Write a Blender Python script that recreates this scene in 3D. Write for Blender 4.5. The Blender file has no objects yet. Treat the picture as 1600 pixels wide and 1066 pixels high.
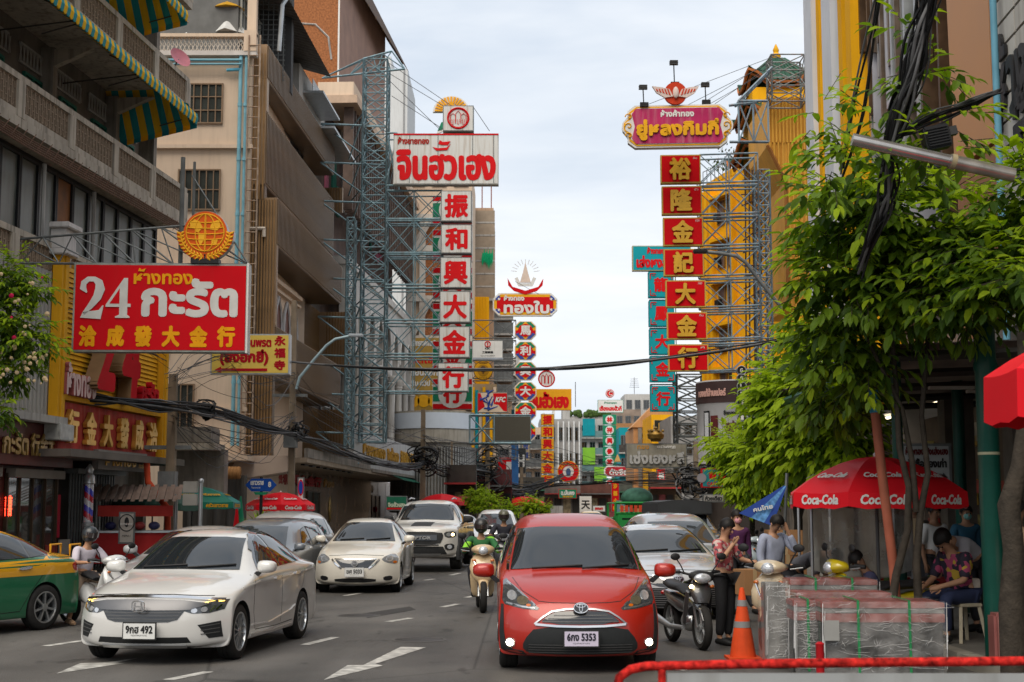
import bpy,bmesh,math,random
import numpy as np
from mathutils import Vector,Matrix,noise
from mathutils.bvhtree import BVHTree
random.seed(7)
R=math.radians
S=bpy.context.scene
COL=S.collection
FOC,HC=2222.0,1.75
TH=math.atan(257/FOC)
# ---------------------------------------------------------------- camera, sky, sun
cam=bpy.data.cameras.new('camera');cam.sensor_width=36;cam.lens=36*FOC/1600
cam.clip_end=3000;cam.clip_start=.1
cam.dof.use_dof=True;cam.dof.focus_distance=22;cam.dof.aperture_fstop=4.5
cob=bpy.data.objects.new('camera',cam);COL.objects.link(cob);S.camera=cob
cob.location=(0,0,HC);cob.rotation_euler=(math.pi/2+TH,0,0)
SUN_EL,SUN_AZ=52,200
W=bpy.data.worlds.new('World');S.world=W;W.use_nodes=True
nt=W.node_tree;nt.nodes.clear();N,L=nt.nodes.new,nt.links.new
sky=N('ShaderNodeTexSky');sky.sky_type='NISHITA';sky.sun_disc=False
sky.sun_elevation=R(SUN_EL);sky.sun_rotation=R(SUN_AZ);sky.dust_density=3
tc=N('ShaderNodeTexCoord');mp=N('ShaderNodeMapping');mp.inputs['Scale'].default_value=(1,1,4.5)
L(tc.outputs['Generated'],mp.inputs['Vector'])
nz=N('ShaderNodeTexNoise');nz.inputs['Scale'].default_value=2.6;nz.inputs['Detail'].default_value=7
nz.inputs['Roughness'].default_value=.55;nz.inputs['Distortion'].default_value=.4
L(mp.outputs[0],nz.inputs['Vector'])
cr=N('ShaderNodeValToRGB');cr.color_ramp.elements[0].position=.30;cr.color_ramp.elements[1].position=.68
cr.color_ramp.elements[0].color=(6.2,6.95,7.9,1);cr.color_ramp.elements[1].color=(9.3,9.5,9.7,1)
L(nz.outputs[0],cr.inputs[0])
sx=N('ShaderNodeSeparateXYZ');L(tc.outputs['Generated'],sx.inputs[0])
mr=N('ShaderNodeMapRange');mr.inputs['From Min'].default_value=-.02;mr.inputs['From Max'].default_value=.42
L(sx.outputs['Z'],mr.inputs[0])
cr2=N('ShaderNodeValToRGB')
cr2.color_ramp.elements[0].color=(1.08,1.06,1.03,1);cr2.color_ramp.elements[1].color=(.92,.93,.95,1)
L(mr.outputs[0],cr2.inputs[0])
mu=N('ShaderNodeMixRGB');mu.blend_type='MULTIPLY';mu.inputs[0].default_value=1
L(cr.outputs[0],mu.inputs[1]);L(cr2.outputs[0],mu.inputs[2])
mx=N('ShaderNodeMixRGB');mx.inputs[0].default_value=.93
L(sky.outputs[0],mx.inputs[1]);L(mu.outputs[0],mx.inputs[2])
bg=N('ShaderNodeBackground');bg.inputs['Strength'].default_value=.0585
L(mx.outputs[0],bg.inputs[0]);wo=N('ShaderNodeOutputWorld');L(bg.outputs[0],wo.inputs[0])
sl=bpy.data.lights.new('sun','SUN');sl.energy=1.5;sl.angle=R(50);sl.color=(1,.90,.76)
so=bpy.data.objects.new('sun',sl);COL.objects.link(so)
az,el=R(SUN_AZ),R(SUN_EL)
so.rotation_euler=Vector((math.sin(az)*math.cos(el),math.cos(az)*math.cos(el),math.sin(el))).to_track_quat('Z','Y').to_euler()
S.view_settings.view_transform='Standard';S.view_settings.look='None'
S.view_settings.exposure=1.05;S.view_settings.gamma=1
S.cycles.max_bounces=9;S.cycles.transparent_max_bounces=12
S.cycles.caustics_reflective=False;S.cycles.caustics_refractive=False
# ---------------------------------------------------------------- pixel -> world helpers
def P(px,py,d):
 """point of the place seen at a photo pixel, at distance d along the street"""
 u,v=(px-800)/FOC,(533-py)/FOC
 c,s=math.cos(TH),math.sin(TH)
 k=d/(c-s*v)
 return Vector((u*k,d,HC+k*(s+c*v)))
def G(px,py,z=0):
 a=P(px,py,10);t=(z-HC)/(a.z-HC)
 return Vector((a.x*t,10*t,z))
 # ---------------------------------------------------------------- materials
_M={}
def mat(col,rough=.6,metal=0,var=.12,scale=3.0,bump=0.0,streak=0.0,emit=0,coat=0,spec=.5,alpha=1,trans=0,bscale=None,dirt=None,flake=0):
 key=(tuple(col),rough,metal,var,scale,bump,streak,emit,coat,spec,alpha,trans,bscale,dirt,flake)
 if key in _M:return _M[key]
 m=bpy.data.materials.new('mat_%d'%len(_M));m.use_nodes=True
 t=m.node_tree;b=t.nodes['Principled BSDF']
 b.inputs['Roughness'].default_value=rough;b.inputs['Metallic'].default_value=metal
 b.inputs['Specular IOR Level'].default_value=spec if(spec!=.5 or rough<.4)else(.05 if max(col)>.3 and min(col)<.1 else .2)
 b.inputs['Coat Weight'].default_value=coat;b.inputs['Coat Roughness'].default_value=.04
 b.inputs['Base Color'].default_value=(*col,1);m.diffuse_color=(*col,1)
 if emit:b.inputs['Emission Color'].default_value=(*col,1);b.inputs['Emission Strength'].default_value=emit
 if alpha<1:b.inputs['Alpha'].default_value=alpha
 if trans:b.inputs['Transmission Weight'].default_value=trans
 N,L=t.nodes.new,t.links.new
 if var or streak or bump:
  tc=N('ShaderNodeTexCoord')
 if var or streak or dirt:
  nz=N('ShaderNodeTexNoise');nz.inputs['Scale'].default_value=scale;nz.inputs['Detail'].default_value=6
  L(tc.outputs['Object'],nz.inputs['Vector'])
  rp=N('ShaderNodeMapRange');rp.inputs['From Min'].default_value=.3;rp.inputs['From Max'].default_value=.7
  rp.inputs['To Min'].default_value=1-var;rp.inputs['To Max'].default_value=1+var
  L(nz.outputs[0],rp.inputs[0])
  mm=N('ShaderNodeMixRGB');mm.blend_type='MULTIPLY';mm.inputs[0].default_value=1
  mm.inputs[1].default_value=(*col,1);L(rp.outputs[0],mm.inputs[2])
  out=mm.outputs[0]
  if streak:
   mp=N('ShaderNodeMapping');mp.inputs['Scale'].default_value=(6,6,.5)
   L(tc.outputs['Object'],mp.inputs[0])
   n2=N('ShaderNodeTexNoise');n2.inputs['Scale'].default_value=1.3;n2.inputs['Detail'].default_value=5
   L(mp.outputs[0],n2.inputs[0])
   r2=N('ShaderNodeMapRange');r2.inputs['From Min'].default_value=.48;r2.inputs['From Max'].default_value=.72
   r2.inputs['To Min'].default_value=0;r2.inputs['To Max'].default_value=streak;L(n2.outputs[0],r2.inputs[0])
   m2=N('ShaderNodeMixRGB');L(r2.outputs[0],m2.inputs[0]);L(out,m2.inputs[1])
   dc=dirt or(.07,.055,.04);m2.inputs[2].default_value=(*dc,1);out=m2.outputs[0]
  L(out,b.inputs['Base Color'])
  if rough>.25 and not coat:
   r3=N('ShaderNodeMapRange');r3.inputs['To Min'].default_value=rough*.8;r3.inputs['To Max'].default_value=min(1,rough*1.2)
   L(nz.outputs[0],r3.inputs[0]);L(r3.outputs[0],b.inputs['Roughness'])
 if bump:
  n3=N('ShaderNodeTexNoise');n3.inputs['Scale'].default_value=bscale or scale*8;n3.inputs['Detail'].default_value=4
  L(tc.outputs['Object'],n3.inputs['Vector'])
  bp=N('ShaderNodeBump');bp.inputs['Strength'].default_value=bump;bp.inputs['Distance'].default_value=.02
  L(n3.outputs[0],bp.inputs['Height']);L(bp.outputs[0],b.inputs['Normal'])
 _M[key]=m
 return m
def paint(col,coat=1.0,rough=.32,metal=.0):return mat(col,rough,metal,.03,4,coat=coat)
CHROME=mat((.75,.75,.76),.12,1,0)
SILVER=mat((.5,.51,.52),.3,.9,.1)
BLACKP=mat((.018,.018,.019),.45,0,.15,8)
BLACKG=mat((.012,.012,.013),.08,0,0,coat=1)
RUBBER=mat((.022,.021,.02),.8,0,.2,10)
GLASSD=mat((.012,.015,.018),.03,0,0,spec=.9)
GLASSL=mat((.03,.036,.042),.03,0,0,spec=.9)
LENS=mat((.55,.57,.6),.06,.0,.2,30,coat=1)
STEELB=mat((.22,.33,.37),.5,.3,.3,2,streak=.45,dirt=(.16,.09,.05))
STEELG=mat((.16,.17,.17),.5,.4,.25,3,streak=.3)
STEELD=mat((.06,.055,.05),.6,.4,.3,3)
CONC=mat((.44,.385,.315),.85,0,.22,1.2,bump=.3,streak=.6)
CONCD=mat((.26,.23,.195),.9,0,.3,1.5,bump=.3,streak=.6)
WHITEW=mat((.62,.60,.56),.6,0,.1,1,streak=.5,dirt=(.2,.14,.09))
WIREM=mat((.012,.012,.013),.55,0,.2,5)
GREYW=mat((.09,.09,.092),.5,0,.3,5)
GOLD=mat((.72,.42,.08),.35,.5,.15,3)
# ---------------------------------------------------------------- mesh builder
class MB:
 def __init__(s):s.v=[];s.f=[];s.mi=[];s.m=0;s.X=Matrix()
 def add(s,vs,fs,m=None):
  b=len(s.v)
  s.v+=[tuple(s.X@Vector(p))for p in vs]
  s.f+=[tuple(i+b for i in f)for f in fs]
  s.mi+=[s.m if m is None else m]*len(fs)
  return s
 def box(s,cx,cy,cz,sx,sy,sz,rz=0,m=None,rot=None,taper=1):
  hx,hy,hz=sx/2,sy/2,sz/2
  vs=[Vector((a*hx*(taper if c>0 else 1),b*hy*(taper if c>0 else 1),c*hz))for c in(-1,1)for a,b in((-1,-1),(1,-1),(1,1),(-1,1))]
  M=rot if rot is not None else Matrix.Rotation(rz,3,'Z')
  vs=[M@p+Vector((cx,cy,cz))for p in vs]
  return s.add(vs,[(3,2,1,0),(4,5,6,7),(0,1,5,4),(1,2,6,5),(2,3,7,6),(3,0,4,7)],m)
 def bb(s,x0,x1,y0,y1,z0,z1,m=None):
  return s.box((x0+x1)/2,(y0+y1)/2,(z0+z1)/2,x1-x0,y1-y0,z1-z0,0,m)
 def prism(s,pts,y0,y1,m=None,plane='xz'):
  n=len(pts)
  f3={'xz':lambda a,b,d:(a,d,b),'xy':lambda a,b,d:(a,b,d),'yz':lambda a,b,d:(d,a,b)}[plane]
  vs=[f3(a,b,y0)for a,b in pts]+[f3(a,b,y1)for a,b in pts]
  fs=[tuple(range(n)),tuple(range(2*n-1,n-1,-1))]
  fs+=[(i,i+n,(i+1)%n+n,(i+1)%n)for i in range(n)]
  return s.add(vs,fs,m)
 def tube(s,path,r,n=6,m=None,cap=True,closed=False,r2=None):
  p=[Vector(q)for q in path];k=len(p)
  if k<2:return s
  vs=[];up=None
  for i in range(k):
   if closed:t=p[(i+1)%k]-p[i-1]
   else:t=p[min(i+1,k-1)]-p[max(i-1,0)]
   if t.length<1e-9:t=Vector((0,0,1))
   t.normalize()
   if up is None:up=Vector((0,0,1))if abs(t.z)<.9 else Vector((0,1,0))
   a=t.cross(up)
   if a.length<1e-4:a=t.orthogonal()
   a.normalize();b=a.cross(t).normalized();up=b
   rr=r[i]if isinstance(r,(list,tuple))else(r if r2 is None else r+(r2-r)*i/(k-1))
   for j in range(n):
    w=2*math.pi*j/n
    vs.append(p[i]+a*(rr*math.cos(w))+b*(rr*math.sin(w)))
  fs=[(i*n+j,i*n+(j+1)%n,(i+1)*n+(j+1)%n,(i+1)*n+j)for i in range(k-1)for j in range(n)]
  if closed:fs+=[((k-1)*n+j,(k-1)*n+(j+1)%n,(j+1)%n,j)for j in range(n)]
  elif cap:fs+=[tuple(range(n-1,-1,-1)),tuple(range((k-1)*n,k*n))]
  return s.add(vs,fs,m)
 def bar(s,a,b,w=.05,m=None):return s.tube([a,b],w*.62,4,m)
 def lathe(s,prof,n=24,c=(0,0,0),axis='z',m=None,cap=True):
  vs=[]
  for r,h in prof:
   for j in range(n):
    w=2*math.pi*j/n;a,b=r*math.cos(w),r*math.sin(w)
    q=(a,b,h)if axis=='z' else((h,a,b)if axis=='x' else(b,h,a))
    vs.append((q[0]+c[0],q[1]+c[1],q[2]+c[2]))
  k=len(prof)
  fs=[(i*n+j,i*n+(j+1)%n,(i+1)*n+(j+1)%n,(i+1)*n+j)for i in range(k-1)for j in range(n)]
  if cap:fs+=[tuple(range(n-1,-1,-1)),tuple(range((k-1)*n,k*n))]
  return s.add(vs,fs,m)
 def ball(s,c,r,n=10,m=None,sc=(1,1,1)):
  pr=[(max(1e-4,math.sin(math.pi*i/n)),-math.cos(math.pi*i/n))for i in range(n+1)]
  vs=[]
  for a,h in pr:
   for j in range(n):
    w=2*math.pi*j/n
    vs.append((c[0]+r*sc[0]*a*math.cos(w),c[1]+r*sc[1]*a*math.sin(w),c[2]+r*sc[2]*h))
  fs=[(i*n+j,i*n+(j+1)%n,(i+1)*n+(j+1)%n,(i+1)*n+j)for i in range(n)for j in range(n)]
  return s.add(vs,fs,m)
 def build(s,name,mats,parent=None,smooth=None,bevel=0,label=None,loc=None,merge=False,sub=0):
  me=bpy.data.meshes.new(name);me.from_pydata(s.v,[],s.f)
  if not isinstance(mats,(list,tuple)):mats=[mats]
  for m in mats:me.materials.append(m)
  if len(mats)>1:me.polygons.foreach_set('material_index',[min(i,len(mats)-1)for i in s.mi])
  if merge:
   b=bmesh.new();b.from_mesh(me);bmesh.ops.remove_doubles(b,verts=b.verts,dist=1e-4);bmesh.ops.recalc_face_normals(b,faces=b.faces);b.to_mesh(me);b.free()
  if bevel:
   b=bmesh.new();b.from_mesh(me)
   bmesh.ops.bevel(b,geom=[e for e in b.edges if len(e.link_faces)==2 and e.calc_face_angle(0)>.6],offset=bevel,segments=2,affect='EDGES',clamp_overlap=True)
   b.to_mesh(me);b.free()
   if smooth is None:smooth=40
  if smooth:
   me.polygons.foreach_set('use_smooth',[True]*len(me.polygons));me.set_sharp_from_angle(angle=R(smooth))
  me.update()
  o=bpy.data.objects.new(name,me);COL.objects.link(o)
  if parent:o.parent=parent
  if loc is not None:o.location=loc
  if label:o['label']=label
  return o
def thing(name,label,cat,loc=(0,0,0),rz=0,group=None):
 o=bpy.data.objects.new(name,None);o.empty_display_size=.1;COL.objects.link(o)
 o.location=loc;o.rotation_euler=(0,0,rz);o['label']=label;o['category']=cat
 if group:o['group']=group
 return o
def tag(o,label,cat,group=None):
 o['label']=label;o['category']=cat
 if group:o['group']=group
 return o
def struct(o):o['kind']='structure';return o
def stuff(o,label=None,cat=None):
 o['kind']='stuff'
 if label:o['label']=label;o['category']=cat
 return o
def copy_of(o,name,parent,loc=None,rot=None):
 c=bpy.data.objects.new(name,o.data);COL.objects.link(c);c.parent=parent
 if loc is not None:c.location=loc
 if rot is not None:c.rotation_euler=rot
 return c
def copy_tree(o,parent=None):
 c=o.copy();COL.objects.link(c);c.parent=parent
 for ch in list(o.children):copy_tree(ch,c)
 return c
TMP=bpy.data.scenes.new('scratch')
def evaluated(o):
 TMP.view_layers[0].update();dg=TMP.view_layers[0].depsgraph;return o.evaluated_get(dg)
 # ---------------------------------------------------------------- lettering
_T={}
def text_geo(body,depth):
 if(body,depth)in _T:return _T[body,depth]
 c=bpy.data.curves.new('t','FONT');c.body=body;c.size=1;c.resolution_u=2;c.extrude=depth;c.align_x='LEFT'
 o=bpy.data.objects.new('t',c);TMP.collection.objects.link(o)
 me=bpy.data.meshes.new_from_object(evaluated(o))
 v=np.empty(len(me.vertices)*3);me.vertices.foreach_get('co',v);v=v.reshape(-1,3)
 f=[tuple(p.vertices)for p in me.polygons]
 bpy.data.objects.remove(o);bpy.data.curves.remove(c)
 _T[body,depth]=(v,f)
 return v,f
def text(parent,body,x,z,w,h,m,y=0,bold=0,depth=0,name='lettering',shear=0,side=None,mb=None,rot=0,mirror=False,keep=False):
 """lettering centred on (x,z) of the parent's front plane, w x h metres, facing -y"""
 v0,f=text_geo(body,.0)
 if not len(v0):return None
 v=v0.copy();lo,hi=v.min(0),v.max(0)
 ex,ez=max(hi[0]-lo[0],1e-3),max(hi[1]-lo[1],1e-3)
 kx,kz=(w-2*bold)/ex,(h-2*bold)/ez
 if keep:kx=kz=min(kx,kz)
 X=(v[:,0]-(lo[0]+hi[0])/2)*kx;Z=(v[:,1]-(lo[1]+hi[1])/2)*kz
 X=X+shear*Z
 out=mb or MB();bold=min(bold,.05*h)
 offs=[(0,0)]if not bold else[(0,0),(bold,0),(-bold,0),(0,bold),(0,-bold),(.7*bold,.7*bold),(-.7*bold,-.7*bold),(.7*bold,-.7*bold),(-.7*bold,.7*bold)]
 c,s=math.cos(rot),math.sin(rot)
 for i,(a,b)in enumerate(offs):
  yy=y-i*.0006
  pts=[(x+c*(p+a)-s*(q+b),yy,z+s*(p+a)+c*(q+b))for p,q in zip(X,Z)]
  out.add(pts,f)
  if depth:
  # side walls down to the board
   ec={}
   for g in f:
    for k in range(len(g)):
     e=(g[k],g[(k+1)%len(g)]);
     if(e[1],e[0])in ec:ec.pop((e[1],e[0]))
     else:ec[e]=1
   n=len(pts);
   out.add(pts+[(p[0],p[1]+depth,p[2])for p in pts],[(a1,a1+n,b1+n,b1)for a1,b1 in ec],1 if side else None)
 if mb:return None
 return out.build(name,[m,side]if side else m,parent)
 # ================================================================ ground (road, pavements, markings)
ASPH=mat((.098,.092,.085),.62,0,.24,.6,bump=.7,bscale=55)
def road_wear(m):
 t=m.node_tree;N,L=t.nodes.new,t.links.new;b=t.nodes['Principled BSDF'];old=b.inputs['Base Color'].links[0].from_socket
 tc=N('ShaderNodeTexCoord')
 def lay(sc,lo,hi,a0,a1,src,det=5,kind='ShaderNodeTexNoise'):
  mp=N('ShaderNodeMapping');mp.inputs['Scale'].default_value=sc;L(tc.outputs['Object'],mp.inputs[0]);n=N(kind);n.inputs['Scale'].default_value=1
  if kind=='ShaderNodeTexNoise':n.inputs['Detail'].default_value=det
  else:n.feature='DISTANCE_TO_EDGE'
  L(mp.outputs[0],n.inputs['Vector']);r=N('ShaderNodeMapRange');r.inputs['From Min'].default_value=lo;r.inputs['From Max'].default_value=hi;r.inputs['To Min'].default_value=a0;r.inputs['To Max'].default_value=a1;L(n.outputs[0],r.inputs[0])
  x=N('ShaderNodeMixRGB');x.blend_type='MULTIPLY';x.inputs[0].default_value=1;L(src,x.inputs[1]);L(r.outputs[0],x.inputs[2]);return x.outputs[0]
 c=lay((1.1,.07,1),.35,.65,.82,1.16,old);c=lay((.22,.16,1),.42,.6,.80,1.1,c);c=lay((140,140,1),.3,.7,.72,1.3,c,2);c=lay((2.5,1.2,1),.62,.68,1,.62,c,8)
 c=lay((.16,.11,1),0,.004,.55,1,c,0,'ShaderNodeTexVoronoi');L(c,b.inputs['Base Color'])
road_wear(ASPH)
PAVE=mat((.20,.19,.17),.85,0,.2,1.2,bump=.4,streak=.2)
KERBM=mat((.28,.26,.22),.8,0,.2,2,bump=.3)
LINEM=mat((.42,.41,.38),.6,0,.45,7,streak=.5,dirt=(.14,.13,.12))
g=MB();g.add([(-500,-80,0),(500,-80,0),(500,1600,0),(-500,1600,0)],[(0,1,2,3)])
struct(g.build('road',ASPH))
def pavement(pts_in,side):
 """kerb line -> raised pavement towards the buildings"""
 g=MB();n=len(pts_in);far=30*side
 vs=[(x,y,.13)for x,y in pts_in]+[(x+far,y,.13)for x,y in pts_in]
 fs=[(i,i+1,n+i+1,n+i)if side>0 else(i+1,i,n+i,n+i+1)for i in range(n-1)]
 g.add([(x+.18*side if i<n else x,y,z)for i,(x,y,z)in enumerate(vs)],fs)
 struct(g.build('pavement',PAVE))
 for i in range(n-1):
  (x0,y0),(x1,y1)=pts_in[i],pts_in[i+1];k=max(1,int((y1-y0)/2))if y1<60 else 1
  for j in range(k):
   a,b=j/k,(j+1)/k-(.012/max(1,(y1-y0)/k));g=MB()
   xa,ya,xb,yb=x0+(x1-x0)*a,y0+(y1-y0)*a,x0+(x1-x0)*b,y0+(y1-y0)*b
   g.add([(xa,ya,0),(xa+.2*side,ya,0),(xb+.2*side,yb,0),(xb,yb,0),(xa+.02*side,ya,.135),(xa+.2*side,ya,.135),(xb+.2*side,yb,.135),(xb+.02*side,yb,.135)],[(4,5,6,7),(0,4,7,3),(0,1,5,4),(2,3,7,6)]if side>0 else[(7,6,5,4),(3,7,4,0),(4,5,1,0),(6,7,3,2)])
   struct(g.build('kerb',KERBM))
LEFTK=[(-12,8),(-9.2,22),(-7.6,34),(-6.6,48),(-5.5,69),(-3,110),(8,320)]
RIGHTK=[(4.9,2),(4.9,20),(5.2,30),(6.2,50),(7.3,69),(9.5,110),(19,320)]
pavement(LEFTK,-1);pavement(RIGHTK,1)
def mark(px,name='lane_marking',w=None):
 pts=[G(*p)for p in px]
 if w:
  a,b=pts;t=(b-a).normalized();q=Vector((-t.y,t.x,0))*w/2;pts=[a+q,a-q,b-q,b+q]
 g=MB();g.add([(p.x,p.y,.004)for p in pts],[tuple(range(len(pts)))])
 o=g.build(name,LINEM)
 if o.data.polygons[0].normal.z<0:o.data.flip_normals()
 struct(o)
for a,b in(((262,1063),(326,1050)),((476,1008),(524,996)),((606,972),(642,966)),((691,949),(716,944)),((539,931),(565,927)),((664,907),(678,905)),((704,899),(718,896)),((70,1010),(140,1000)),((150,1015),(215,1003)),((590,917),(607,914)),((728,934),(744,931)),((742,888),(752,886)),((1060,1048),(1120,1036))):
 mark((a,b),w=.13)
for dx,dy in((0,0),):
 mark([(506+dx,1063),(543,1040),(568,1039.6),(626,1011.4),(666,1012),(586,1038),(598,1040.6)],'arrow_marking')
mark([(88,1053),(125,1037),(160,1036),(215,1029),(180,1037),(200,1036)],'arrow_marking')
# tarred patch repairs in the asphalt
for pts in([(560,960),(640,948),(650,953),(575,966)],):
 q=[G(*p)for p in pts];g=MB();g.add([(p.x,p.y,.003)for p in q],[(0,1,2,3)]);o=g.build('asphalt_patch',mat((.042,.04,.038),.7,0,.2,2,bump=.5,bscale=60))
 if o.data.polygons[0].normal.z<0:o.data.flip_normals()
 struct(o)
for a,b_,d in((655,1000,0),(560,962,0),(780,905,0)):
 p=G(a,b_);r=thing('manhole_cover',{655:'round iron manhole cover left of the red minivan',560:'round iron manhole cover in front of the cream white saloon',780:'round iron manhole cover behind the green jacketed rider'}[a],'manhole cover',(p.x,p.y,0))
 MB().lathe([(.31,.005),(.30,.008)],28).build('iron_lid',mat((.05,.045,.04),.5,.5,.3,20),r,40);MB().lathe([(.36,.0045),(.32,.0065)],28,cap=False).build('collar',mat((.11,.105,.10),.8),r)
 # ================================================================ vehicles
def clip_cells(poly,h):
 """polygon cut into cells of size h -> 2D verts, faces, ordered outline"""
 b=bmesh.new()
 vs=[b.verts.new((p[0],p[1],0))for p in poly];b.faces.new(vs)
 xs=[p[0]for p in poly];ys=[p[1]for p in poly]
 for lo,hi,ax in((min(xs),max(xs),0),(min(ys),max(ys),1)):
  n=int((hi-lo)/h)
  for i in range(1,n+1):
   c=lo+(hi-lo)*i/(n+1)
   co=(c,0,0)if ax==0 else(0,c,0);no=(1,0,0)if ax==0 else(0,1,0)
   bmesh.ops.bisect_plane(b,geom=list(b.verts)+list(b.edges)+list(b.faces),plane_co=co,plane_no=no,dist=1e-5)
 bmesh.ops.triangulate(b,faces=[f for f in b.faces if len(f.verts)>4])
 b.verts.index_update()
 V=[(v.co.x,v.co.y)for v in b.verts];F=[tuple(v.index for v in f.verts)for f in b.faces]
 E=[]
 for e in b.edges:
  if len(e.link_faces)==1:
   l=e.link_loops[0];E.append((l.vert.index,l.link_loop_next.vert.index))
 b.free()
 return V,F,E
class Skin:
 """projects flat outlines on to a body"""
 def __init__(s,ob):
  me=ob.data
  s.t=BVHTree.FromPolygons([v.co.copy()for v in me.vertices],[tuple(p.vertices)for p in me.polygons])
 def cast(s,view,a,b):
  if view=='f':o,d=Vector((a,-3,b)),Vector((0,1,0))
  elif view=='b':o,d=Vector((a,12,b)),Vector((0,-1,0))
  elif view=='t':o,d=Vector((a,b,5)),Vector((0,0,-1))
  elif view=='l':o,d=Vector((3,a,b)),Vector((-1,0,0))
  else:o,d=Vector((-3,a,b)),Vector((1,0,0))
  h=s.t.ray_cast(o,d)
  if h[0]is None:
   h=s.t.find_nearest(o+d*{'f':4.4,'b':8.3,'t':3.7}.get(view,2.2));return h[0],h[1],d
  return h[0],h[1],d
 def patch(s,mb,view,poly,off=.005,skirt=.012,h=.05,m=None):
  V,F,E=clip_cells(poly,h);top=[];base=[]
  for a,b in V:
   p,n,d=s.cast(view,a,b)
   if n.dot(d)>0:n=-n
   top.append(p+n*off);base.append(p-n*skirt)
  k=len(V)
  fl=F
  # face outwards
  f=F[0];nn=(top[f[1]]-top[f[0]]).cross(top[f[2]]-top[f[0]])
  p,n,d=s.cast(view,*V[f[0]])
  if nn.dot(-d)<0:fl=[tuple(reversed(f))for f in F];E=[(b,a)for a,b in E]
  mb.add(top+base,fl+[(b,a,a+k,b+k)for a,b in E],m)
  return mb
def strip(pts,w):
 n=len(pts);L_,R_=[],[]
 for i in range(n):
  a=Vector(pts[max(i-1,0)]);b=Vector(pts[min(i+1,n-1)]);t=(b-a).normalized();q=Vector((-t.y,t.x))*w/2
  L_.append((pts[i][0]+q.x,pts[i][1]+q.y));R_.append((pts[i][0]-q.x,pts[i][1]-q.y))
 return L_+R_[::-1]
def ell(cx,cy,rx,ry,n=20):return[(cx+rx*math.cos(2*math.pi*i/n),cy+ry*math.sin(2*math.pi*i/n))for i in range(n)]
def sm(pts,it=2):
 for _ in range(it):
  q=[]
  for i in range(len(pts)):
   a,b=pts[i],pts[(i+1)%len(pts)]
   q+=[(a[0]*.75+b[0]*.25,a[1]*.75+b[1]*.25),(a[0]*.25+b[0]*.75,a[1]*.25+b[1]*.75)]
  pts=q
 return pts
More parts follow.
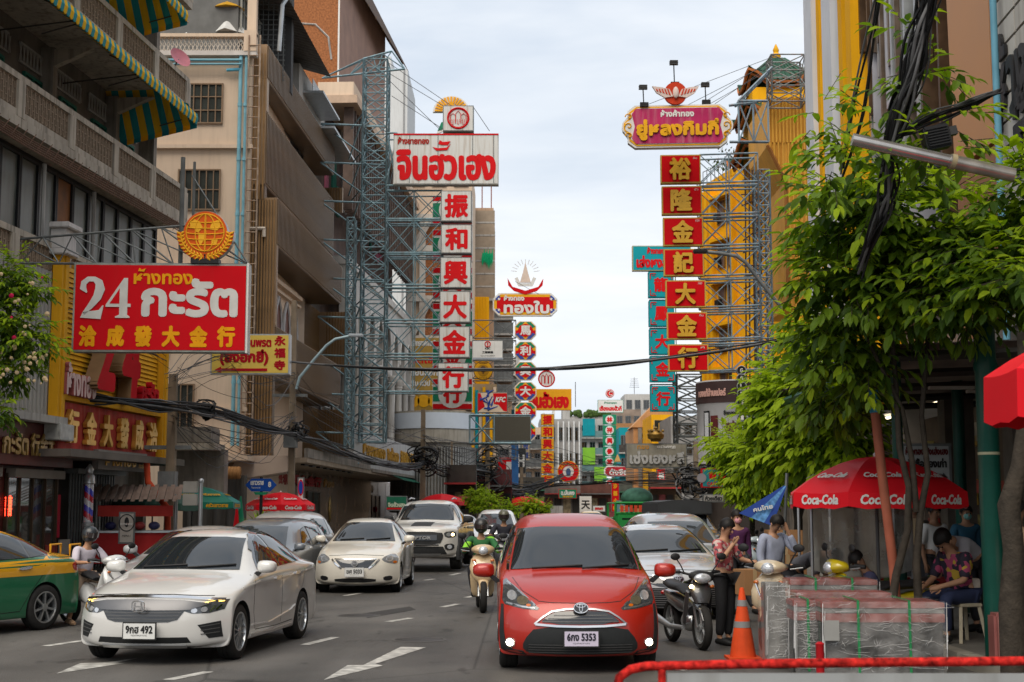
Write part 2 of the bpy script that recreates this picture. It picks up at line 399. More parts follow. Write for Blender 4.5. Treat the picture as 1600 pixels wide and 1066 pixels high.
 # station rows: yt zt  (centre line) | wt ze ye (top edge) | ys wb zb (shoulder) | crease
ROWS={'sedan':[(.13,.17,.62,.17,.26,.44,.80,.19,0),(.03,.24,.66,.24,.20,.46,.86,.27,0),(-.01,.42,.68,.42,.20,.48,.88,.44,0),(.01,.58,.66,.58,.18,.52,.88,.60,0),(.06,.70,.66,.69,.22,.58,.87,.68,.3),(.16,.78,.64,.775,.30,.68,.86,.74,0),(.6,.90,.66,.88,.66,.9,.87,.82,0),(1.05,.975,.70,.94,1.12,1.2,.87,.87,.5),(1.27,1.03,.70,.98,1.36,1.42,.865,.91,.3),(1.75,1.33,.585,1.28,1.84,1.86,.86,.93,0),(2.15,1.475,.54,1.43,2.18,2.25,.86,.94,0),(2.7,1.50,.54,1.455,2.7,2.75,.86,.95,0),(3.2,1.46,.53,1.42,3.18,3.25,.86,.96,0),(3.6,1.34,.54,1.29,3.55,3.6,.855,.98,0),(4.0,1.12,.62,1.07,3.95,3.95,.84,1.0,.3),(4.4,1.08,.62,1.05,4.33,4.2,.82,.98,.4),(4.55,.95,.60,.93,4.45,4.3,.80,.88,0),(4.56,.6,.62,.6,4.42,4.32,.81,.62,0),(4.5,.3,.60,.3,4.36,4.28,.79,.35,0),(4.36,.2,.55,.2,4.25,4.2,.74,.22,0)],'mpv':[(.12,.16,.60,.16,.24,.40,.80,.19,0),(.03,.22,.66,.22,.16,.42,.85,.26,0),(0,.42,.68,.42,.14,.44,.86,.45,0),(.03,.60,.66,.60,.16,.46,.86,.62,0),(.10,.75,.64,.73,.24,.52,.85,.72,.2),(.26,.87,.62,.845,.36,.62,.845,.80,0),(.55,.97,.62,.945,.60,.8,.84,.90,0),(.86,1.04,.67,1.00,.95,1.0,.84,.97,.5),(1.0,1.12,.68,1.07,1.1,1.15,.845,1.0,.2),(1.42,1.41,.655,1.37,1.50,1.55,.85,1.02,0),(1.80,1.62,.63,1.58,1.85,1.95,.855,1.02,0),(2.4,1.70,.64,1.66,2.4,2.45,.855,1.02,.3),(3.1,1.70,.64,1.66,3.1,3.1,.855,1.02,.3),(3.8,1.66,.62,1.62,3.75,3.7,.85,1.02,0),(4.12,1.56,.53,1.5,4.02,3.9,.83,1.02,0),(4.24,1.1,.62,1.1,4.15,4.0,.82,1.0,0),(4.27,.7,.64,.7,4.18,4.05,.82,.7,0),(4.22,.35,.60,.35,4.12,4.02,.80,.4,0),(4.08,.2,.55,.2,4.0,3.95,.74,.24,0)],'pickup':[(.10,.32,.66,.32,.24,.45,.86,.36,0),(.01,.42,.72,.42,.16,.47,.92,.45,0),(0,.65,.74,.65,.14,.5,.93,.66,0),(.03,.95,.74,.93,.16,.52,.93,.90,0),(.10,1.10,.74,1.08,.20,.56,.93,1.04,.4),(.3,1.17,.74,1.14,.34,.7,.92,1.08,0),(.8,1.22,.76,1.19,.84,1.0,.915,1.12,0),(1.25,1.26,.78,1.21,1.3,1.4,.91,1.15,.5),(1.4,1.33,.77,1.28,1.5,1.55,.91,1.17,.2),(1.75,1.6,.66,1.55,1.85,1.9,.91,1.18,0),(2.1,1.80,.62,1.75,2.15,2.25,.91,1.18,0),(2.6,1.86,.62,1.81,2.6,2.65,.91,1.18,0),(3.1,1.85,.62,1.8,3.1,3.1,.91,1.19,0),(3.45,1.76,.62,1.72,3.42,3.4,.91,1.2,.2),(3.6,1.3,.74,1.28,3.55,3.5,.91,1.2,.5),(3.8,1.2,.78,1.2,3.8,3.75,.91,1.2,.6),(4.6,1.2,.78,1.2,4.6,4.55,.91,1.2,.6),(5.2,1.2,.78,1.2,5.15,5.1,.91,1.2,.5),(5.28,.9,.76,.9,5.2,5.12,.90,.9,0),(5.25,.5,.72,.5,5.18,5.1,.88,.55,0)],'van':[(.12,.18,.62,.18,.26,.44,.84,.2,0),(.03,.26,.70,.26,.2,.46,.9,.3,0),(0,.45,.74,.45,.17,.47,.92,.48,0),(.03,.75,.72,.75,.19,.5,.92,.76,0),(.12,.95,.70,.93,.26,.56,.91,.9,.2),(.35,1.05,.68,1.03,.42,.68,.905,.99,0),(.65,1.12,.68,1.09,.72,.85,.9,1.04,0),(.85,1.16,.73,1.12,.95,1.05,.9,1.08,.4),(1.0,1.25,.73,1.2,1.1,1.2,.905,1.1,.2),(1.4,1.55,.68,1.5,1.5,1.6,.91,1.1,0),(1.75,1.78,.66,1.72,1.82,1.95,.915,1.1,0),(2.3,1.89,.66,1.83,2.3,2.35,.915,1.1,0),(3.3,1.9,.66,1.84,3.3,3.3,.915,1.1,0),(4.3,1.87,.65,1.8,4.3,4.2,.91,1.1,0),(4.75,1.7,.64,1.64,4.65,4.5,.88,1.1,0),(4.87,1.2,.7,1.2,4.78,4.6,.87,1.05,0),(4.9,.7,.7,.7,4.8,4.65,.87,.7,0),(4.8,.3,.66,.3,4.7,4.6,.84,.35,0)],}
def make_body(kind,L_,W_,H_,root,m,arches,ar,zs=.19,name='body',lev=3,wellmat=BLACKP):
 rows=ROWS[kind];L0=max(r[0]for r in rows);H0=max(r[1]for r in rows);W0=max(r[6]for r in rows)*2
 ky,kz,kx=L_/L0,H_/H0,W_/W0*1.012
 vs,fs,cre=[],[],[]
 n=16
 for r in rows:
  yt,zt,wt,ze,ye,ys,wb,zb,c=r
  z0=min(zs+.0,zt*.98);zm=z0+(zb-z0)*.5;front=r is rows[0]or r is rows[1]
  half=[(0,yt,zt),(wt*.55,yt+(ye-yt)*.35,zt-(zt-ze)*.3),(wt,ye,ze),(wb,ys,zb),(wb*1.0,ys,zm+(zb-zm)*.25),(wb*.995,ys,z0+(zb-z0)*.22),(wb*.955,ys,z0),(wb*.7,ys,z0-.01),(0,(ys+yt)/2 if abs(ys-yt)>.2 else yt,z0-.01)]
  ring=half+[(-x,y,z)for x,y,z in half[-2:0:-1]]
  vs+=[(x*kx,y*ky,z*kz if z>zs else z)for x,y,z in ring]
  cre+=[c]*1
 k=len(rows)
 for i in range(k-1):
  for j in range(n):
   fs.append((i*n+j,(i+1)*n+j,(i+1)*n+(j+1)%n,i*n+(j+1)%n))
 fs+=[tuple(range(n)),tuple(range(k*n-1,(k-1)*n-1,-1))]
 me=bpy.data.meshes.new(name);me.from_pydata(vs,[],fs);me.materials.append(m);me.materials.append(wellmat)
 o=bpy.data.objects.new(name,me);TMP.collection.objects.link(o)
 b=bmesh.new();b.from_mesh(me);bmesh.ops.recalc_face_normals(b,faces=b.faces)
 cl=b.edges.layers.float.new('crease_edge');b.verts.ensure_lookup_table()
 for e in b.edges:
  i,j=sorted((e.verts[0].index,e.verts[1].index))
  if i//n==j//n:
   e[cl]=cre[i//n]
  else:
   q=i%n
   if q in(3,13):e[cl]=.45
   if q in(6,10):e[cl]=.5
 b.to_mesh(me);b.free()
 md=o.modifiers.new('s','SUBSURF');md.levels=lev;md.render_levels=lev
 tmp=[]
 for y in arches:
  for sx_ in(-1,1):
   c=MB();c.lathe([(ar,sx_*(W_/2-.30)),(ar,sx_*(W_/2+.3))],40,(0,y,ar-.045+.0),'x')
   co=c.build('cut',[BLACKP]);COL.objects.unlink(co);TMP.collection.objects.link(co);tmp.append(co)
   md=o.modifiers.new('b','BOOLEAN');md.operation='DIFFERENCE';md.object=co;md.solver='EXACT';md.material_mode='TRANSFER'
 me2=bpy.data.meshes.new_from_object(evaluated(o))
 o.modifiers.clear();o.data=me2;TMP.collection.objects.unlink(o);COL.objects.link(o)
 for c in tmp:bpy.data.objects.remove(c)
 me2.polygons.foreach_set('use_smooth',[True]*len(me2.polygons));me2.set_sharp_from_angle(angle=R(42))
 o.parent=root
 return o
def wheel(root,x,y,r,w=.2,spokes=10,rimm=SILVER,steer=0,side=1,rr=.68,dark=BLACKP):
 wh=thing('wheel','','x');del wh['label'];del wh['category']
 wh.parent=root;wh.location=(x,y,r);wh.rotation_euler=(0,0,steer+(0 if side>0 else math.pi))
 b=MB();q=w/2
 b.lathe([(r*rr,-q),(r*.9,-q-.004),(r*.975,-q+.015),(r,-q+.04),(r,-q*.3),(r*.985,-q*.28),(r*.985,-q*.2),(r,-q*.18),(r,q*.18),(r*.985,q*.2),(r*.985,q*.28),(r,q*.3),(r,q-.04),(r*.975,q-.015),(r*.9,q+.004),(r*rr,q)],36,axis='x',cap=False)
 b.build('tyre',RUBBER,wh,50)
 b=MB();R0=r*rr
 b.lathe([(R0*1.02,q*.3),(R0*1.03,q+.001),(R0*.95,q+.002),(R0*.9,q-.03),(R0*.9,q*.0)],36,axis='x',cap=False)
 for i in range(spokes):
  a=2*math.pi*i/spokes;ww=min(.055,2.4*R0/spokes*.42)
  M_=Matrix.Rotation(a,3,'X')
  pts=[M_@Vector((xx,yy*k,zz))for zz,k in((R0*.12,.75),(R0*.95,1.1))for xx,yy in((q-.045,-ww/2),(q-.004,-ww/2),(q-.004,ww/2),(q-.045,ww/2))]
  b.add(pts,[(0,1,5,4),(1,2,6,5),(2,3,7,6),(3,0,4,7)])
 b.lathe([(R0*.24,q-.05),(R0*.24,q-.002),(R0*.16,q+.004)],18,axis='x')
 b.build('rim',rimm,wh,40)
 b=MB();b.lathe([(R0*.95,q-.07),(R0*.95,q-.062)],24,axis='x');b.lathe([(R0*.5,q-.06),(R0*.5,q-.045)],20,axis='x');b.build('brake_disc',dark,wh,40)
 return wh
def mirror_part(root,mat_,x,y,z,s=1,big=1.0):
 for sd in(-1,1):
  b=MB();b.X=Matrix.Translation((sd*x,y,z))
  pr=[]
  for i,(yy,k)in enumerate(((-.075,.35),(-.06,.75),(-.02,.97),(.03,1),(.055,.96))):
   pr.append((yy,k))
  vs=[];n=20
  for yy,k in pr:
   for j in range(n):
    a=2*math.pi*j/n;ca,sa=math.cos(a),math.sin(a)
    ex=math.copysign(abs(ca)**.65,ca)*.115*k*big;ez=math.copysign(abs(sa)**.65,sa)*.075*k*big*(1-.12*ca*sd)
    vs.append((ex+sd*.02,yy+abs(ex)*.1,ez))
  fs=[(i*n+j,(i+1)*n+j,(i+1)*n+(j+1)%n,i*n+(j+1)%n)for i in range(len(pr)-1)for j in range(n)]
  fs+=[tuple(range(n)),tuple(range(5*n-1,4*n-1,-1))]
  b.add([Vector(v)for v in vs],[tuple(reversed(f))for f in fs])
  o=b.build('side_mirror',mat_,root,50)
  c=MB();c.X=b.X;c.prism([(-.1*sd,-.055),(-.03*sd,-.06),(-.12*sd,-.14),(-.18*sd,-.12)],-.02,.04)
  c.lathe([(.001,0),(.001,0)],3,cap=False);c.build('mirror_arm',BLACKP,o,30)
def plate(root,txt,x,y,z,w=.34,h=.15,sub='กรุงเทพมหานคร',col=(.62,.62,.6),frame=True,tilt=0,tcol=(.02,.02,.02)):
 p=MB().box(0,0,0,w+.03,.012,h+.03,).build('licence_plate',mat((.03,.03,.03)if frame else(.5,.5,.5),.4),root,bevel=.004,loc=(x,y,z))
 p.rotation_euler=(tilt,0,0)
 MB().box(0,-.008,0,w,.006,h).build('plate_face',mat(col,.35,0,.05),p)
 text(p,txt,0,.018,w*.86,h*.52,mat(tcol,.5),y=-.0125,bold=.0035,name='plate_number')
 text(p,sub,0,-.05,w*.5,h*.13,mat(tcol,.5),y=-.0125,name='plate_province')
 return p
def patches(root,sk,lst,W_=None):
 """lst: (name, view, poly, material, mirrored?, off, label)"""
 for it in lst:
  name,view,poly,m,mir=it[:5];off=it[5]if len(it)>5 else .006;hh=it[6]if len(it)>6 else .05
  par=it[7]if len(it)>7 else root
  for sd in((1,-1)if mir else(1,)):
   v=view;pl=poly
   if sd<0:
    if view in 'ftb':pl=[(-a,b)for a,b in poly]
    else:v='r' if view=='l' else 'l'
   b=MB();sk.patch(b,v,pl,off,.012,hh);b.build(name,m,root,35)
def wipers(root,sk,x0,z0,ln=.6,y=0):
 for x,dx in((-x0,ln),(x0*.15,ln*.95)):
  b=MB();pts=[]
  for i in range(7):
   t=i/6;p,n,d=sk.cast('f',x+dx*t,z0+.03*t);pts.append(p+n*.02)
  b.tube(pts,.011,5)
  b.build('wiper',BLACKP,root)
def emblem_ovals(root,x,y,z,r,tilt=-.15):
 e=bpy.data.objects.new('emblem',None);COL.objects.link(e);e.parent=root;e.location=(x,y,z);e.rotation_euler=(tilt,0,0)
 def ring(rx,rz,cx,cz,t,yy):
  pts=[(cx+rx*math.cos(a),yy,cz+rz*math.sin(a))for a in[2*math.pi*i/24 for i in range(24)]]
  b.tube(pts,t,6,closed=True)
 b=MB();b.prism(ell(0,0,r*.95,r*.65),-.004,.03);b.build('emblem_back',BLACKG,e)
 b=MB();ring(r,r*.69,0,0,r*.09,-.01);ring(r*.62,r*.22,0,r*.3,r*.075,-.014);ring(r*.22,r*.55,0,-.02*r,r*.075,-.018)
 b.build('emblem_rings',CHROME,e,60)
def lamp_unit(root,sk,view,poly,inner,label=None,mir=True,back=None,cols=None):
 """dark housing with bright bowls under a clear cover"""
 for sd in((1,-1)if mir else(1,)):
  pl=[(sd*a,b)for a,b in poly]
  b=MB();sk.patch(b,view,pl,.004,.015,.04);h=b.build('headlight',back or mat((.06,.065,.07),.12,.2,.3,25,coat=1),root,40)
  for q in inner:
   kind,cx,cz,rx,rz,mm=q
   b=MB()
   if kind=='o':sk.patch(b,view,ell(sd*cx,cz,rx,rz,14),.009,.01,.2)
   else:sk.patch(b,view,strip([(sd*a,c)for a,c in cx],cz),.010,.01,.2)
   b.build('lamp_bowl' if kind=='o' else 'lamp_strip',mm,h,40)
CARMATS=dict(bowl=mat((.6,.62,.65),.08,.6,.2,40,coat=1),amber=mat((.5,.12,.01),.1,0,.2,30,coat=1),red=mat((.35,.01,.01),.1,0,.1,20,coat=1))
LIT=mat((1,.72,.32),.3,0,0,emit=9)
LITW=mat((1,.9,.66),.3,0,0,emit=14)
def sedan_glass(root,sk,W_,k=1,kz=1,yo=0,visor=False,front=(.655,.50),zt=(1.015,1.40),gm=None):
 gm=gm or GLASSD
 a,b=front
 patches(root,sk,[('windscreen','f',[(-a,zt[0]-.012),(0,zt[0]-.0),(a,zt[0]-.012),(b,zt[1]-.02),(b*.6,zt[1]),(-b*.6,zt[1]),(-b,zt[1]-.02)],gm,False,.009,.03)])
 def q(pts):return[(yo+y*k,z*kz)for y,z in pts]
 fr=q([(1.68,.975),(1.84,1.12),(2.18,1.335),(2.5,1.40),(3.0,1.375),(3.42,1.265),(3.78,1.09),(3.70,1.035),(1.72,.965)])
 patches(root,sk,[('window_surround','l',fr,BLACKG,True,.005,.035),('side_window','l',q([(1.76,.99),(1.88,1.10),(2.2,1.31),(2.45,1.372),(2.45,.995)]),gm,True,.010,.035),('side_window','l',q([(2.54,.998),(2.54,1.372),(2.98,1.348),(3.28,1.27),(3.28,1.018)]),gm,True,.010,.035),('side_window','l',q([(3.32,1.02),(3.32,1.26),(3.5,1.175),(3.64,1.05)]),gm,True,.010,.035)])
 seam=mat((.02,.02,.02),.6,0,0)
 patches(root,sk,[('door_seam','l',strip(q([(1.42,.93),(1.36,.8),(1.34,.5),(1.44,.3)]),.009),seam,True,.0015,.1),('door_seam','l',strip(q([(2.50,.97),(2.52,.7),(2.50,.3)]),.009),seam,True,.0015,.1),('door_seam','l',strip(q([(3.60,1.0),(3.50,.75),(3.30,.55),(3.12,.3)]),.009),seam,True,.0015,.1),('door_seam','l',strip(q([(1.46,.29),(2.3,.27),(3.12,.29)]),.009),seam,True,.0015,.1),('door_handle','l',sm(q([(2.18,.83),(2.42,.845),(2.42,.885),(2.18,.87)]),1),CHROME,True,.022,.1),('door_handle','l',sm(q([(3.05,.855),(3.29,.87),(3.29,.91),(3.05,.895)]),1),CHROME,True,.022,.1)])
def car_root(name,label,cat,loc,rz,group=None):return thing(name,label,cat,loc,rz,group)
def rear_simple(root,sk,W_,z=.85):
 patches(root,sk,[('tail_light','b',sm([(.45,z-.1),(.78,z-.12),(.80,z+.08),(.46,z+.05)],1),CARMATS['red'],True,.006,.06),('rear_window','b',[(-.55,1.12),(.55,1.12),(.46,1.36),(-.46,1.36)],GLASSD,False,.009,.035)])
 # ---------------------------------------------------------------- white saloon, large in front on the left
def honda():
 o=G(257,1018);pm=paint((.60,.59,.565),rough=.28)
 rt=car_root('white_saloon_car','pearl white saloon with amber daytime light strips, nearest car on the left','car',(-4.09,15.85,0),R(-7.5))
 Lc,Wc,Hc=4.55,1.75,1.467
 b=make_body('sedan',Lc,Wc,Hc,rt,pm,(.88,3.47),.355);sk=Skin(b)
 sedan_glass(rt,sk,Wc,zt=(1.0,1.36),front=(.66,.50))
 wipers(rt,sk,.5,1.005,.55);mirror_part(rt,pm,.93,1.55,1.02)
 blk=mat((.02,.021,.022),.5,0,.1,20)
 patches(rt,sk,[('grille_bar','f',[(-.70,.665),(-.45,.70),(0,.715),(.45,.70),(.70,.665),(.52,.605),(.40,.60),(0,.60),(-.40,.60),(-.52,.605)],mat((.15,.15,.155),.4,.7,.1),False,.014,.06),('chrome_strip','f',strip([(-.80,.695),(-.45,.728),(0,.738),(.45,.728),(.80,.695)],.022),CHROME,False,.02,.06),('upper_grille','f',[(-.47,.598),(.47,.598),(.40,.50),(.30,.475),(-.30,.475),(-.40,.50)],BLACKG,False,.006,.06),('lower_grille','f',[(-.50,.31),(.50,.31),(.56,.20),(-.56,.20)],blk,False,.005,.06),('lower_grille_bar','f',strip([(-.48,.215),(.48,.215)],.028),SILVER,False,.018,.08),('chin_spoiler','f',[(-.66,.185),(.66,.185),(.62,.15),(-.62,.15)],blk,False,.012,.08),('fog_lamp_recess','f',[(.60,.44),(.80,.475),(.82,.30),(.70,.29)],blk,True,.004,.05),('bonnet_seam','f',strip([(-.70,.745),(-.3,.765),(.3,.765),(.70,.745)],.007),BLACKP,False,.002,.06),('windscreen_sticker','f',[(-.52,1.29),(-.38,1.295),(-.38,1.33),(-.51,1.325)],mat((.2,.35,.3),.3),False,.007,.1),('sill_trim','l',strip([(1.3,.235),(2.2,.215),(3.05,.235)],.03),mat((.5,.49,.47),.3),True,.012,.1),('door_crease','l',strip([(1.2,.36),(2.0,.33),(2.9,.42),(3.1,.47)],.014),pm,True,.016,.1),('shoulder_crease','l',strip([(.95,.80),(1.6,.845),(2.8,.865),(4.0,.90)],.014),pm,True,.008,.1)])
 for i in range(3):
  patches(rt,sk,[('grille_slat','f',strip([(-.44+i*.03,.575-i*.033),(.44-i*.03,.575-i*.033)],.008),mat((.09,.09,.09),.2),False,.012,.1),('fog_slat','f',strip([(.63,.42-i*.04),(.79,.445-i*.045)],.008),mat((.07,.07,.07),.3),True,.010,.1)])
 lamp_unit(rt,sk,'f',[(.50,.655),(.80,.70),(.835,.70),(.82,.60),(.70,.565),(.54,.565),(.44,.60)],[('s',[(.50,.648),(.80,.69)],.016,0,0,mat((1,.62,.12),.3,0,0,emit=2.2)),('o',.56,.595,.03,.026,CARMATS['bowl']),('o',.65,.605,.03,.028,CARMATS['bowl']),('s',[(.70,.58),(.74,.64)],.014,0,0,CHROME),('s',[(.75,.6),(.79,.65)],.014,0,0,CHROME)])
 plate(rt,'9กฮ 492',.02,-.035,.385,.36,.165)
 e=MB();e.prism([(-.055,-.04),(-.04,-.04),(-.032,-.008),(.032,-.008),(.04,-.04),(.055,-.04),(.042,.045),(.028,.045),(.032,.008),(-.032,.008),(-.028,.045),(-.042,.045)],-.06,-.035)
 pts=[(.07*math.copysign(abs(math.cos(a))**.5,math.cos(a)),-.045,.055*math.copysign(abs(math.sin(a))**.5,math.sin(a))+.002)for a in[2*math.pi*i/28 for i in range(28)]]
 e.tube(pts,.007,6,closed=True);e.build('emblem',CHROME,rt,40,loc=(0,.0,.65))
 for x,sd in((-Wc/2+.115,-1),(Wc/2-.115,1)):
  wheel(rt,x,.88,.315,.2,14,SILVER,R(0),sd);wheel(rt,x,3.47,.315,.2,14,SILVER,0,sd)
 patches(rt,sk,[('window_visor','l',strip([(1.92,1.20),(2.08,1.29),(2.3,1.372),(2.6,1.412),(3.0,1.388),(3.45,1.265)],.035),BLACKG,True,.014,.03)])
 rear_simple(rt,sk,Wc)
honda()
# ---------------------------------------------------------------- red people carrier
def sienta():
 pm=mat((.36,.014,.005),.36,.1,.03,4,coat=.5)
 rt=car_root('red_minivan','bright red compact minivan with lit fog lamps facing the camera','car',(.72,15.05,0),R(1.0))
 Lc,Wc,Hc=4.24,1.695,1.66
 b=make_body('mpv',Lc,Wc,Hc,rt,pm,(.80,3.52),.34);sk=Skin(b)
 blk=mat((.022,.024,.025),.5,0,.1,20)
 patches(rt,sk,[('windscreen','f',[(-.715,1.035),(-.35,1.06),(.35,1.06),(.715,1.035),(.615,1.475),(.35,1.50),(-.35,1.50),(-.615,1.475)],GLASSD,False,.009,.03),('pillar_trim','f',strip([(.745,1.03),(.735,1.12),(.655,1.45)],.03),BLACKG,True,.008,.06),('roof_seam','f',strip([(.62,1.50),(.605,1.56),(.585,1.60)],.022),BLACKP,True,.004,.06),('bonnet_seam','f',strip([(-.44,.745),(-.3,.732),(0,.728),(.3,.732),(.44,.745)],.007),BLACKP,False,.002,.06),('bonnet_seam','f',strip([(.44,.75),(.60,.84),(.70,.96)],.007),BLACKP,True,.002,.06),('bumper_insert','f',sm([(-.46,.50),(.46,.50),(.60,.34),(.60,.24),(.46,.205),(-.46,.205),(-.60,.24),(-.60,.34)],1),blk,False,.005,.05),('corner_trim','f',[(.80,.70),(.825,.70),(.845,.42),(.83,.24),(.74,.20),(.56,.195),(.60,.235),(.70,.245),(.78,.30),(.80,.45)],blk,True,.007,.05),('front_skirt','f',[(-.70,.118),(.70,.118),(.66,.07),(-.66,.07)],blk,False,.015,.08),('upper_grille','f',sm([(-.44,.515),(.44,.515),(.30,.635),(.12,.65),(-.12,.65),(-.30,.635)],1),BLACKG,False,.006,.05),('chrome_strip','f',strip([(-.47,.512),(-.25,.496),(0,.492),(.25,.496),(.47,.512)],.022),CHROME,False,.02,.06),('grille_arch','f',strip([(-.48,.515),(-.40,.58),(-.30,.64),(-.15,.664),(0,.668),(.15,.664),(.30,.64),(.40,.58),(.48,.515)],.016),SILVER,False,.016,.06),('windscreen_sticker','f',[(-.025,1.16),(.02,1.16),(.02,1.205),(-.025,1.205)],mat((.5,.5,.45),.5),False,.007,.1)])
 for i in range(4):
  patches(rt,sk,[('lower_grille_slat','f',strip([(-.54,.225+i*.026),(.54,.225+i*.026)],.008),mat((.055,.055,.055),.4),False,.011,.1)])
 for i in range(3):
  w=.40-i*.06
  patches(rt,sk,[('grille_slat','f',strip([(-w,.54+i*.032),(w,.54+i*.032)],.008),mat((.1,.1,.1),.3),False,.014,.1)])
 lamp_unit(rt,sk,'f',[(.43,.675),(.45,.655),(.60,.665),(.79,.70),(.815,.745),(.80,.93),(.765,.95),(.60,.80)],[('o',.60,.745,.06,.045,mat((.14,.12,.08),.1,.3,.2,30,coat=1)),('o',.71,.79,.05,.048,CARMATS['bowl']),('s',[(.47,.70),(.62,.825),(.76,.92)],.02,0,0,SILVER),('s',[(.47,.672),(.60,.684),(.77,.715)],.016,0,0,SILVER),('o',.54,.70,.025,.014,CARMATS['amber'])])
 lamp=[('fog_lamp','f',ell(.73,.315,.05,.05,14),SILVER,True,.012,.1),('fog_lamp_bulb','f',ell(.73,.315,.033,.033,14),LITW,True,.018,.1)]
 patches(rt,sk,lamp)
 plate(rt,'6กง 5353',.0,-.03,.375,.35,.15,col=(.55,.50,.62),tcol=(.02,.02,.03))
 emblem_ovals(rt,0,.03,.685,.075)
 wipers(rt,sk,.48,1.045,.56);mirror_part(rt,pm,1.0,1.08,1.03,big=1.06)
 for x,sd in((-Wc/2+.105,-1),(Wc/2-.105,1)):
  wheel(rt,x,.80,.305,.195,10,SILVER,0,sd);wheel(rt,x,3.52,.305,.195,10,SILVER,0,sd)
 patches(rt,sk,[('side_window','l',[(1.62,1.08),(1.66,1.13),(2.02,1.43),(2.3,1.50),(2.3,1.08)],GLASSD,True,.010,.04),('side_window','l',[(2.36,1.08),(2.36,1.50),(3.2,1.50),(3.2,1.08)],GLASSD,True,.010,.04),('side_window','l',[(3.26,1.08),(3.26,1.5),(3.8,1.42),(3.9,1.1)],GLASSD,True,.010,.04)])
 rear_simple(rt,sk,Wc)
sienta()
# ---------------------------------------------------------------- taxi at the left edge (rear quarter and side)
def taxi():
 gr=paint((.008,.13,.055));ye=paint((.75,.36,.01))
 # faces left: its tail is towards the picture centre
 rt=car_root('green_yellow_taxi','green and yellow taxi leaving the frame at the left edge','taxi',(-8.94,17.54,0),R(-25),None)
 Lc,Wc,Hc=4.6,1.775,1.47
 b=make_body('sedan',Lc,Wc,Hc,rt,gr,(.93,3.63),.36);sk=Skin(b)
 sedan_glass(rt,sk,Wc,k=1.01,zt=(1.0,1.36))
 patches(rt,sk,[('yellow_panel','l',[(1.45,.76),(4.42,.78),(4.42,.98),(4.28,1.05),(3.82,1.10),(3.6,.99),(1.5,.95)],ye,True,.0022,.06),('roof_panel','t',[(-.47,1.95),(.47,1.95),(.50,3.6),(.58,3.95),(-.58,3.95),(-.50,3.6)],ye,False,.003,.06),('boot_panel','t',[(-.74,4.0),(.74,4.0),(.66,4.42),(-.66,4.42)],ye,False,.003,.06),('roof_rail','l',[(1.66,1.13),(2.10,1.365),(2.5,1.42),(3.0,1.40),(3.45,1.28),(3.85,1.12),(4.1,1.06),(4.0,1.14),(3.5,1.36),(3.0,1.47),(2.4,1.48),(2.0,1.42)],ye,True,.0028,.05),('tail_light','l',sm([(4.22,.80),(4.48,.82),(4.46,.95),(4.16,.93)],1),CARMATS['red'],True,.008,.05)])
 rear_simple(rt,sk,Wc)
 t=MB();sk.patch(t,'l',[(0,0),(.01,0),(.01,.01)],-.02,.0,1)
 text(rt,'0584',0,0,.34,.09,mat((.6,.6,.55),.5),bold=.004,name='fleet_number').matrix_local=Matrix.Translation((.9,2.2,.42))@Matrix.Rotation(R(90),4,'Z')
 mirror_part(rt,ye,.94,1.58,1.03)
 for x,sd in((-Wc/2+.115,-1),(Wc/2-.115,1)):
  wheel(rt,x,.93,.318,.2,7,SILVER,0,sd);wheel(rt,x,3.63,.318,.2,7,SILVER,0,sd)
taxi()
# ---------------------------------------------------------------- white saloon in the second row
def almera():
 pm=paint((.66,.62,.54))
 rt=car_root('white_saloon_car','cream white saloon with V shaped chrome grille and plate ending 5033','car',(-3.13,28.6,0),R(-1.5))
 Lc,Wc,Hc=4.45,1.695,1.50
 b=make_body('sedan',Lc,Wc,Hc,rt,pm,(.86,3.46),.335);sk=Skin(b)
 sedan_glass(rt,sk,Wc,k=.98,kz=1.02,zt=(1.02,1.39))
 patches(rt,sk,[('upper_grille','f',[(-.40,.665),(.40,.665),(.26,.515),(-.26,.515)],BLACKG,False,.006,.05),('chrome_strip','f',strip([(.47,.68),(.40,.60),(.27,.505)],.03),CHROME,True,.018,.06),('chrome_strip','f',strip([(-.42,.685),(.42,.685)],.014),CHROME,False,.014,.1),('lower_grille','f',sm([(-.42,.31),(.42,.31),(.40,.23),(-.40,.23)],1),BLACKP,False,.006,.06),('fog_lamp_recess','f',sm([(.55,.34),(.72,.36),(.72,.27),(.56,.26)],1),BLACKP,True,.006,.05),('chin_spoiler','f',strip([(-.74,.185),(0,.165),(.74,.185)],.02),mat((.25,.25,.25),.4),False,.02,.08),('bonnet_seam','f',strip([(-.55,.75),(0,.775),(.55,.75)],.007),BLACKP,False,.002,.06)])
 lamp_unit(rt,sk,'f',sm([(.50,.70),(.58,.62),(.80,.575),(.83,.70),(.72,.80)],1),[('o',.66,.69,.06,.055,CARMATS['bowl']),('o',.76,.62,.035,.025,CARMATS['amber'])],back=mat((.25,.26,.27),.1,.3,.2,25,coat=1))
 e=MB();e.lathe([(.05,0),(.05,.02),(.062,.02),(.062,0)],20,axis='y');e.box(0,-.01,0,.14,.015,.022);e.build('emblem',CHROME,rt,40,loc=(0,-.04,.60))
 plate(rt,'ฆศ 5033',0,-.035,.43,.36,.16,frame=False)
 wipers(rt,sk,.48,1.03,.5);mirror_part(rt,pm,.92,1.5,1.06)
 MB().tube([(0,2.1,1.48),(0,2.4,1.72)],.006,5).build('antenna',BLACKP,rt)
 for x,sd in((-Wc/2+.105,-1),(Wc/2-.105,1)):
  wheel(rt,x,.86,.30,.18,8,SILVER,0,sd);wheel(rt,x,3.46,.30,.18,8,SILVER,0,sd)
 rear_simple(rt,sk,Wc)
almera()
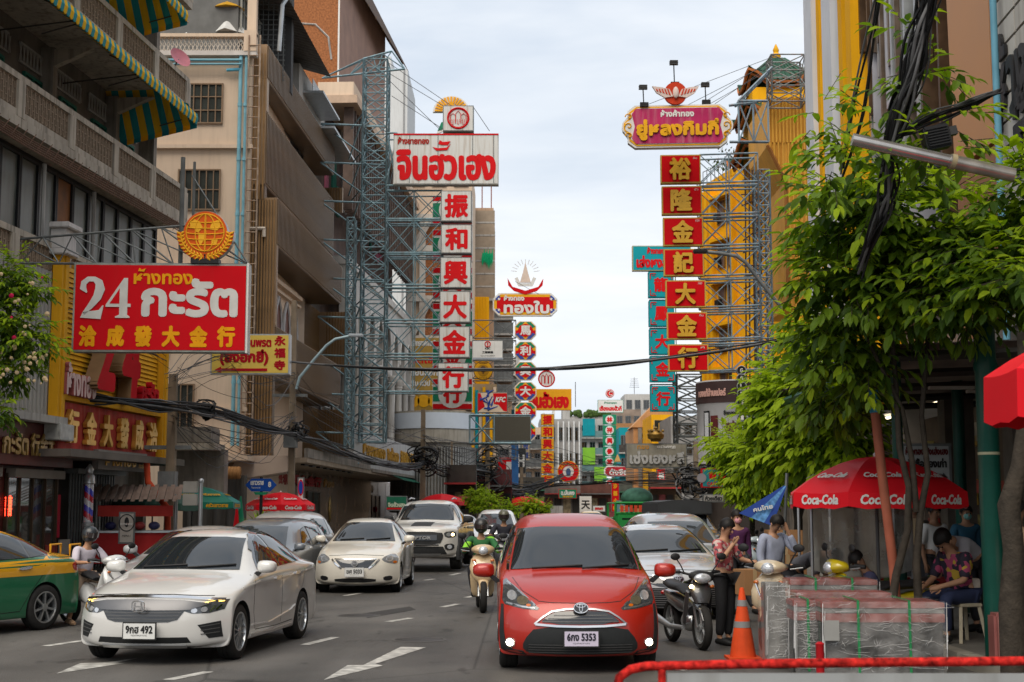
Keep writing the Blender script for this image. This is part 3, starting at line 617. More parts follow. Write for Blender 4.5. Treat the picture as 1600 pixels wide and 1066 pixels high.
def ranger():
 pm=paint((.62,.60,.555));blk=mat((.03,.031,.032),.55,0,.1,10)
 rt=car_root('white_pickup_truck','raised white pickup truck with black bonnet stripe and black grille','pickup truck',(-2.42,37.6,.06),R(-4))
 Lc,Wc,Hc=5.3,1.88,1.86
 b=make_body('pickup',Lc,Wc,Hc,rt,pm,(.98,4.15),.47,zs=.36);sk=Skin(b)
 patches(rt,sk,[('windscreen','f',[(-.74,1.29),(0,1.315),(.74,1.29),(.62,1.71),(0,1.74),(-.62,1.71)],GLASSD,False,.009,.035),('grille','f',sm([(-.56,1.0),(.56,1.0),(.62,.88),(.50,.66),(-.50,.66),(-.62,.88)],1),blk,False,.02,.06),('grille_lettering_bar','f',strip([(-.44,.85),(.44,.85)],.14),BLACKG,False,.035,.1),('lower_bumper','f',[(-.60,.62),(.60,.62),(.70,.42),(-.70,.42)],blk,False,.012,.06),('skid_plate','f',[(-.55,.44),(.55,.44),(.48,.37),(-.48,.37)],SILVER,False,.02,.06),('bonnet_stripe','t',[(-.28,.28),(.26,.28),(.26,1.15),(-.28,1.15)],blk,False,.004,.08),('fog_lamp_surround','f',sm([(.62,.68),(.86,.70),(.87,.54),(.66,.52)],1),blk,True,.014,.05),('fog_lamp','f',ell(.755,.61,.055,.055,12),LENS,True,.022,.1),('side_window','l',[(1.78,1.24),(2.15,1.66),(2.62,1.72),(2.62,1.24)],GLASSD,True,.010,.04),('side_window','l',[(2.68,1.24),(2.68,1.72),(3.15,1.70),(3.38,1.6),(3.42,1.24)],GLASSD,True,.010,.04),('door_seam','l',strip([(1.66,1.2),(1.6,.6)],.01),BLACKP,True,.002,.1),('door_seam','l',strip([(2.65,1.2),(2.65,.5)],.01),BLACKP,True,.002,.1),('door_seam','l',strip([(3.48,1.3),(3.48,.6)],.012),BLACKP,True,.002,.1),('door_handle','l',strip([(2.35,1.08),(2.55,1.085)],.03),blk,True,.02,.1),('door_handle','l',strip([(3.2,1.08),(3.4,1.085)],.03),blk,True,.02,.1)])
 text(rt,'RAPTOR',0,.85,.62,.09,mat((.45,.45,.44),.3,.5),y=-.075,bold=.008,name='grille_lettering')
 lamp_unit(rt,sk,'f',sm([(.60,1.0),(.90,1.02),(.92,.86),(.66,.84)],1),[('o',.74,.93,.06,.05,CARMATS['bowl']),('o',.83,.93,.035,.035,LIT)])
 for y in(.98,4.15):
  for sd in(-1,1):
   f=MB();pts=[]
   for i in range(13):
    a=math.pi*(-.08+1.16*i/12);pts.append((sd*(Wc/2+.02),y+math.cos(a)*.50,.40+math.sin(a)*.50))
   f.tube(pts,.06,8);f.build('fender_flare',blk,rt,50)
   wheel(rt,sd*(Wc/2-.08),y,.415,.28,6,mat((.05,.05,.05),.4,.4),0,sd,rr=.55)
 for sd in(-1,1):
  MB().tube([(sd*.98,1.75,.45),(sd*.98,3.3,.45)],.05,8).build('side_step',blk,rt)
  MB().tube([(sd*.6,2.2,1.86),(sd*.6,2.6,1.9),(sd*.6,3.3,1.88)],.02,6).build('roof_rail',SILVER,rt)
 mirror_part(rt,blk,1.08,1.72,1.32,big=1.25)
 bb=MB();bb.tube([(-.5,.02,.30+.36),(-.3,-.02,.66),(.3,-.02,.66),(.5,.02,.66)],.02,6);bb.build('bumper_bar',blk,rt)
ranger()
def camry():
 pm=paint((.42,.43,.45),rough=.25)
 rt=car_root('silver_saloon_car','silver saloon parked beside the red minivan with plate ending 955','car',(2.53,21.9,0),R(2))
 Lc,Wc,Hc=4.88,1.84,1.45
 b=make_body('sedan',Lc,Wc,Hc,rt,pm,(.93,3.76),.36);sk=Skin(b)
 sedan_glass(rt,sk,Wc,k=1.07,zt=(.995,1.34),front=(.70,.54))
 patches(rt,sk,[('upper_grille','f',sm([(-.62,.69),(-.2,.64),(-.1,.585),(.1,.585),(.2,.64),(.62,.69),(.55,.60),(.2,.50),(-.2,.50),(-.55,.60)],1),BLACKG,False,.008,.05),('chrome_strip','f',strip([(-.72,.705),(-.3,.67),(-.16,.60),(0,.575),(.16,.60),(.3,.67),(.72,.705)],.022),CHROME,False,.018,.06),('lower_grille','f',[(-.60,.50),(.60,.50),(.76,.22),(-.76,.22)],BLACKP,False,.006,.06),('chrome_strip','f',strip([(-.78,.205),(0,.195),(.78,.205)],.02),CHROME,False,.016,.08),('bonnet_seam','f',strip([(-.6,.75),(0,.77),(.6,.75)],.007),BLACKP,False,.002,.06)])
 for i in range(8):
  patches(rt,sk,[('grille_slat','f',strip([(-.58-i*.02,.475-i*.032),(.58+i*.02,.475-i*.032)],.010),mat((.22,.22,.23),.3,.5),False,.012,.1)])
 lamp_unit(rt,sk,'f',[(.48,.70),(.66,.74),(.86,.755),(.86,.66),(.66,.635)],[('o',.70,.69,.035,.03,CARMATS['bowl']),('s',[(.56,.685),(.84,.725)],.012,0,0,LENS)])
 plate(rt,'พท 955',.03,-.035,.40,.38,.17,frame=False,col=(.45,.46,.47));emblem_ovals(rt,0,-.01,.63,.085)
 wipers(rt,sk,.5,1.0,.55);mirror_part(rt,pm,.97,1.65,1.0)
 for x,sd in((-Wc/2+.115,-1),(Wc/2-.115,1)):
  wheel(rt,x,.93,.325,.2,10,SILVER,0,sd);wheel(rt,x,3.76,.325,.2,10,SILVER,0,sd)
 rear_simple(rt,sk,Wc)
camry()
def simple_car(label,loc,rz,kind,dims,col,lampz=(.68,.6),name='parked_car',cat='car',arches=None,spokes=8,roofbox=False,platetxt=None):
 Lc,Wc,Hc=dims;pm=paint(col)
 rt=car_root(name,label,cat,loc,rz)
 a=arches or(.19*Lc,.76*Lc)
 rr=.33 if kind in('van','mpv')else .31
 b=make_body(kind,Lc,Wc,Hc,rt,pm,a,rr+.04,lev=2);sk=Skin(b)
 if kind=='sedan':sedan_glass(rt,sk,Wc,k=Lc/4.55,kz=Hc/1.467,zt=(1.0*Hc/1.467,1.36*Hc/1.467))
 else:
  zc,zt_=(1.07,1.5)if kind=='mpv' else(1.22,1.68)
  kz=Hc/(1.7 if kind=='mpv' else 1.9);zc*=kz;zt_*=kz;k=Lc/(4.27 if kind=='mpv' else 4.9)
  patches(rt,sk,[('windscreen','f',[(-.70,zc),(.70,zc),(.56,zt_),(0,zt_+.02),(-.56,zt_)],GLASSL,False,.009,.035),('side_window','l',[(1.66*k,zc+.02),(2.08*k,zt_-.05),(2.35*k,zt_),(2.35*k,zc)],GLASSD,True,.010,.04),('side_window','l',[(2.42*k,zc),(2.42*k,zt_),(3.3*k,zt_-.02),(3.3*k,zc)],GLASSD,True,.010,.04),('side_window','l',[(3.36*k,zc),(3.36*k,zt_-.02),(3.75*k,zt_-.12),(3.85*k,zc+.05)],GLASSD,True,.010,.04),('door_seam','l',strip([(2.38*k,zc),(2.38*k,.35)],.01),BLACKP,True,.002,.1),('door_seam','l',strip([(3.33*k,zc),(3.2*k,.45)],.01),BLACKP,True,.002,.1),('door_handle','l',strip([(2.1*k,.9),(2.3*k,.905)],.03),CHROME,True,.02,.1),('door_handle','l',strip([(3.0*k,.9),(3.2*k,.905)],.03),CHROME,True,.02,.1)])
 z1,z2=lampz
 patches(rt,sk,[('headlight','f',sm([(.50,z1),(.80,z1+.06),(.82,z2-.02),(.56,z2)],1),LENS,True,.006,.05),('grille','f',sm([(-.42,z1),(.42,z1),(.36,z2-.06),(-.36,z2-.06)],1),BLACKP,False,.006,.06),('lower_grille','f',[(-.5,.34),(.5,.34),(.56,.22),(-.56,.22)],BLACKP,False,.006,.06),('chrome_strip','f',strip([(-.44,z1+.01),(.44,z1+.01)],.02),CHROME,False,.014,.1),('tail_light','l',sm([(Lc*.93,.80),(Lc*.985,.82),(Lc*.98,.98),(Lc*.92,.96)],1),CARMATS['red'],True,.008,.05)])
 if platetxt:plate(rt,platetxt,0,-.035,.43,.34,.15,frame=False)
 mirror_part(rt,pm,Wc/2+.06,1.55 if kind=='sedan' else 1.15,zc if kind!='sedan' else 1.03)
 for x,sd in((-Wc/2+.11,-1),(Wc/2-.11,1)):
  for y in a:wheel(rt,x,y,rr,.2,spokes,SILVER,0,sd)
 rear_simple(rt,sk,Wc)
 return rt
simple_car('silver saloon mostly hidden between the white saloon and the green umbrella',(-5.65,22.2,0),R(-9),'sedan',(4.6,1.76,1.42),(.34,.34,.345),name='silver_saloon_car')
simple_car('dark grey five door car behind the white saloon on the left lane',(-5.30,27.3,0),R(-7),'mpv',(4.4,1.8,1.50),(.13,.145,.165),name='grey_hatchback_car',spokes=5)
simple_car('white estate car waiting behind the dark grey car',(-6.0,33.4,0),R(-7),'mpv',(4.6,1.8,1.62),(.5,.5,.49),name='white_estate_car')
simple_car('white saloon queueing behind the pickup truck',(-1.95,47.5,0),R(-2),'sedan',(4.4,1.72,1.47),(.6,.6,.6),name='white_saloon_car',platetxt='3กว 218')
simple_car('white car further back beside the green jacketed rider',(-.65,54,0),R(-1),'mpv',(4.3,1.75,1.6),(.62,.62,.62),name='white_hatchback_car')
simple_car('white minibus at the kerb behind the pickup truck',(-3.9,56,0),R(-3),'van',(4.9,1.8,1.95),(.6,.6,.58),lampz=(.85,.75),name='white_minibus',cat='minibus')
simple_car('grey people carrier with a pale windscreen behind the silver saloon',(3.45,27.6,0),R(3),'mpv',(4.7,1.85,1.60),(.3,.31,.33),name='grey_people_carrier')
v=simple_car('dark van with a square black top behind the grey people carrier',(4.75,37.5,0),R(3),'van',(4.95,1.85,1.85),(.05,.052,.055),lampz=(.85,.75),name='black_topped_van',cat='van')
rb=MB().prism([(-.74,1.5),(.74,1.5),(.72,1.84),(.3,1.90),(-.3,1.90),(-.72,1.84)],1.2,4.4);rb.build('roof_box',mat((.035,.037,.04),.6),v,bevel=.03)
simple_car('yellow taxi roof showing far behind the red minivan',(4.2,74,0),R(0),'sedan',(4.5,1.75,1.47),(.7,.42,.03),name='yellow_taxi',cat='taxi')
# ================================================================ building kit
class Plane:
 """a vertical wall plane; px() turns a photo pixel into (along, height) on it"""
 def __init__(s,X0,Y0,X1,Y1):
  s.o=(X0,Y0);l=math.hypot(X1-X0,Y1-Y0);s.d=((X1-X0)/l,(Y1-Y0)/l);s.len=l;s.rz=math.atan2(Y1-Y0,X1-X0)
 def px(s,a,b,off=0):
  q=P(a,b,1.0);ax,az=q.x,q.z-HC
  ox,oy=s.o[0]+s.d[1]*off,s.o[1]-s.d[0]*off
  t=(ox-ax*oy)/(ax*s.d[1]-s.d[0]);Y=oy+s.d[1]*t
  return t,HC+az*Y
 def root(s,name,label,cat,group=None):return thing(name,label,cat,(s.o[0],s.o[1],0),s.rz,group)
 def box(s,a,b,c,d,off=0):
  (u0,z1),(u1,z0)=s.px(a,b,off),s.px(c,d,off);return u0,u1,z0,z1
def Fr(d):return Plane(-100,d,100,d)
def frx(d,px_,py_):
 q=P(px_,py_,d);return q.x,q.z
def window(root,x0,x1,z0,z1,y,nx=2,nz=1,fm=STEELD,pm=GLASSD,fw=.06,name='window',dp=.08,bars=None):
 b=MB();
 b.bb(x0,x1,y-dp,y,z0,z0+fw);b.bb(x0,x1,y-dp,y,z1-fw,z1);b.bb(x0,x0+fw,y-dp,y,z0+fw,z1-fw);b.bb(x1-fw,x1,y-dp,y,z0+fw,z1-fw)
 for i in range(1,nx):x=x0+(x1-x0)*i/nx;b.bb(x-fw*.35,x+fw*.35,y-dp*.9,y,z0+fw,z1-fw)
 for i in range(1,nz):z=z0+(z1-z0)*i/nz;b.bb(x0+fw,x1-fw,y-dp*.8,y,z-fw*.35,z+fw*.35)
 f=b.build(name,fm,root)
 for i in range(nx):
  for j in range(nz):
   a,c=x0+(x1-x0)*i/nx,x0+(x1-x0)*(i+1)/nx;e,g_=z0+(z1-z0)*j/nz,z0+(z1-z0)*(j+1)/nz
   MB().bb(a+.02,c-.02,y-.02,y-.008,e+.02,g_-.02).build('pane',pm,f)
 return f
def ribs(root,x0,x1,z0,z1,y,step,w,dp,m,name='rib',cap=300):
 n=max(1,int((x1-x0)/step));me=None
 for i in range(min(n,cap)):
  x=x0+(i+.5)*(x1-x0)/n
  if me is None:me=MB().bb(-w/2,w/2,-dp,0,z0,z1).build(name,m,root,loc=(x,y,0))
  else:copy_of(me,name,root,(x,y,0))
def hslats(root,x0,x1,z0,z1,y,step,m,name='slat',dp=.03,gap=.02):
 n=max(1,int((z1-z0)/step));me=None;h=(z1-z0)/n
 for i in range(n):
  z=z0+(i+.5)*h
  if me is None:me=MB().add([(x0,-dp,-h/2+gap),(x1,-dp,-h/2+gap),(x1,-dp*.3,h/2),(x0,-dp*.3,h/2),(x0,0,-h/2+gap),(x1,0,-h/2+gap)],[(0,1,2,3),(4,5,1,0)]).build(name,m,root,loc=(0,y,z))
  else:copy_of(me,name,root,(0,y,z))
def truss_panel(mb,a,b,c,d,n,r,m=None,x=True):
 """lattice between chords a-b and c-d"""
 a,b,c,d=map(Vector,(a,b,c,d));mb.bar(a,b,r*2);mb.bar(c,d,r*2)
 for i in range(n+1):
  t=i/n;p,q=a.lerp(b,t),c.lerp(d,t);mb.bar(p,q,r*1.4)
  if i<n:
   t2=(i+1)/n;p2,q2=a.lerp(b,t2),c.lerp(d,t2)
   mb.bar(p,q2,r*1.1)
   if x:mb.bar(q,p2,r*1.1)
def mast(root,x0,x1,y0,y1,z0,z1,n,r,m,name='mast'):
 b=MB();co=[(x0,y0),(x1,y0),(x1,y1),(x0,y1)]
 for i in range(4):
  (xa,ya),(xb,yb)=co[i],co[(i+1)%4];truss_panel(b,(xa,ya,z0),(xa,ya,z1),(xb,yb,z0),(xb,yb,z1),n,r)
 return b.build(name,m,root)
def cable(mb,a,b,sag,r=.012,n=12,m=None,seg=5,jit=0):
 a,b=Vector(a),Vector(b);pts=[]
 for i in range(n+1):
  t=i/n;p=a.lerp(b,t);p.z-=sag*4*t*(1-t)
  if jit and 0<i<n:p+=Vector((random.uniform(-jit,jit),random.uniform(-jit,jit),random.uniform(-jit,jit)))
  pts.append(p)
 mb.tube(pts,r,seg,m,cap=False)
RED=mat((.55,.008,.012),.45,0,.06,2,streak=.08);YEL=mat((.72,.36,.02),.45,0,.08,3);REDL=mat((.6,.012,.015),.4,0,.05)
WHITEP=mat((.66,.65,.62),.5,0,.06,2,streak=.18,dirt=(.3,.25,.2));GREENP=mat((.01,.20,.10),.5,0,.08,2);TEAL=mat((.01,.26,.31),.5,0,.08,2,streak=.15)
BLUEP=mat((.03,.07,.30),.5,0,.06,2);CREAM=mat((.66,.51,.38),.8,0,.08,.6,streak=.18,dirt=(.3,.22,.15));YELB=mat((.80,.40,.012),.7,0,.10,.8,streak=.15,dirt=(.35,.13,.02))
BRONZE=mat((.15,.10,.06),.42,.25,.25,1.2);BRONZEL=mat((.30,.20,.12),.4,.4,.18,.7);RIBM=mat((.24,.14,.06),.5,.2,.25,2)
BRICKM=mat((.30,.115,.045),.9,0,.35,9,bump=.5,bscale=40);WOOD=mat((.22,.10,.04),.6,0,.3,3,streak=.3)
GREYC=mat((.40,.385,.36),.85,0,.14,1,bump=.2,streak=.45);DARKIN=mat((.035,.031,.028),.8,0,.2,2);SILVM=mat((.42,.44,.45),.35,.6,.15,2,streak=.2)
BLACKT=mat((.02,.02,.02),.5,0,0)
def board(name,label,cat,x0,y0,x1,y1,d,m,dp=.25,fm=None,rz=0,group=None,fw=.04,face='face'):
 """a sign box standing at distance d whose face fills the photo box"""
 a,b=P(x0,y0,d),P(x1,y1,d);w,h=b.x-a.x,a.z-b.z
 r=thing(name,label,cat,((a.x+b.x)/2,d,b.z),rz,group)
 MB().bb(-w/2,w/2,0,dp,0,h).build('casing',fm or STEELG,r)
 MB().bb(-w/2+fw,w/2-fw,-.012,0,fw,h-fw).build(face,m,r)
 r['w']=w;r['h']=h
 return r,w,h
 # ================================================================ left side of the street
A=Plane(-11.0,26,-9.58,41)
def grey_block():
 rt=A.root('balcony_apartment_building','grey concrete apartment block with pierced balcony walls and striped awnings at the left','building')
 L_=A.len;F=[4.35,7.66,11.0,14.3,17.6,20.9]
 zr=[A.px(100,100)[1]]
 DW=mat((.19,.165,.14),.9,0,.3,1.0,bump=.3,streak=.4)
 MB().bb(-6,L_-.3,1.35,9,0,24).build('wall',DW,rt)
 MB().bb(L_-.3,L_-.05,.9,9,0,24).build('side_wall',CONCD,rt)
 LAT=mat((.30,.225,.16),.9,0,.15,5)
 for k,zt in enumerate(F[1:]):
  zb=zt-.95;ye=-.0
  nm=MB().bb(-6,L_,-.05,1.34,zb-.22,zb).build('balcony_slab',CONC,rt)
  if k==0:
   zt0=zt
  MB().bb(-6,L_,-.04,.14,zt-.14,zt).build('balcony_rail',CONC,rt);MB().bb(-6,L_,-.02,.12,zb,zb+.16).build('balcony_kerb',CONC,rt)
  n=8;post=None;span=2.75
  xs=[L_-.15-i*span for i in range(n)]
  for x in xs:
   if post is None or True:MB().bb(x-.17,x+.17,-.06,.15,zb,zt-.14).build('balcony_post',CONC,rt)
  z0,z1=zb+.16,zt-.14;pan=None
  for i in range(n-1):
   xa,xb=xs[i+1]+.17,xs[i]-.17
   if pan is None:
    b=MB();w=xb-xa;nc=12;cw=w/nc
    b.bb(0,w,.02,.07,z0,z0+.03);b.bb(0,w,.02,.07,z1-.03,z1)
    for j in range(nc+1):
     x=j*cw;b.bb(x-.016,x+.016,.0,.08,z0,z1)
     if j<nc:
      hh=(z1-z0);c=x+cw/2
      b.bb(c-.011,c+.011,.01,.07,z0+hh*.12,z0+hh*.88)
      for q,(s0,s1)in enumerate(((0,.5),(.5,1),(0,.5),(.5,1),(0,.5))):
       zz=z0+hh*(q+.5)/5;b.bb(x+cw*s0,x+cw*s1,.01,.07,zz-.012,zz+.012)
    pan=b.build('pierced_screen',LAT,rt,loc=(xa,0,0))
   else:copy_of(pan,'pierced_screen',rt,(xa,0,0))
   # end returns of the balconies
 for zt in F[1:]:
  MB().bb(L_-.14,L_,.15,1.34,zt-.95,zt).build('balcony_end',CONC,rt)
  # doors, vents on recessed wall
 GD=mat((.02,.16,.12),.6,0,.3,4,streak=.3)
 for fl in(2,3):
  z0=F[fl]-2.3+1.25 if False else F[fl]-.95
  for i in range(7):
   x=L_-1.4-i*2.1
   window(rt,x-.5,x+.5,z0+.1,z0+2.0,1.34,2,2,GD,mat((.03,.035,.03),.3,0,.1),.07,'green_shutter_door')
   b=MB()
   b.bb(x-.75,x+.75,1.28,1.33,z0+2.15,z0+2.2);b.bb(x-.75,x+.75,1.28,1.33,z0+2.6,z0+2.65)
   for j in range(9):
    xx=x-.75+j*1.5/8;b.bar((xx,1.3,z0+2.2),(xx+.09,1.3,z0+2.6),.03);b.bar((xx+.09,1.3,z0+2.2),(xx,1.3,z0+2.6),.03)
   b.build('vent_blocks',GREYC,rt)
  for i in range(4):
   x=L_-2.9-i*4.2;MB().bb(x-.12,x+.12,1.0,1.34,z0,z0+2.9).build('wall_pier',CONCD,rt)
   b=MB();b.prism([(.0,z0+2.85),(1.3,z0+2.85),(1.3,z0+2.3)],x-.1,x+.1,plane='yz');b.build('bracket',CONC,rt)
   # second floor glazing band
 z0,z1=F[1]-.7,F[2]-1.3
 for i in range(13):
  x=L_-1.0-i*1.0
  m=mat((.22,.085,.025),.5,0,.25,3,streak=.3)if i in(6,)else mat((.12,.135,.12),.35,0,.3,1.4,streak=.5)
  window(rt,x-.49,x+.49,z0,z1,.75,1,1,BLACKP,m,.06,'tall_window')
 MB().bb(-6,L_-.2,.76,1.3,z0-.4,z1+.4).build('window_wall',DARKIN,rt)
 # hanging lamp + conduit below the slab
 for x in(6.2,9.2):MB().tube([(x,.4,6.8),(x,.4,9.6)],.05,6).build('drain_pipe',GREYC,rt)
 b=MB()
 for k in range(5):
  b.tube([(-2+k*.3,-.15-k*.03,9.75-k*.07),(4,-.18,9.62-k*.05),(9,-.2,9.7-k*.06),(L_+.5,-.25,9.72-k*.05)],.018,5)
 for i in range(40):
  x=-2+i*.43;b.bar((x,-.18,9.45),(x+.3,-.22,9.78),.02)
 b.build('rusty_cable_tray',mat((.16,.09,.06),.8,0,.3,5),rt)
grey_block()
def awning(label,zlow,u1,u0=-6,out=1.0,zhi=None,grp='striped awnings on the grey apartment block'):
 rt=A.root('striped_awning',label,'awning',grp);zhi=zhi or zlow+.75
 Y_,T_=mat((.72,.42,.02),.75,0,.1,2),mat((.02,.25,.28),.75,0,.1,2)
 bY,bT,w=MB(),MB(),.17;n=int((u1-u0)/w)
 for i in range(n):
  x=u1-(n-i)*w;b=bY if i%2 else bT
  xs=[x+w*j/3 for j in range(4)]
  prof=[(-out-.0,zlow-.02),(-out-.03,zlow+.12),(-out,zlow+.26),(-out+.1,zlow+.33),(.0,zhi)]
  vs=[]
  for j,xx in enumerate(xs):
   for q,(yy,zz)in enumerate(prof):
    s=.035*math.sin(math.pi*j/3)if q==0 else 0;vs.append((xx,yy,zz-s))
  k=len(prof);b.add(vs,[(j*k+q,(j+1)*k+q,(j+1)*k+q+1,j*k+q+1)for j in range(3)for q in range(k-1)])
  b.add([(a,c+.012,d-.01)for a,c,d in vs],[(j*k+q+1,(j+1)*k+q+1,(j+1)*k+q,j*k+q)for j in range(3)for q in range(k-1)])
  # rolled end
 for e in range(14):
  b=bY if e%2 else bT;y0,y1=-out+e*.2,-out+(e+1)*.2
  f=lambda y:min(zhi,zlow+.33+(zhi-zlow-.33)*(y+out)/out);g_=lambda y:zlow-.22*(y+out)
  b.add([(u1,y0,g_(y0)),(u1,y1,g_(y1)),(u1-.8,y1,f(y1)),(u1-.8,y0,f(y0))],[(0,1,2,3),(3,2,1,0)])
  b.add([(u1,y0,g_(y0)-.14),(u1,y1,g_(y1)-.14),(u1,y1,g_(y1)),(u1,y0,g_(y0))],[(0,1,2,3),(3,2,1,0)])
 bY.build('yellow_stripe',Y_,rt,label='yellow stripes');bT.build('teal_stripe',T_,rt,label='teal stripes')
 b=MB()
 for x in(u1-.2,u1-4,u1-8,u1-12):b.bar((x,0,zhi-.05),(x,-out,zlow+.25),.03);b.bar((x,1.2,zlow),(x,-out,zlow+.2),.03);b.bar((x,0,zlow-.1),(x,-out*.8,zlow+.1),.03)
 b.bar((u0,-out+.02,zlow+.2),(u1,-out+.02,zlow+.2),.03);b.build('awning_frame',STEELD,rt)
awning('yellow and teal striped awning shading the third floor balcony',12.35,A.px(308,190,1.0)[0])
awning('yellow and teal striped awning near the top edge of the grey block',14.95,A.px(292,50,1.0)[0])
def karat_front():
 rt=A.root('gold_shop_facade','orange yellow louvred gold shop facade with a big red 24 on it','facade')
 OR=mat((.72,.36,.02),.55,.0,.1,1.5,streak=.15);off=.25
 u0,_=A.px(92,600,off);u1,_=A.px(262,600,off);zt=7.35;zb=3.45
 MB().bb(u0,u1,-.05,.9,zb,zt).build('backing',mat((.42,.18,.012),.6),rt)
 hslats(rt,u0+.35,u1-.42,zb+.85,zt-.1,-.055,.115,OR,'slat',.05,.012)
 for(a,b,z0)in((u0-.1,u0+.33,zb+.1),(u1-.4,u1,zb-.6)):
  for k in range(3):
   w=(b-a)/3;MB().bb(a+k*w+.015,a+(k+1)*w-.015,-.30+.03*abs(k-1),-.05,z0,zt+.05).build('pilaster',OR,rt)
 x=u0+.1
 b=MB();b.bb(x-.34,x+.40,-.42,0,zt+.05,zt+.18);b.bb(x-.28,x+.34,-.36,0,zt+.18,zt+.65);b.bb(x-.38,x+.44,-.46,0,zt+.65,zt+.78);b.build('pilaster_capital',mat((.55,.52,.5),.6,0,.1,3,streak=.3),rt,bevel=.02)
 MB().bb(x-.3,x+.5,-.4,-.02,zb-.25,zb+.12).build('pilaster_base',mat((.35,.35,.33),.3,0,.3,6),rt,bevel=.02)
 MB().bb(u0+.3,u1-.35,-.22,-.04,zb+.70,zb+.86).build('cornice',OR,rt)
 # red tiled name board with gold characters
 rb=MB().bb(u0+.36,u1-.44,-.12,-.03,zb-.42,zb+.66).build('red_name_board',mat((.42,.045,.035),.5,0,.25,3,streak=.35,dirt=(.5,.2,.15)),rt)
 W_=u1-u0-.85
 for i,c in enumerate('行金大發成洽'):
  text(rb,c,u0+.42+W_*(i+.5)/6,zb+.12,.62,.78,GOLD,y=-.24,bold=.03,depth=.11,name='gold_character')
 MB().bb(u0-.4,u1+.1,-.75,.6,zb-.62,zb-.45).build('canopy',mat((.16,.14,.12),.8,0,.2,2),rt)
 # big standing red 24
 rg=mat((.50,.012,.02),.7,0,.08,1);sd=mat((.24,.15,.08),.4,.2)
 c0,z0=A.px(186,600,.5)
 text(rt,'2',A.px(172,590,.6)[0],5.55,1.15,2.15,rg,y=-.55,bold=.10,depth=.35,side=sd,name='big_digit_two',shear=.10)
 text(rt,'4',A.px(212,590,.6)[0],5.40,1.30,2.2,rg,y=-.50,bold=.10,depth=.35,side=sd,name='big_digit_four',shear=.10)
 a,z=A.px(122,595,.3);text(rt,'ห้างทอง',a+.1,z,1.75,.75,mat((.60,.42,.40),.4),y=-.36,bold=.03,depth=.15,side=mat((.35,.1,.1),.5),name='shop_lettering')
 a,z=A.px(232,615,.3);text(rt,'กะรัต',a,z,1.3,.62,rg,y=-.36,bold=.03,depth=.15,name='shop_lettering')
karat_front()
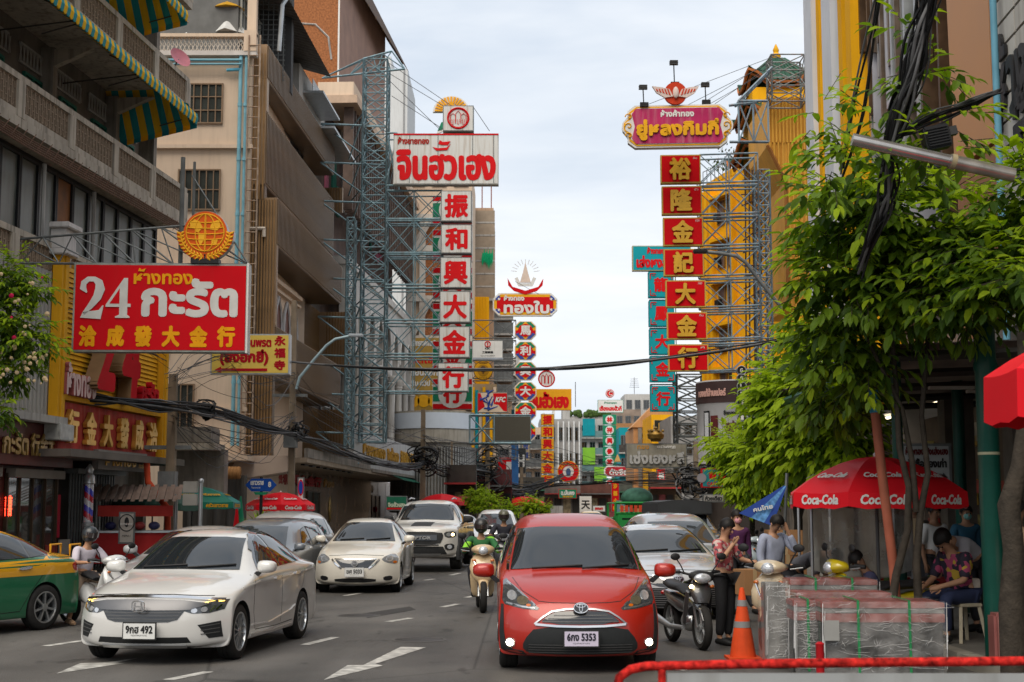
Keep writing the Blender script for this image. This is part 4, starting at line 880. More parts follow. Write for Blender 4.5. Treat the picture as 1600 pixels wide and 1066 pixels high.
def shop_left():
# ---- ground floor: dark red goldsmith window, grey corrugated panel, barred door
 rt=A.root('goldsmith_shop','dark maroon shop window with gold characters on its fascia and glass cases','shop')
 MAR=mat((.11,.025,.02),.4,0,.3,2);G0=mat((.42,.27,.08),.35,.4,.2,3)
 uL,uR=A.px(-30,800,.2)[0],A.px(124,800,.2)[0]
 MB().bb(uL,uR,.0,.5,2.62,3.55).build('fascia',MAR,rt);MB().bb(uL,uR,.45,.9,.15,2.62).build('shop_wall',MAR,rt)
 for i,c in enumerate(['กะรัต','行','金','大','發','成','洽']):
  x,z=A.px([22,52,65,77,90,102,115][i],[722,730,733,734,737,740,742][i],0.02);text(rt,c,x,3.08,1.2 if i==0 else .42,.5,G0,y=-.06,bold=.016,depth=.04,name='gold_character')
 for a,b in((0,16),(36,113)):
  x0,x1=A.px(a,800,0)[0],A.px(b,800,0)[0];window(rt,x0,x1,.5,2.45,.44,4 if a else 2,1,mat((.08,.05,.03),.4,.2),mat((.05,.05,.045),.05,0,.3,3,spec=.8),.05,'shop_window')
  MB().bb(x0,x1,.2,.42,2.36,2.55).build('shutter_box',mat((.28,.25,.22),.6),rt)
 for px_ in(26,119):
  x,z=A.px(px_,800,.02);MB().bb(x-.1,x+.1,.41,.45,1.0,2.0).build('red_couplet',mat((.5,.03,.06),.5),rt)
 x,z=A.px(41,783,0);text(rt,'囍',x,z-.1,.35,.45,mat((1,.05,.02),.4,0,0,emit=3),y=.40,bold=.01,name='red_neon_sign')
 # counters glimpsed behind the glass
 for k in range(6):
  x=uL+1.5+k*.75;MB().bb(x,x+.6,.36,.40,.6,.75+.1*(k%3)).build('display_case',mat([(.4,.3,.2),(.3,.05,.04),(.35,.34,.3)][k%3],.4),rt)
  # panel of pale corrugated sheet above
 r2=A.root('corrugated_hoarding','pale grey corrugated sheet above the maroon shop at the left edge','hoarding')
 u0,u1=A.px(-60,640,.1)[0],A.px(90,640,.1)[0];MB().bb(u0,u1,-.02,.5,3.6,7.0).build('sheet',GREYC,r2);ribs(r2,u0,u1,3.6,7.0,-.02,.2,.05,.04,GREYC)
 MB().bb(u0,u1,-.35,-.02,3.56,3.72).build('ledge',GREYC,r2)
 # barred entrance and sign
 r3=A.root('barred_entrance','narrow dark doorway with tall metal bars under a grey name board','doorway')
 ua,ub=A.px(136,800,0)[0],A.px(206,800,0)[0]
 MB().bb(ua-.2,ub+.6,.9,1.2,.1,3.2).build('back_wall',DARKIN,r3);ribs(r3,ua,ub,.15,2.6,.5,.17,.035,.04,STEELG,'bar')
 MB().bb(ua-.12,ub+.05,.2,.55,2.52,2.64).build('lintel',STEELG,r3)
 r4=A.root('grey_name_board','grey board with gold Thai lettering over the barred doorway','sign')
 a,b=A.px(153,740,.25)[0],A.px(229,740,.25)[0];MB().bb(a,b,-.25,-.1,2.62,3.10).build('board',mat((.24,.225,.21),.6,0,.15,3),r4)
 text(r4,'ห้างทอง',(a+b)/2-.2,2.87,(b-a)*.62,.30,GOLD,y=-.27,bold=.012,depth=.03);text(r4,'กะรัต',b-.4,2.78,.5,.14,GOLD,y=-.27,bold=.005)
 # barber pole
 x,z=A.px(131,815,.1);q=A;bp=A.root('barber_pole','striped barber pole fixed between the maroon shop and the doorway','barber pole')
 BL,RD,WH=mat((.05,.06,.5),.25,coat=1),mat((.5,.02,.04),.25,coat=1),mat((.6,.6,.62),.25,coat=1)
 b=MB();n=24;H0=.9;zc=1.35
 for i in range(n):
  for j in range(30):
   a0,a1=2*math.pi*i/n,2*math.pi*(i+1)/n;za,zb=zc+H0*j/30,zc+H0*(j+1)/30
   k=int(((i/n)*3+j/30*6)%3)
   b.add([(x+.11*math.cos(a0),-.2+.11*math.sin(a0),za),(x+.11*math.cos(a1),-.2+.11*math.sin(a1),za),(x+.11*math.cos(a1),-.2+.11*math.sin(a1),zb),(x+.11*math.cos(a0),-.2+.11*math.sin(a0),zb)],[(0,1,2,3)],k)
 b.build('striped_cylinder',[BL,WH,RD],bp,60)
 b=MB();b.lathe([(.05,zc-.28),(.13,zc-.2),(.14,zc-.02),(.1,zc)],16,(x,-.2,0));b.lathe([(.1,zc+H0),(.14,zc+H0+.02),(.13,zc+H0+.2),(.07,zc+H0+.26),(.1,zc+H0+.36),(.02,zc+H0+.48)],16,(x,-.2,0));b.build('cap',SILVM,bp,50)
 # food cart with menu
 cc=P(212,800,35.5);ct=thing('food_cart','small red food cart with ribbed awning by the orange drain pipe','food cart',(cc.x,35.5,.13),R(10))
 MB().bb(-1.0,1.0,0,.8,.2,.95).build('cabinet',mat((.42,.03,.03),.5,0,.2,2),ct);MB().bb(-1.05,1.05,-.05,.85,.95,1.0).build('counter',SILVM,ct)
 for x in(-.95,.95):
  for y in(.05,.75):MB().bar((x,y,1),(x,y,1.9),.04).build('post',SILVM,ct)
 MB().bb(-.9,.9,-.08,-.02,1.35,1.62).build('header',mat((.5,.05,.04),.5),ct)
 b=MB();n=22
 for i in range(n):
  x=-1.1+2.2*i/n;z=.05 if i%2 else 0;b.add([(x,-.45,1.72+z),(x+.1,-.45,1.72+z),(x+.1,.8,2.1+z),(x,.8,2.1+z)],[(0,1,2,3)])
 b.build('ribbed_awning',mat((.20,.14,.11),.6,0,.2,4),ct)
 for k in range(4):MB().ball((-.6+k*.35,.1,1.12),.13,8,sc=(1.1,1,.8)).build('bowl_stack',mat([(.03,.03,.10),(.5,.45,.3),(.3,.04,.04),(.05,.05,.12)][k],.4),ct,60)
 mb_,w,h=board('menu_banner','pale banner with a round bottle emblem hung beside the food cart','banner',186,800,210,850,34.8,mat((.42,.38,.34),.7),.02)
 b=MB();b.tube([(.18*math.cos(a),-.02,h*.66+.2*math.sin(a))for a in[6.283*i/24 for i in range(24)]],.012,4,closed=True);b.ball((0,-.02,h*.68),.055,8,sc=(1,.2,2.2));b.build('emblem',BLACKT,mb_)
 text(mb_,'BOTTLE SHOP',0,h*.62,.3,.05,WHITEP,y=-.04,bold=.003);text(mb_,'MENU',0,h*.25,.2,.05,BLACKT,y=-.02)
 # red drain pipe
 d=36.5;b=MB();b.tube([P(229,720,d),P(231,753,d),P(262,795,d),P(262,850,d),P(262,900,d)],.085,10);tag(b.build('drain_pipe',mat((.5,.07,.03),.5,0,.15,3),smooth=50),'bent red drain pipe beside the concrete pole','pipe')
shop_left()
def neighbour_bands():
# cream house beyond the lane: its side wall faces us
 D=50.0
 X0,X1=-16.0,P(385,500,D).x;Zt=P(300,88,D).z
 rt=thing('cream_house','cream rendered house with barred windows and a roof shrine beyond the lane','house',(X1,D,0))
 fx=lambda px_,py_:(lambda q:(q.x-X1,q.z))(P(px_,py_,D))
 MB().bb(X0-X1,0,0,14,0,Zt).build('wall',CREAM,rt)
 WF=mat((.24,.16,.10),.5)
 for i,(a,b,c,d_,nx,nz)in enumerate(((281,131,348,194,6,3),(279,265,344,329,6,2),(262,600,302,690,4,2),(250,465,262,560,2,3))):
  (x0,z1),(x1,z0)=fx(a,b),fx(c,d_);window(rt,x0,x1,z0,z1,-.005,nx,nz,WF,mat((.04,.045,.04),.2,0,.3,2),.05,'barred_window')
 for y in(230,455,640):
  z=fx(300,y)[1];MB().bb(X0-X1,.1,-.16,0,z-.07,z+.07).build('string_course',CREAM,rt)
 z=fx(300,425)[1];MB().bb(fx(240,400)[0],fx(348,400)[0],-.5,0,z-.05,z+.06).build('window_hood',CREAM,rt)
 # parapet with criss-cross railing
 z0,z1=Zt,fx(300,56)[1];x0=fx(236,60)[0]
 MB().bb(x0,.2,-.3,.1,z0-.05,z0+.12).build('parapet_base',mat((.55,.5,.46),.6),rt);MB().bb(x0,.2,-.28,.0,z1-.12,z1).build('parapet_rail',CREAM,rt)
 b=MB();n=26
 for i in range(n):
  xa,xb=x0+(.2-x0)*i/n,x0+(.2-x0)*(i+1)/n;xm=(xa+xb)/2
  for k in range(4):
   p=[(xa,z0+.12),(xm-.03,(z0+z1)/2),(xa,z1-.12)]
  b.tube([(xa,-.15,z0+.1),(xb-.02,-.15,(z0+z1)/2),(xa,-.15,z1-.1)],.022,4);b.tube([(xb,-.13,z0+.1),(xa+.02,-.13,(z0+z1)/2),(xb,-.13,z1-.1)],.022,4)
 b.build('lattice_railing',mat((.56,.50,.43),.7),rt)
 MB().bb(-.25,.2,-.32,.05,z0+.1,z1+.1).build('parapet_post',CREAM,rt);MB().bb(-.28,.05,.4,.7,z0,z0+6).build('post',CREAM,rt)
 b=MB();b.tube([(x0,-.35,z0-.25),(-.3,-.35,z0-.25)],.05,8);b.tube([(x0,-.35,z0-.4),(-.3,-.35,z0-.4)],.04,8);b.build('blue_pipe',mat((.18,.38,.46),.5),rt,50)
 # mesh wall behind the terrace
 b=MB();zz=z0+7
 for i in range(37):b.bb(X0-X1+i*.2,X0-X1+i*.2+.025,3.0,3.03,z0,zz)
 for j in range(36):b.bb(X0-X1,.7,2.98,3.0,z0+j*.2,z0+j*.2+.025)
 stuff(b.build('security_mesh',mat((.12,.13,.13),.6),rt));MB().bb(X0-X1,.7,4.5,5,z0,zz).build('terrace_back_wall',mat((.06,.06,.06),.8),rt)
 # roof shrine
 for(a,b_,s,nm)in((357,50,1.0,'white spirit house with a golden spire on the cream roof terrace'),(294,56,.55,'small golden roofed shrine half hidden by the terrace railing')):
  p=P(a,b_,D+1.2);sh=thing('spirit_house',nm,'shrine',(p.x,D+1.2,z0))
  WH=mat((.62,.62,.60),.5);h=p.z-z0-.1
  MB().bb(-.2*s,.2*s,-.2*s,.2*s,0,h).build('pedestal',WH,sh)
  MB().lathe([(.75*s,h),(.45*s,h+.35*s),(.4*s,h+.38*s)],4,).build('lower_roof',WH,sh)
  b=MB()
  for x,y in((-.22,-.22),(.22,-.22),(.22,.22),(-.22,.22)):b.bb(x*s-.05,x*s+.05,y*s-.05,y*s+.05,h+.35*s,h+.95*s)
  b.bb(-.3*s,.3*s,-.3*s,.3*s,h+.9*s,h+1.0*s);b.build('pillars',WH,sh)
  MB().lathe([(.6*s,h+.95*s),(.35*s,h+1.15*s),(.2*s,h+1.4*s),(.08*s,h+1.6*s),(.03*s,h+2.1*s),(.001,h+2.3*s)],8).build('spire',mat((.75,.40,.02),.3,.4),sh)
  # satellite dish
 p=P(279,93,40.2);sd=thing('satellite_dish','small pink satellite dish on the balcony corner','satellite dish',tuple(p))
 b=MB();b.lathe([(.02,0),(.2,.02),(.34,.07),(.42,.13)],20,cap=False);o=b.build('dish',mat((.6,.22,.26),.5),sd,60);o.rotation_euler=(R(35),R(55),0);o.scale=(.8,.8,.8)
 MB().tube([(0,0,0),(-.25,0,-.5)],.025,6).build('arm',STEELG,sd)
 # pipes and ladder on the corner
 pr=thing('blue_drain_pipes','pair of light blue drain pipes down the corner of the cream house','pipes',(P(369,500,D).x,D-.2,0))
 for k,dx in enumerate((0,.2)):
  b=MB();b.tube([(dx,0,P(369,697,D).z),(dx,0,P(369,84+k*4,D).z)],.07-.015*k,8)
  for zz in range(6,17,2):b.lathe([(.085,zz),(.085,zz+.12)],10,(dx,0,0))
  b.build('pipe',mat((.20,.42,.50),.5,0,.15,3,streak=.2),pr,50)
 b=MB();b.tube([(-.5,-.05,P(369,113,D).z),(0,0,P(369,111,D).z)],.06,8);b.build('pipe_branch',mat((.12,.45,.62),.4),pr,50)
 xl,xr=P(380,500,D-.3).x,P(398,500,D-.3).x
 ld=thing('access_ladder','tall narrow rusty ladder beside the blue drain pipes','ladder',(xl,D-.35,0));zA,zB=P(385,708,D).z,P(385,60,D).z
 LM=mat((.36,.27,.20),.6,.2,.4,3,streak=.7,dirt=(.25,.10,.04));w=xr-xl
 for x in(0,w):MB().bar((x,0,zA),(x,0,zB),.05).build('ladder_rail',LM,ld)
 r0=None;n=int((zB-zA)/.38)
 for i in range(n):
  if r0 is None:r0=MB().bar((0,0,0),(w,0,0),.032).build('rung',LM,ld,loc=(0,0,zA+.2))
  else:copy_of(r0,'rung',ld,(0,0,zA+.2+i*.38))
  # ---- bronze louvred building
 C=Plane(P(413,400,50.6).x,50.6,-8.28,69.0)
 bt=C.root('bronze_louvre_building','bronze metal clad building with slanted looking bands and ribbed recesses','building')
 CB,CBR=BRONZEL,BRONZE;LC=C.len
 zt=C.px(413,62)[1]
 uE=C.px(535,400)[0]
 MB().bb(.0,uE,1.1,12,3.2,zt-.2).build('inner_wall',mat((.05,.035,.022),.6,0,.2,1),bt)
 # front corner return facing us
 xw=P(413,400,50.6).x-P(384,400,50.6).x
 fr=thing('ribbed_corner_wall','brown vertical ribbed wall at the near corner of the bronze building','wall',(P(384,400,50.4).x,50.4,0))
 x2=P(432,400,50.4).x-P(384,400,50.4).x
 zA,zB,zC=P(400,712,50.4).z,P(400,312,50.4).z,P(400,84,50.4).z
 MB().bb(0,x2-.05,.05,.5,zA,zB).build('lower_backing',BRONZE,fr);MB().bb(0,xw-.05,.05,.5,zB,zC).build('upper_backing',BRONZE,fr)
 ribs(fr,0,x2-.05,zA,zB,.05,.105,.055,.09,RIBM);ribs(fr,0,xw-.05,zB+.02,zC,.05,.105,.055,.09,RIBM)
 b=MB();b.bar((-.1,-.1,P(0,358,50.4).z),(x2-.4,-.1,P(0,358,50.4).z),.1);b.bar((x2-.45,-.1,P(0,358,50.4).z),(x2-.45,-.1,P(0,371,50.4).z),.1);b.build('bracket',mat((.55,.48,.40),.6),fr)
 def band(pz_top,pz_bot,pxL,pxR,off,dp=.9):
  z1,z0=C.px(pxL,pz_top,off)[1],C.px(pxL,pz_bot,off)[1];u0,u1=C.px(pxL,300,off)[0],C.px(pxR,300,off)[0]
  o=MB().bb(u0,u1,-off,-off+dp,z0,z1).build('cladding_band',CB,bt)
  ribs(o,u0,u1,z0+.04,z1-.04,-off,.24,.09,.045,CBR,'fin',300)
  MB().bb(u0,u1,-off+.02,1.1,z0-.03,z0-.005).build('soffit',CBR,o)
  return u0,u1,z0,z1
 B1=band(62,117,413,521,0);B2=band(170,287,413,521,0,.9);B3=band(309,384,433,535,.45,1.2);B4=band(511,590,433,535,.45,1.2)
 MB().bb(B1[0],B1[0]+.35,-.02,1.1,B2[3],B1[2]).build('corner_post',CB,bt);MB().bb(B3[0],B3[0]+.3,-.47,.7,B4[3],B3[2]).build('corner_post',CB,bt)
 for z0,z1,off in((B2[3],B1[2],0),(B3[3]-.5,B2[2],0),(B4[3],B3[2],.45),(3.6,B4[2],.45)):
  MB().bb(uE-.25,uE,-off,1.1,z0,z1).build('end_post',CB,bt)
  b=MB()
  for k in range(8):b.bb(uE-.32,uE-.26,-off+.1+k*.14,-off+.15+k*.14,z0,z1)
  b.build('end_ribs',RIBM,bt)
  ribs(bt,.4,uE-.3,z0,z1,1.09,.22,.06,.08,RIBM)
  # dark glazing in upper recess
 window(bt,.4,uE*.62,B2[3]+.1,B1[2]-.05,.8,8,1,BLACKP,GLASSD,.06,'window_band');window(bt,.4,uE*.62,B3[3]+.2,B2[2]-.05,.8,8,1,BLACKP,GLASSD,.06,'window_band')
 # old stucco house front kept inside the recess
 old=C.root('old_stucco_facade','old cream stucco shophouse front with pointed arches inside the bronze frame','facade')
 z0,z1=B4[3]-.6,B3[2]-.4;uo=C.px(482,450)[0]
 MB().bb(.3,uo,.45,.9,z0,z1).build('wall',CREAM,old)
 MB().bb(.25,uo+.05,.25,.5,z1-.35,z1-.2).build('cornice',CREAM,old);MB().bb(.25,uo+.05,.3,.5,z1-.65,z1-.55).build('cornice',CREAM,old)
 n=5;w=(uo-.5)/n
 for i in range(n):
  c=.4+(i+.5)*w;a=.36*w;zs_=z0+(z1-z0)*.42
  pts=[(c-a,z0+.3),(c+a,z0+.3),(c+a,zs_),(c+a*.75,zs_+a*.9),(c,zs_+a*1.7),(c-a*.75,zs_+a*.9),(c-a,zs_)]
  o=MB().prism(pts,.41,.44).build('arched_window',mat((.16,.06,.04),.4),old)
  b=MB();b.tube([(x,.38,z)for x,z in pts[1:]+pts[:1]],.06,5);b.build('arch_moulding',mat((.5,.5,.5),.7),old)
  MB().bb(c-w/2-.06,c-w/2+.06,.3,.45,z0,zs_).build('pilaster',mat((.5,.5,.5),.7),old)
  # lower stucco remnant with column
 b=MB();b.bb(.0,2.6,.45,.9,3.2,B4[2]+.1);b.build('lower_wall',CREAM,old);MB().bb(-.05,2.7,.2,.5,6.0,6.25).build('cornice',GREYC,old);MB().bb(1.3,2.6,.3,.45,6.25,7.6).build('panel',GREYC,old)
 # attic floors behind the bronze parapet: eaves, mesh and metal roofs
 at=C.root('rooftop_extension','ramshackle rooftop floors with corrugated eaves above the bronze building','roof extension')
 MB().bb(.2,LC*.7,1.2,6,zt-.3,zt+3.1).build('wall',mat((.14,.14,.135),.7,0,.2,2),at)
 for i in range(6):window(at,.4+i*1.6,1.85+i*1.6,zt+.3,zt+2.2,1.18,3,3,mat((.42,.42,.38),.6),mat((.10,.11,.11),.4),.05,'mesh_window')
 b=MB();n=60
 for i in range(n):
  x=.0+i*LC*.62/n;z=.04*(i%2);b.add([(x,-.4,zt+2.35+z),(x+LC*.62/n,-.4,zt+2.35+.04-z),(x+LC*.62/n,2.2,zt+3.1+.04-z),(x,2.2,zt+3.1+z)],[(0,1,2,3)])
 b.build('corrugated_eave',mat((.16,.15,.14),.6,.2,.3,3,streak=.5),at)
 b=MB();b.bb(LC*.55,LC*.8,-.3,1.6,zt+1.25,zt+1.35);b.bb(LC*.62,LC*.98,-.6,1.6,zt+.0,zt+.1);b.build('flat_roof',SILVM,at)
 ribs(at,LC*.55,LC*.8,zt+1.35,zt+1.9,.2,.18,.12,.03,SILVM,'sheet');MB().bb(LC*.5,LC*.86,.6,5,zt-.3,zt+2.3).build('back_room',GREYC,at)
 MB().tube([(1.2,-.5,zt+2.4),(.9,-.3,zt+1.9),(.9,-.2,zt+.1)],.08,8).build('downpipe',SILVM,at)
 MB().bb(LC*.25,LC*.62,3,9,zt+2.5,zt+6.5).build('white_gable',mat((.52,.47,.41),.8,0,.1,1,streak=.2),at)
 # brick block behind
 d=84;a,c=P(455,300,d),P(612/1,300,d)
 bk=thing('brick_tower_block','tall windowless red brick block with a tiled eave','building',(P(462,0,d).x,d,0))
 w=P(532,0,d).x-P(462,0,d).x;zt_=P(532,-60,d).z
 MB().bb(-6,w,0,8,8,zt_).build('brick_wall',BRICKM,bk);MB().add([(w,0,8),(w+1.3,16,8),(w+1.3,16,zt_+1),(w,0,zt_+1)],[(0,1,2,3)]).build('side_wall',mat((.30,.19,.15),.85,0,.15,1),bk)
 b=MB();b.add([(w+.3,-1,zt_-.6),(w+3.0,17,P(575,95,98).z),(w+.8,17,P(575,95,98).z+3.4),(w-.8,-1,zt_+3)],[(0,1,2,3),(3,2,1,0)]);b.build('roof',mat((.10,.07,.055),.8,0,.3,3),bk)
 for i in range(9):
  t=i/9;x=w+.3+2.7*t;y=-1+18*t;z=zt_-.6+(P(575,95,98).z-zt_+.6)*t;MB().bar((x-.0,y,z-.05),(x-1.2,y+.2,z+1.9),.12).build('rafter',mat((.12,.08,.05),.8),bk)
 MB().bb(w-.12,w-.02,-.08,0,8,zt_).build('white_pipe',WHITEP,bk);b=MB();b.tube([(x,-.03,z)for x,z in[(w-4.6,zt_-4),(w-3,zt_-3.9),(w-1.5,zt_-4.0),(w-.7,zt_-4.8),(w-.5,zt_-6.2)]],.06,4);b.build('mortar_scar',GREYC,bk)
 # white tower far behind
 d=150;x0,x1=P(590,0,d).x,P(638,0,d).x;tw=thing('white_tower_block','plain white tower block behind the blue steel mast','building',(x0,d,0))
 z1,z2=P(0,108,d).z,P(0,86,d).z;WT=mat((.56,.57,.57),.7,0,.05,.4,streak=.15)
 MB().bb(0,x1-x0,0,12,0,z1).build('wall',WT,tw);MB().bb(0,(x1-x0)*.45,.5,8,z1,z2).build('lift_room',WT,tw);ribs(tw,(x1-x0)*.8,(x1-x0)*.98,5,z1,0,.5,.15,.1,mat((.25,.25,.25),.6),'fin')
neighbour_bands()
# ---------------------------------------------------------------- awnings, shop fronts and arcade further along the left
def lane_and_shops():
 d=47.5
 rt=thing('rolled_lane_awning','brown ribbed roll-up awning over the grey tarpaulin of the lane stalls','awning',(P(292,700,d).x,d,0))
 w=P(376,700,d).x-P(292,700,d).x;z0,z1=P(0,747,d).z,P(0,731,d).z
 me=None
 for i in range(17):
  x=w*(i+.5)/17;m=MB();m.lathe([(.19,-.06),(.21,-.03),(.21,.03),(.19,.06)],12,axis='x')
  if me is None:me=m.build('awning_rib',mat((.36,.18,.07),.7,0,.15,4),rt,60,loc=(x,0,(z0+z1)/2))
  else:copy_of(me,'awning_rib',rt,(x,0,(z0+z1)/2))
 MB().bb(-.3,w+.2,.2,2.5,z1+.25,z1+.45).build('ledge',CREAM,rt)
 tp=MB();n=24;w2=P(382,700,d).x-P(282,700,d).x
 for i in range(n):
  x0,x1=w2*i/n,w2*(i+1)/n;y0,y1=.12*math.sin(i*1.3),.12*math.sin((i+1)*1.3)
  tp.add([(x0,y0,0),(x1,y1,0),(x1,y1*.3,z0),(x0,y0*.3,z0)],[(0,1,2,3)])
 o=tp.build('tarpaulin',mat((.085,.078,.07),.7,0,.15,.8),None,70,loc=(P(284,700,d).x,d+.4,.1));tag(o,'grey tarpaulin curtain hanging under the brown lane awning','tarpaulin')
 # low concrete pieces of the lane corner
 c=P(290,690,43);cb=thing('balcony_ledge','small concrete balcony stuffed with bundled cables beside the pole','balcony',(c.x,43,c.z))
 MB().bb(-.75,.75,0,1.4,-.05,.45).build('parapet',CONCD,cb,bevel=.03);MB().bb(-.9,.9,-.1,1.5,-.25,-.05).build('slab',CONC,cb)
 MB().bb(-1.0,1.0,.9,1.5,-1.6,-.2).build('wall',CONCD,cb)
 # boxed beige canopy at the corner
 bx=thing('corner_canopy','beige boxed canopy end at the lane corner above the blue street sign','canopy',(P(378,0,49).x,49,0))
 z0,z1=P(0,752,49).z,P(0,712,49).z;w=P(463,0,49).x-P(378,0,49).x
 MB().prism([(0,z0),(w,z0+.3),(w,z1),(.25,z1),(0,z1-.4)],0,1.2).build('canopy_box',mat((.46,.36,.29),.6,0,.08,1),bx,bevel=.03)
 # ---- marquee & shops along the bronze building
 C=Plane(P(420,400,50.6).x,50.4,-8.28,69.0)
 mq=C.root('long_marquee','long flat concrete marquee over the gold shop, mossy on top','marquee')
 off=1.6;L_=C.px(655,700,off)[0]
 za=C.px(520,735,off)[1]
 MB().bb(-.3,L_,-off,.9,3.25,3.42).build('slab',mat((.33,.26,.19),.8,0,.2,1,streak=.3),mq)
 MB().bb(-.3,L_,-off-.03,-off+.12,3.42,3.75).build('edge',CONCD,mq)
 b=MB()
 for i in range(9):b.add([(1.2+i*1.6,-off+.3,3.24),(2.2+i*1.6,-off+.3,3.24),(2.2+i*1.6,-off+.5,3.24),(1.2+i*1.6,-off+.5,3.24)],[(3,2,1,0)])
 for i in range(8):MB().bb(1.2+i*1.7,2.0+i*1.7,-off+.35,-off+.5,3.19,3.245).build('downlight',BLACKP,mq)
 b=MB()
 for i in range(260):
  x=random.uniform(L_*.3,L_);b.ball((x,-off+random.uniform(-.05,.5),3.76),random.uniform(.03,.11),4,sc=(1.3,1,.5))
 stuff(b.build('moss',mat((.06,.10,.02),.9,0,.4,6),mq))
 ga=MB();u=L_*.58
 ga.add([(u,-off-.1,3.40),(L_+.4,-off-.1,3.40),(L_+.4,-off-.9,3.05),(u,-off-.9,3.05)],[(0,1,2,3),(3,2,1,0)]);ga.build('green_awning',mat((.02,.14,.09),.7,0,.15,3),mq)
 fs=C.root('marble_gold_shop','brown marble shop front with gold Thai lettering and glass doors under the marquee','shop front')
 MAR=mat((.20,.135,.09),.25,0,.25,1.6)
 u0,u1=C.px(462,800)[0],C.px(650,800)[0]
 MB().bb(-.5,u1,.9,1.3,.1,3.3).build('wall',MAR,fs)
 for i in range(14):
  x=-.4+i*(u1+.4)/14;MB().bb(x,x+.02,.89,.91,.1,3.2).build('joint',BLACKT,fs)
 GL=mat((.42,.22,.04),.35,.4,.1)
 x0,z_=C.px(505,780,-.9);x1,_=C.px(582,785,-.9)
 text(fs,'ห้างขายทองจินฮั้วเฮง (เยาวราช)',(x0+x1)/2,2.8,x1-x0,.52,GL,y=.84,bold=.025,depth=.05)
 xa,xb=C.px(425,780,-.9)[0],C.px(500,780,-.9)[0];text(fs,'振和興大金行',(xa+xb)/2,2.85,xb-xa,.5,mat((.35,.02,.02),.4),y=.84,bold=.03,depth=.05)
 for a,b_ in((478,497),(534,546),(550,560),(564,575),(579,592)):
  p,q=C.px(a,800,-.9)[0],C.px(b_,800,-.9)[0];window(fs,p,q,.2,2.4,.88,2,1,mat((.10,.07,.05),.3,.4),mat((.05,.06,.05),.05,0,.6,2.5,spec=.8),.05,'glass_door')
 x,_=C.px(514,800,-.9);MB().ball((x,.85,1.55),.55,14,sc=(.6,.15,1.2)).build('brass_medallion',mat((.28,.18,.05),.3,.7,.6,9),fs,60)
 for a in(556,569,585):
  x,_=C.px(a,800,-.9);MB().ball((x,.80,1.5),.18,8,sc=(1,.5,1)).build('red_flower_display',mat((.5,.03,.05),.6,0,.3,12),fs,60)
  # green lightbox below marquee
 b_,w,h=board('green_shop_sign','small green lightbox with a red band hanging under the marquee','sign',603,775,636,798,58,mat((.01,.11,.06),.4),.2)
 text(b_,'จินฮั้วเฮง',0,h*.42,w*.8,h*.34,mat((.55,.6,.45),.5),y=-.02,bold=.008);MB().bb(-w*.45,w*.45,-.02,-.012,.05,h*.2).build('red_band',RED,b_)
 # ---- the arcade building with white arches (plain walls + fins above)
 J=Plane(-8.3,69.2,-7.1,91.5);jt=J.root('white_arcade_building','ornate building with white pointed arches, tall white columns and dark vertical fins','building')
 WHM=mat((.52,.50,.47),.7,0,.12,1,streak=.4,dirt=(.16,.12,.09))
 uR=J.px(640,500)[0];zt=J.px(535,125)[1]
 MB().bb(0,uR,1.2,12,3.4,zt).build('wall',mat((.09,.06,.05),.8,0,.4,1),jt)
 MB().bb(-.1,uR,-.4,1.4,zt-.5,zt+.2).build('cornice',CREAM,jt);MB().bb(-.2,uR,-.6,1.4,zt-.9,zt-.5).build('cornice',mat((.5,.36,.26),.7),jt)
 z0=J.px(600,420)[1]
 ribs(jt,.3,uR,z0+.8,zt-.9,.2,.75,.16,.5,mat((.11,.075,.06),.6,0,.3,2),'fin')
 random.seed(5)
 for i in range(26):
  x=random.uniform(.5,uR-1);z=random.uniform(z0+1,zt-2);w=random.uniform(.5,1.4);h=random.uniform(.5,2.2)
  MB().bb(x,x+w,1.1,1.18,z,z+h).build('window_panel',mat([(.3,.04,.08),(.02,.14,.10),(.28,.26,.25),(.03,.03,.03),(.35,.1,.15)][i%5],.5),jt)
  # arches
 n=8;w=uR/n;zb,zm,z1=J.px(560,700)[1],J.px(560,560)[1],J.px(560,465)[1]
 MB().bb(-.1,uR,-.3,1.2,z1+1.0,z1+1.4).build('cornice',WHM,jt)
 for i in range(n):
  c=(i+.5)*w;a=w*.36;P_=[]
  for k in range(9):
   t=k/8;P_.append((c-a+a*(1-math.cos(t*math.pi/2)),zm+(z1-zm)*.35+(z1-zm)*.55*math.sin(t*math.pi/2)))
  P2=[(2*c-x,z)for x,z in P_[-2::-1]]
  arc=P_+P2;b=MB()
  outer=[(c-w/2,zm),(c-w/2,z1+1.0),(c+w/2,z1+1.0),(c+w/2,zm)]
  # wall with arched hole: strips between arch and top
  for k in range(len(arc)-1):
   (xa,za),(xb,zb2)=arc[k],arc[k+1];b.add([(xa,-.15,za),(xb,-.15,zb2),(xb,-.15,z1+1.0),(xa,-.15,z1+1.0),(xa,.2,za),(xb,.2,zb2)],[(0,1,2,3),(4,5,1,0)])
  for x,y in((c-w/2,c-a),(c+a,c+w/2)):b.bb(x,y,-.15,.2,zm,z1+1.0)
  b.build('arch',WHM,jt)
  b=MB();b.tube([(x,-.18,z)for x,z in arc],.07,5);b.build('arch_moulding',WHM,jt)
  window(jt,c-a,c+a,zb+.8,zm+.6,1.15,2,4,mat((.4,.4,.38),.6),GLASSD,.07)
 for i in range(n+1):
  x=i*w;b=MB();b.lathe([(.42,zb-.6),(.42,zb-.3),(.3,zb-.2),(.24,zb),(.21,zm-.5),(.3,zm-.35),(.24,zm-.3),(.4,zm-.05),(.4,zm+.1)],14,(x,-.15,0));b.build('column',WHM,jt,50)
 MB().bb(-.2,uR,-.45,1.4,zb-.9,zb-.6).build('plinth',WHM,jt)
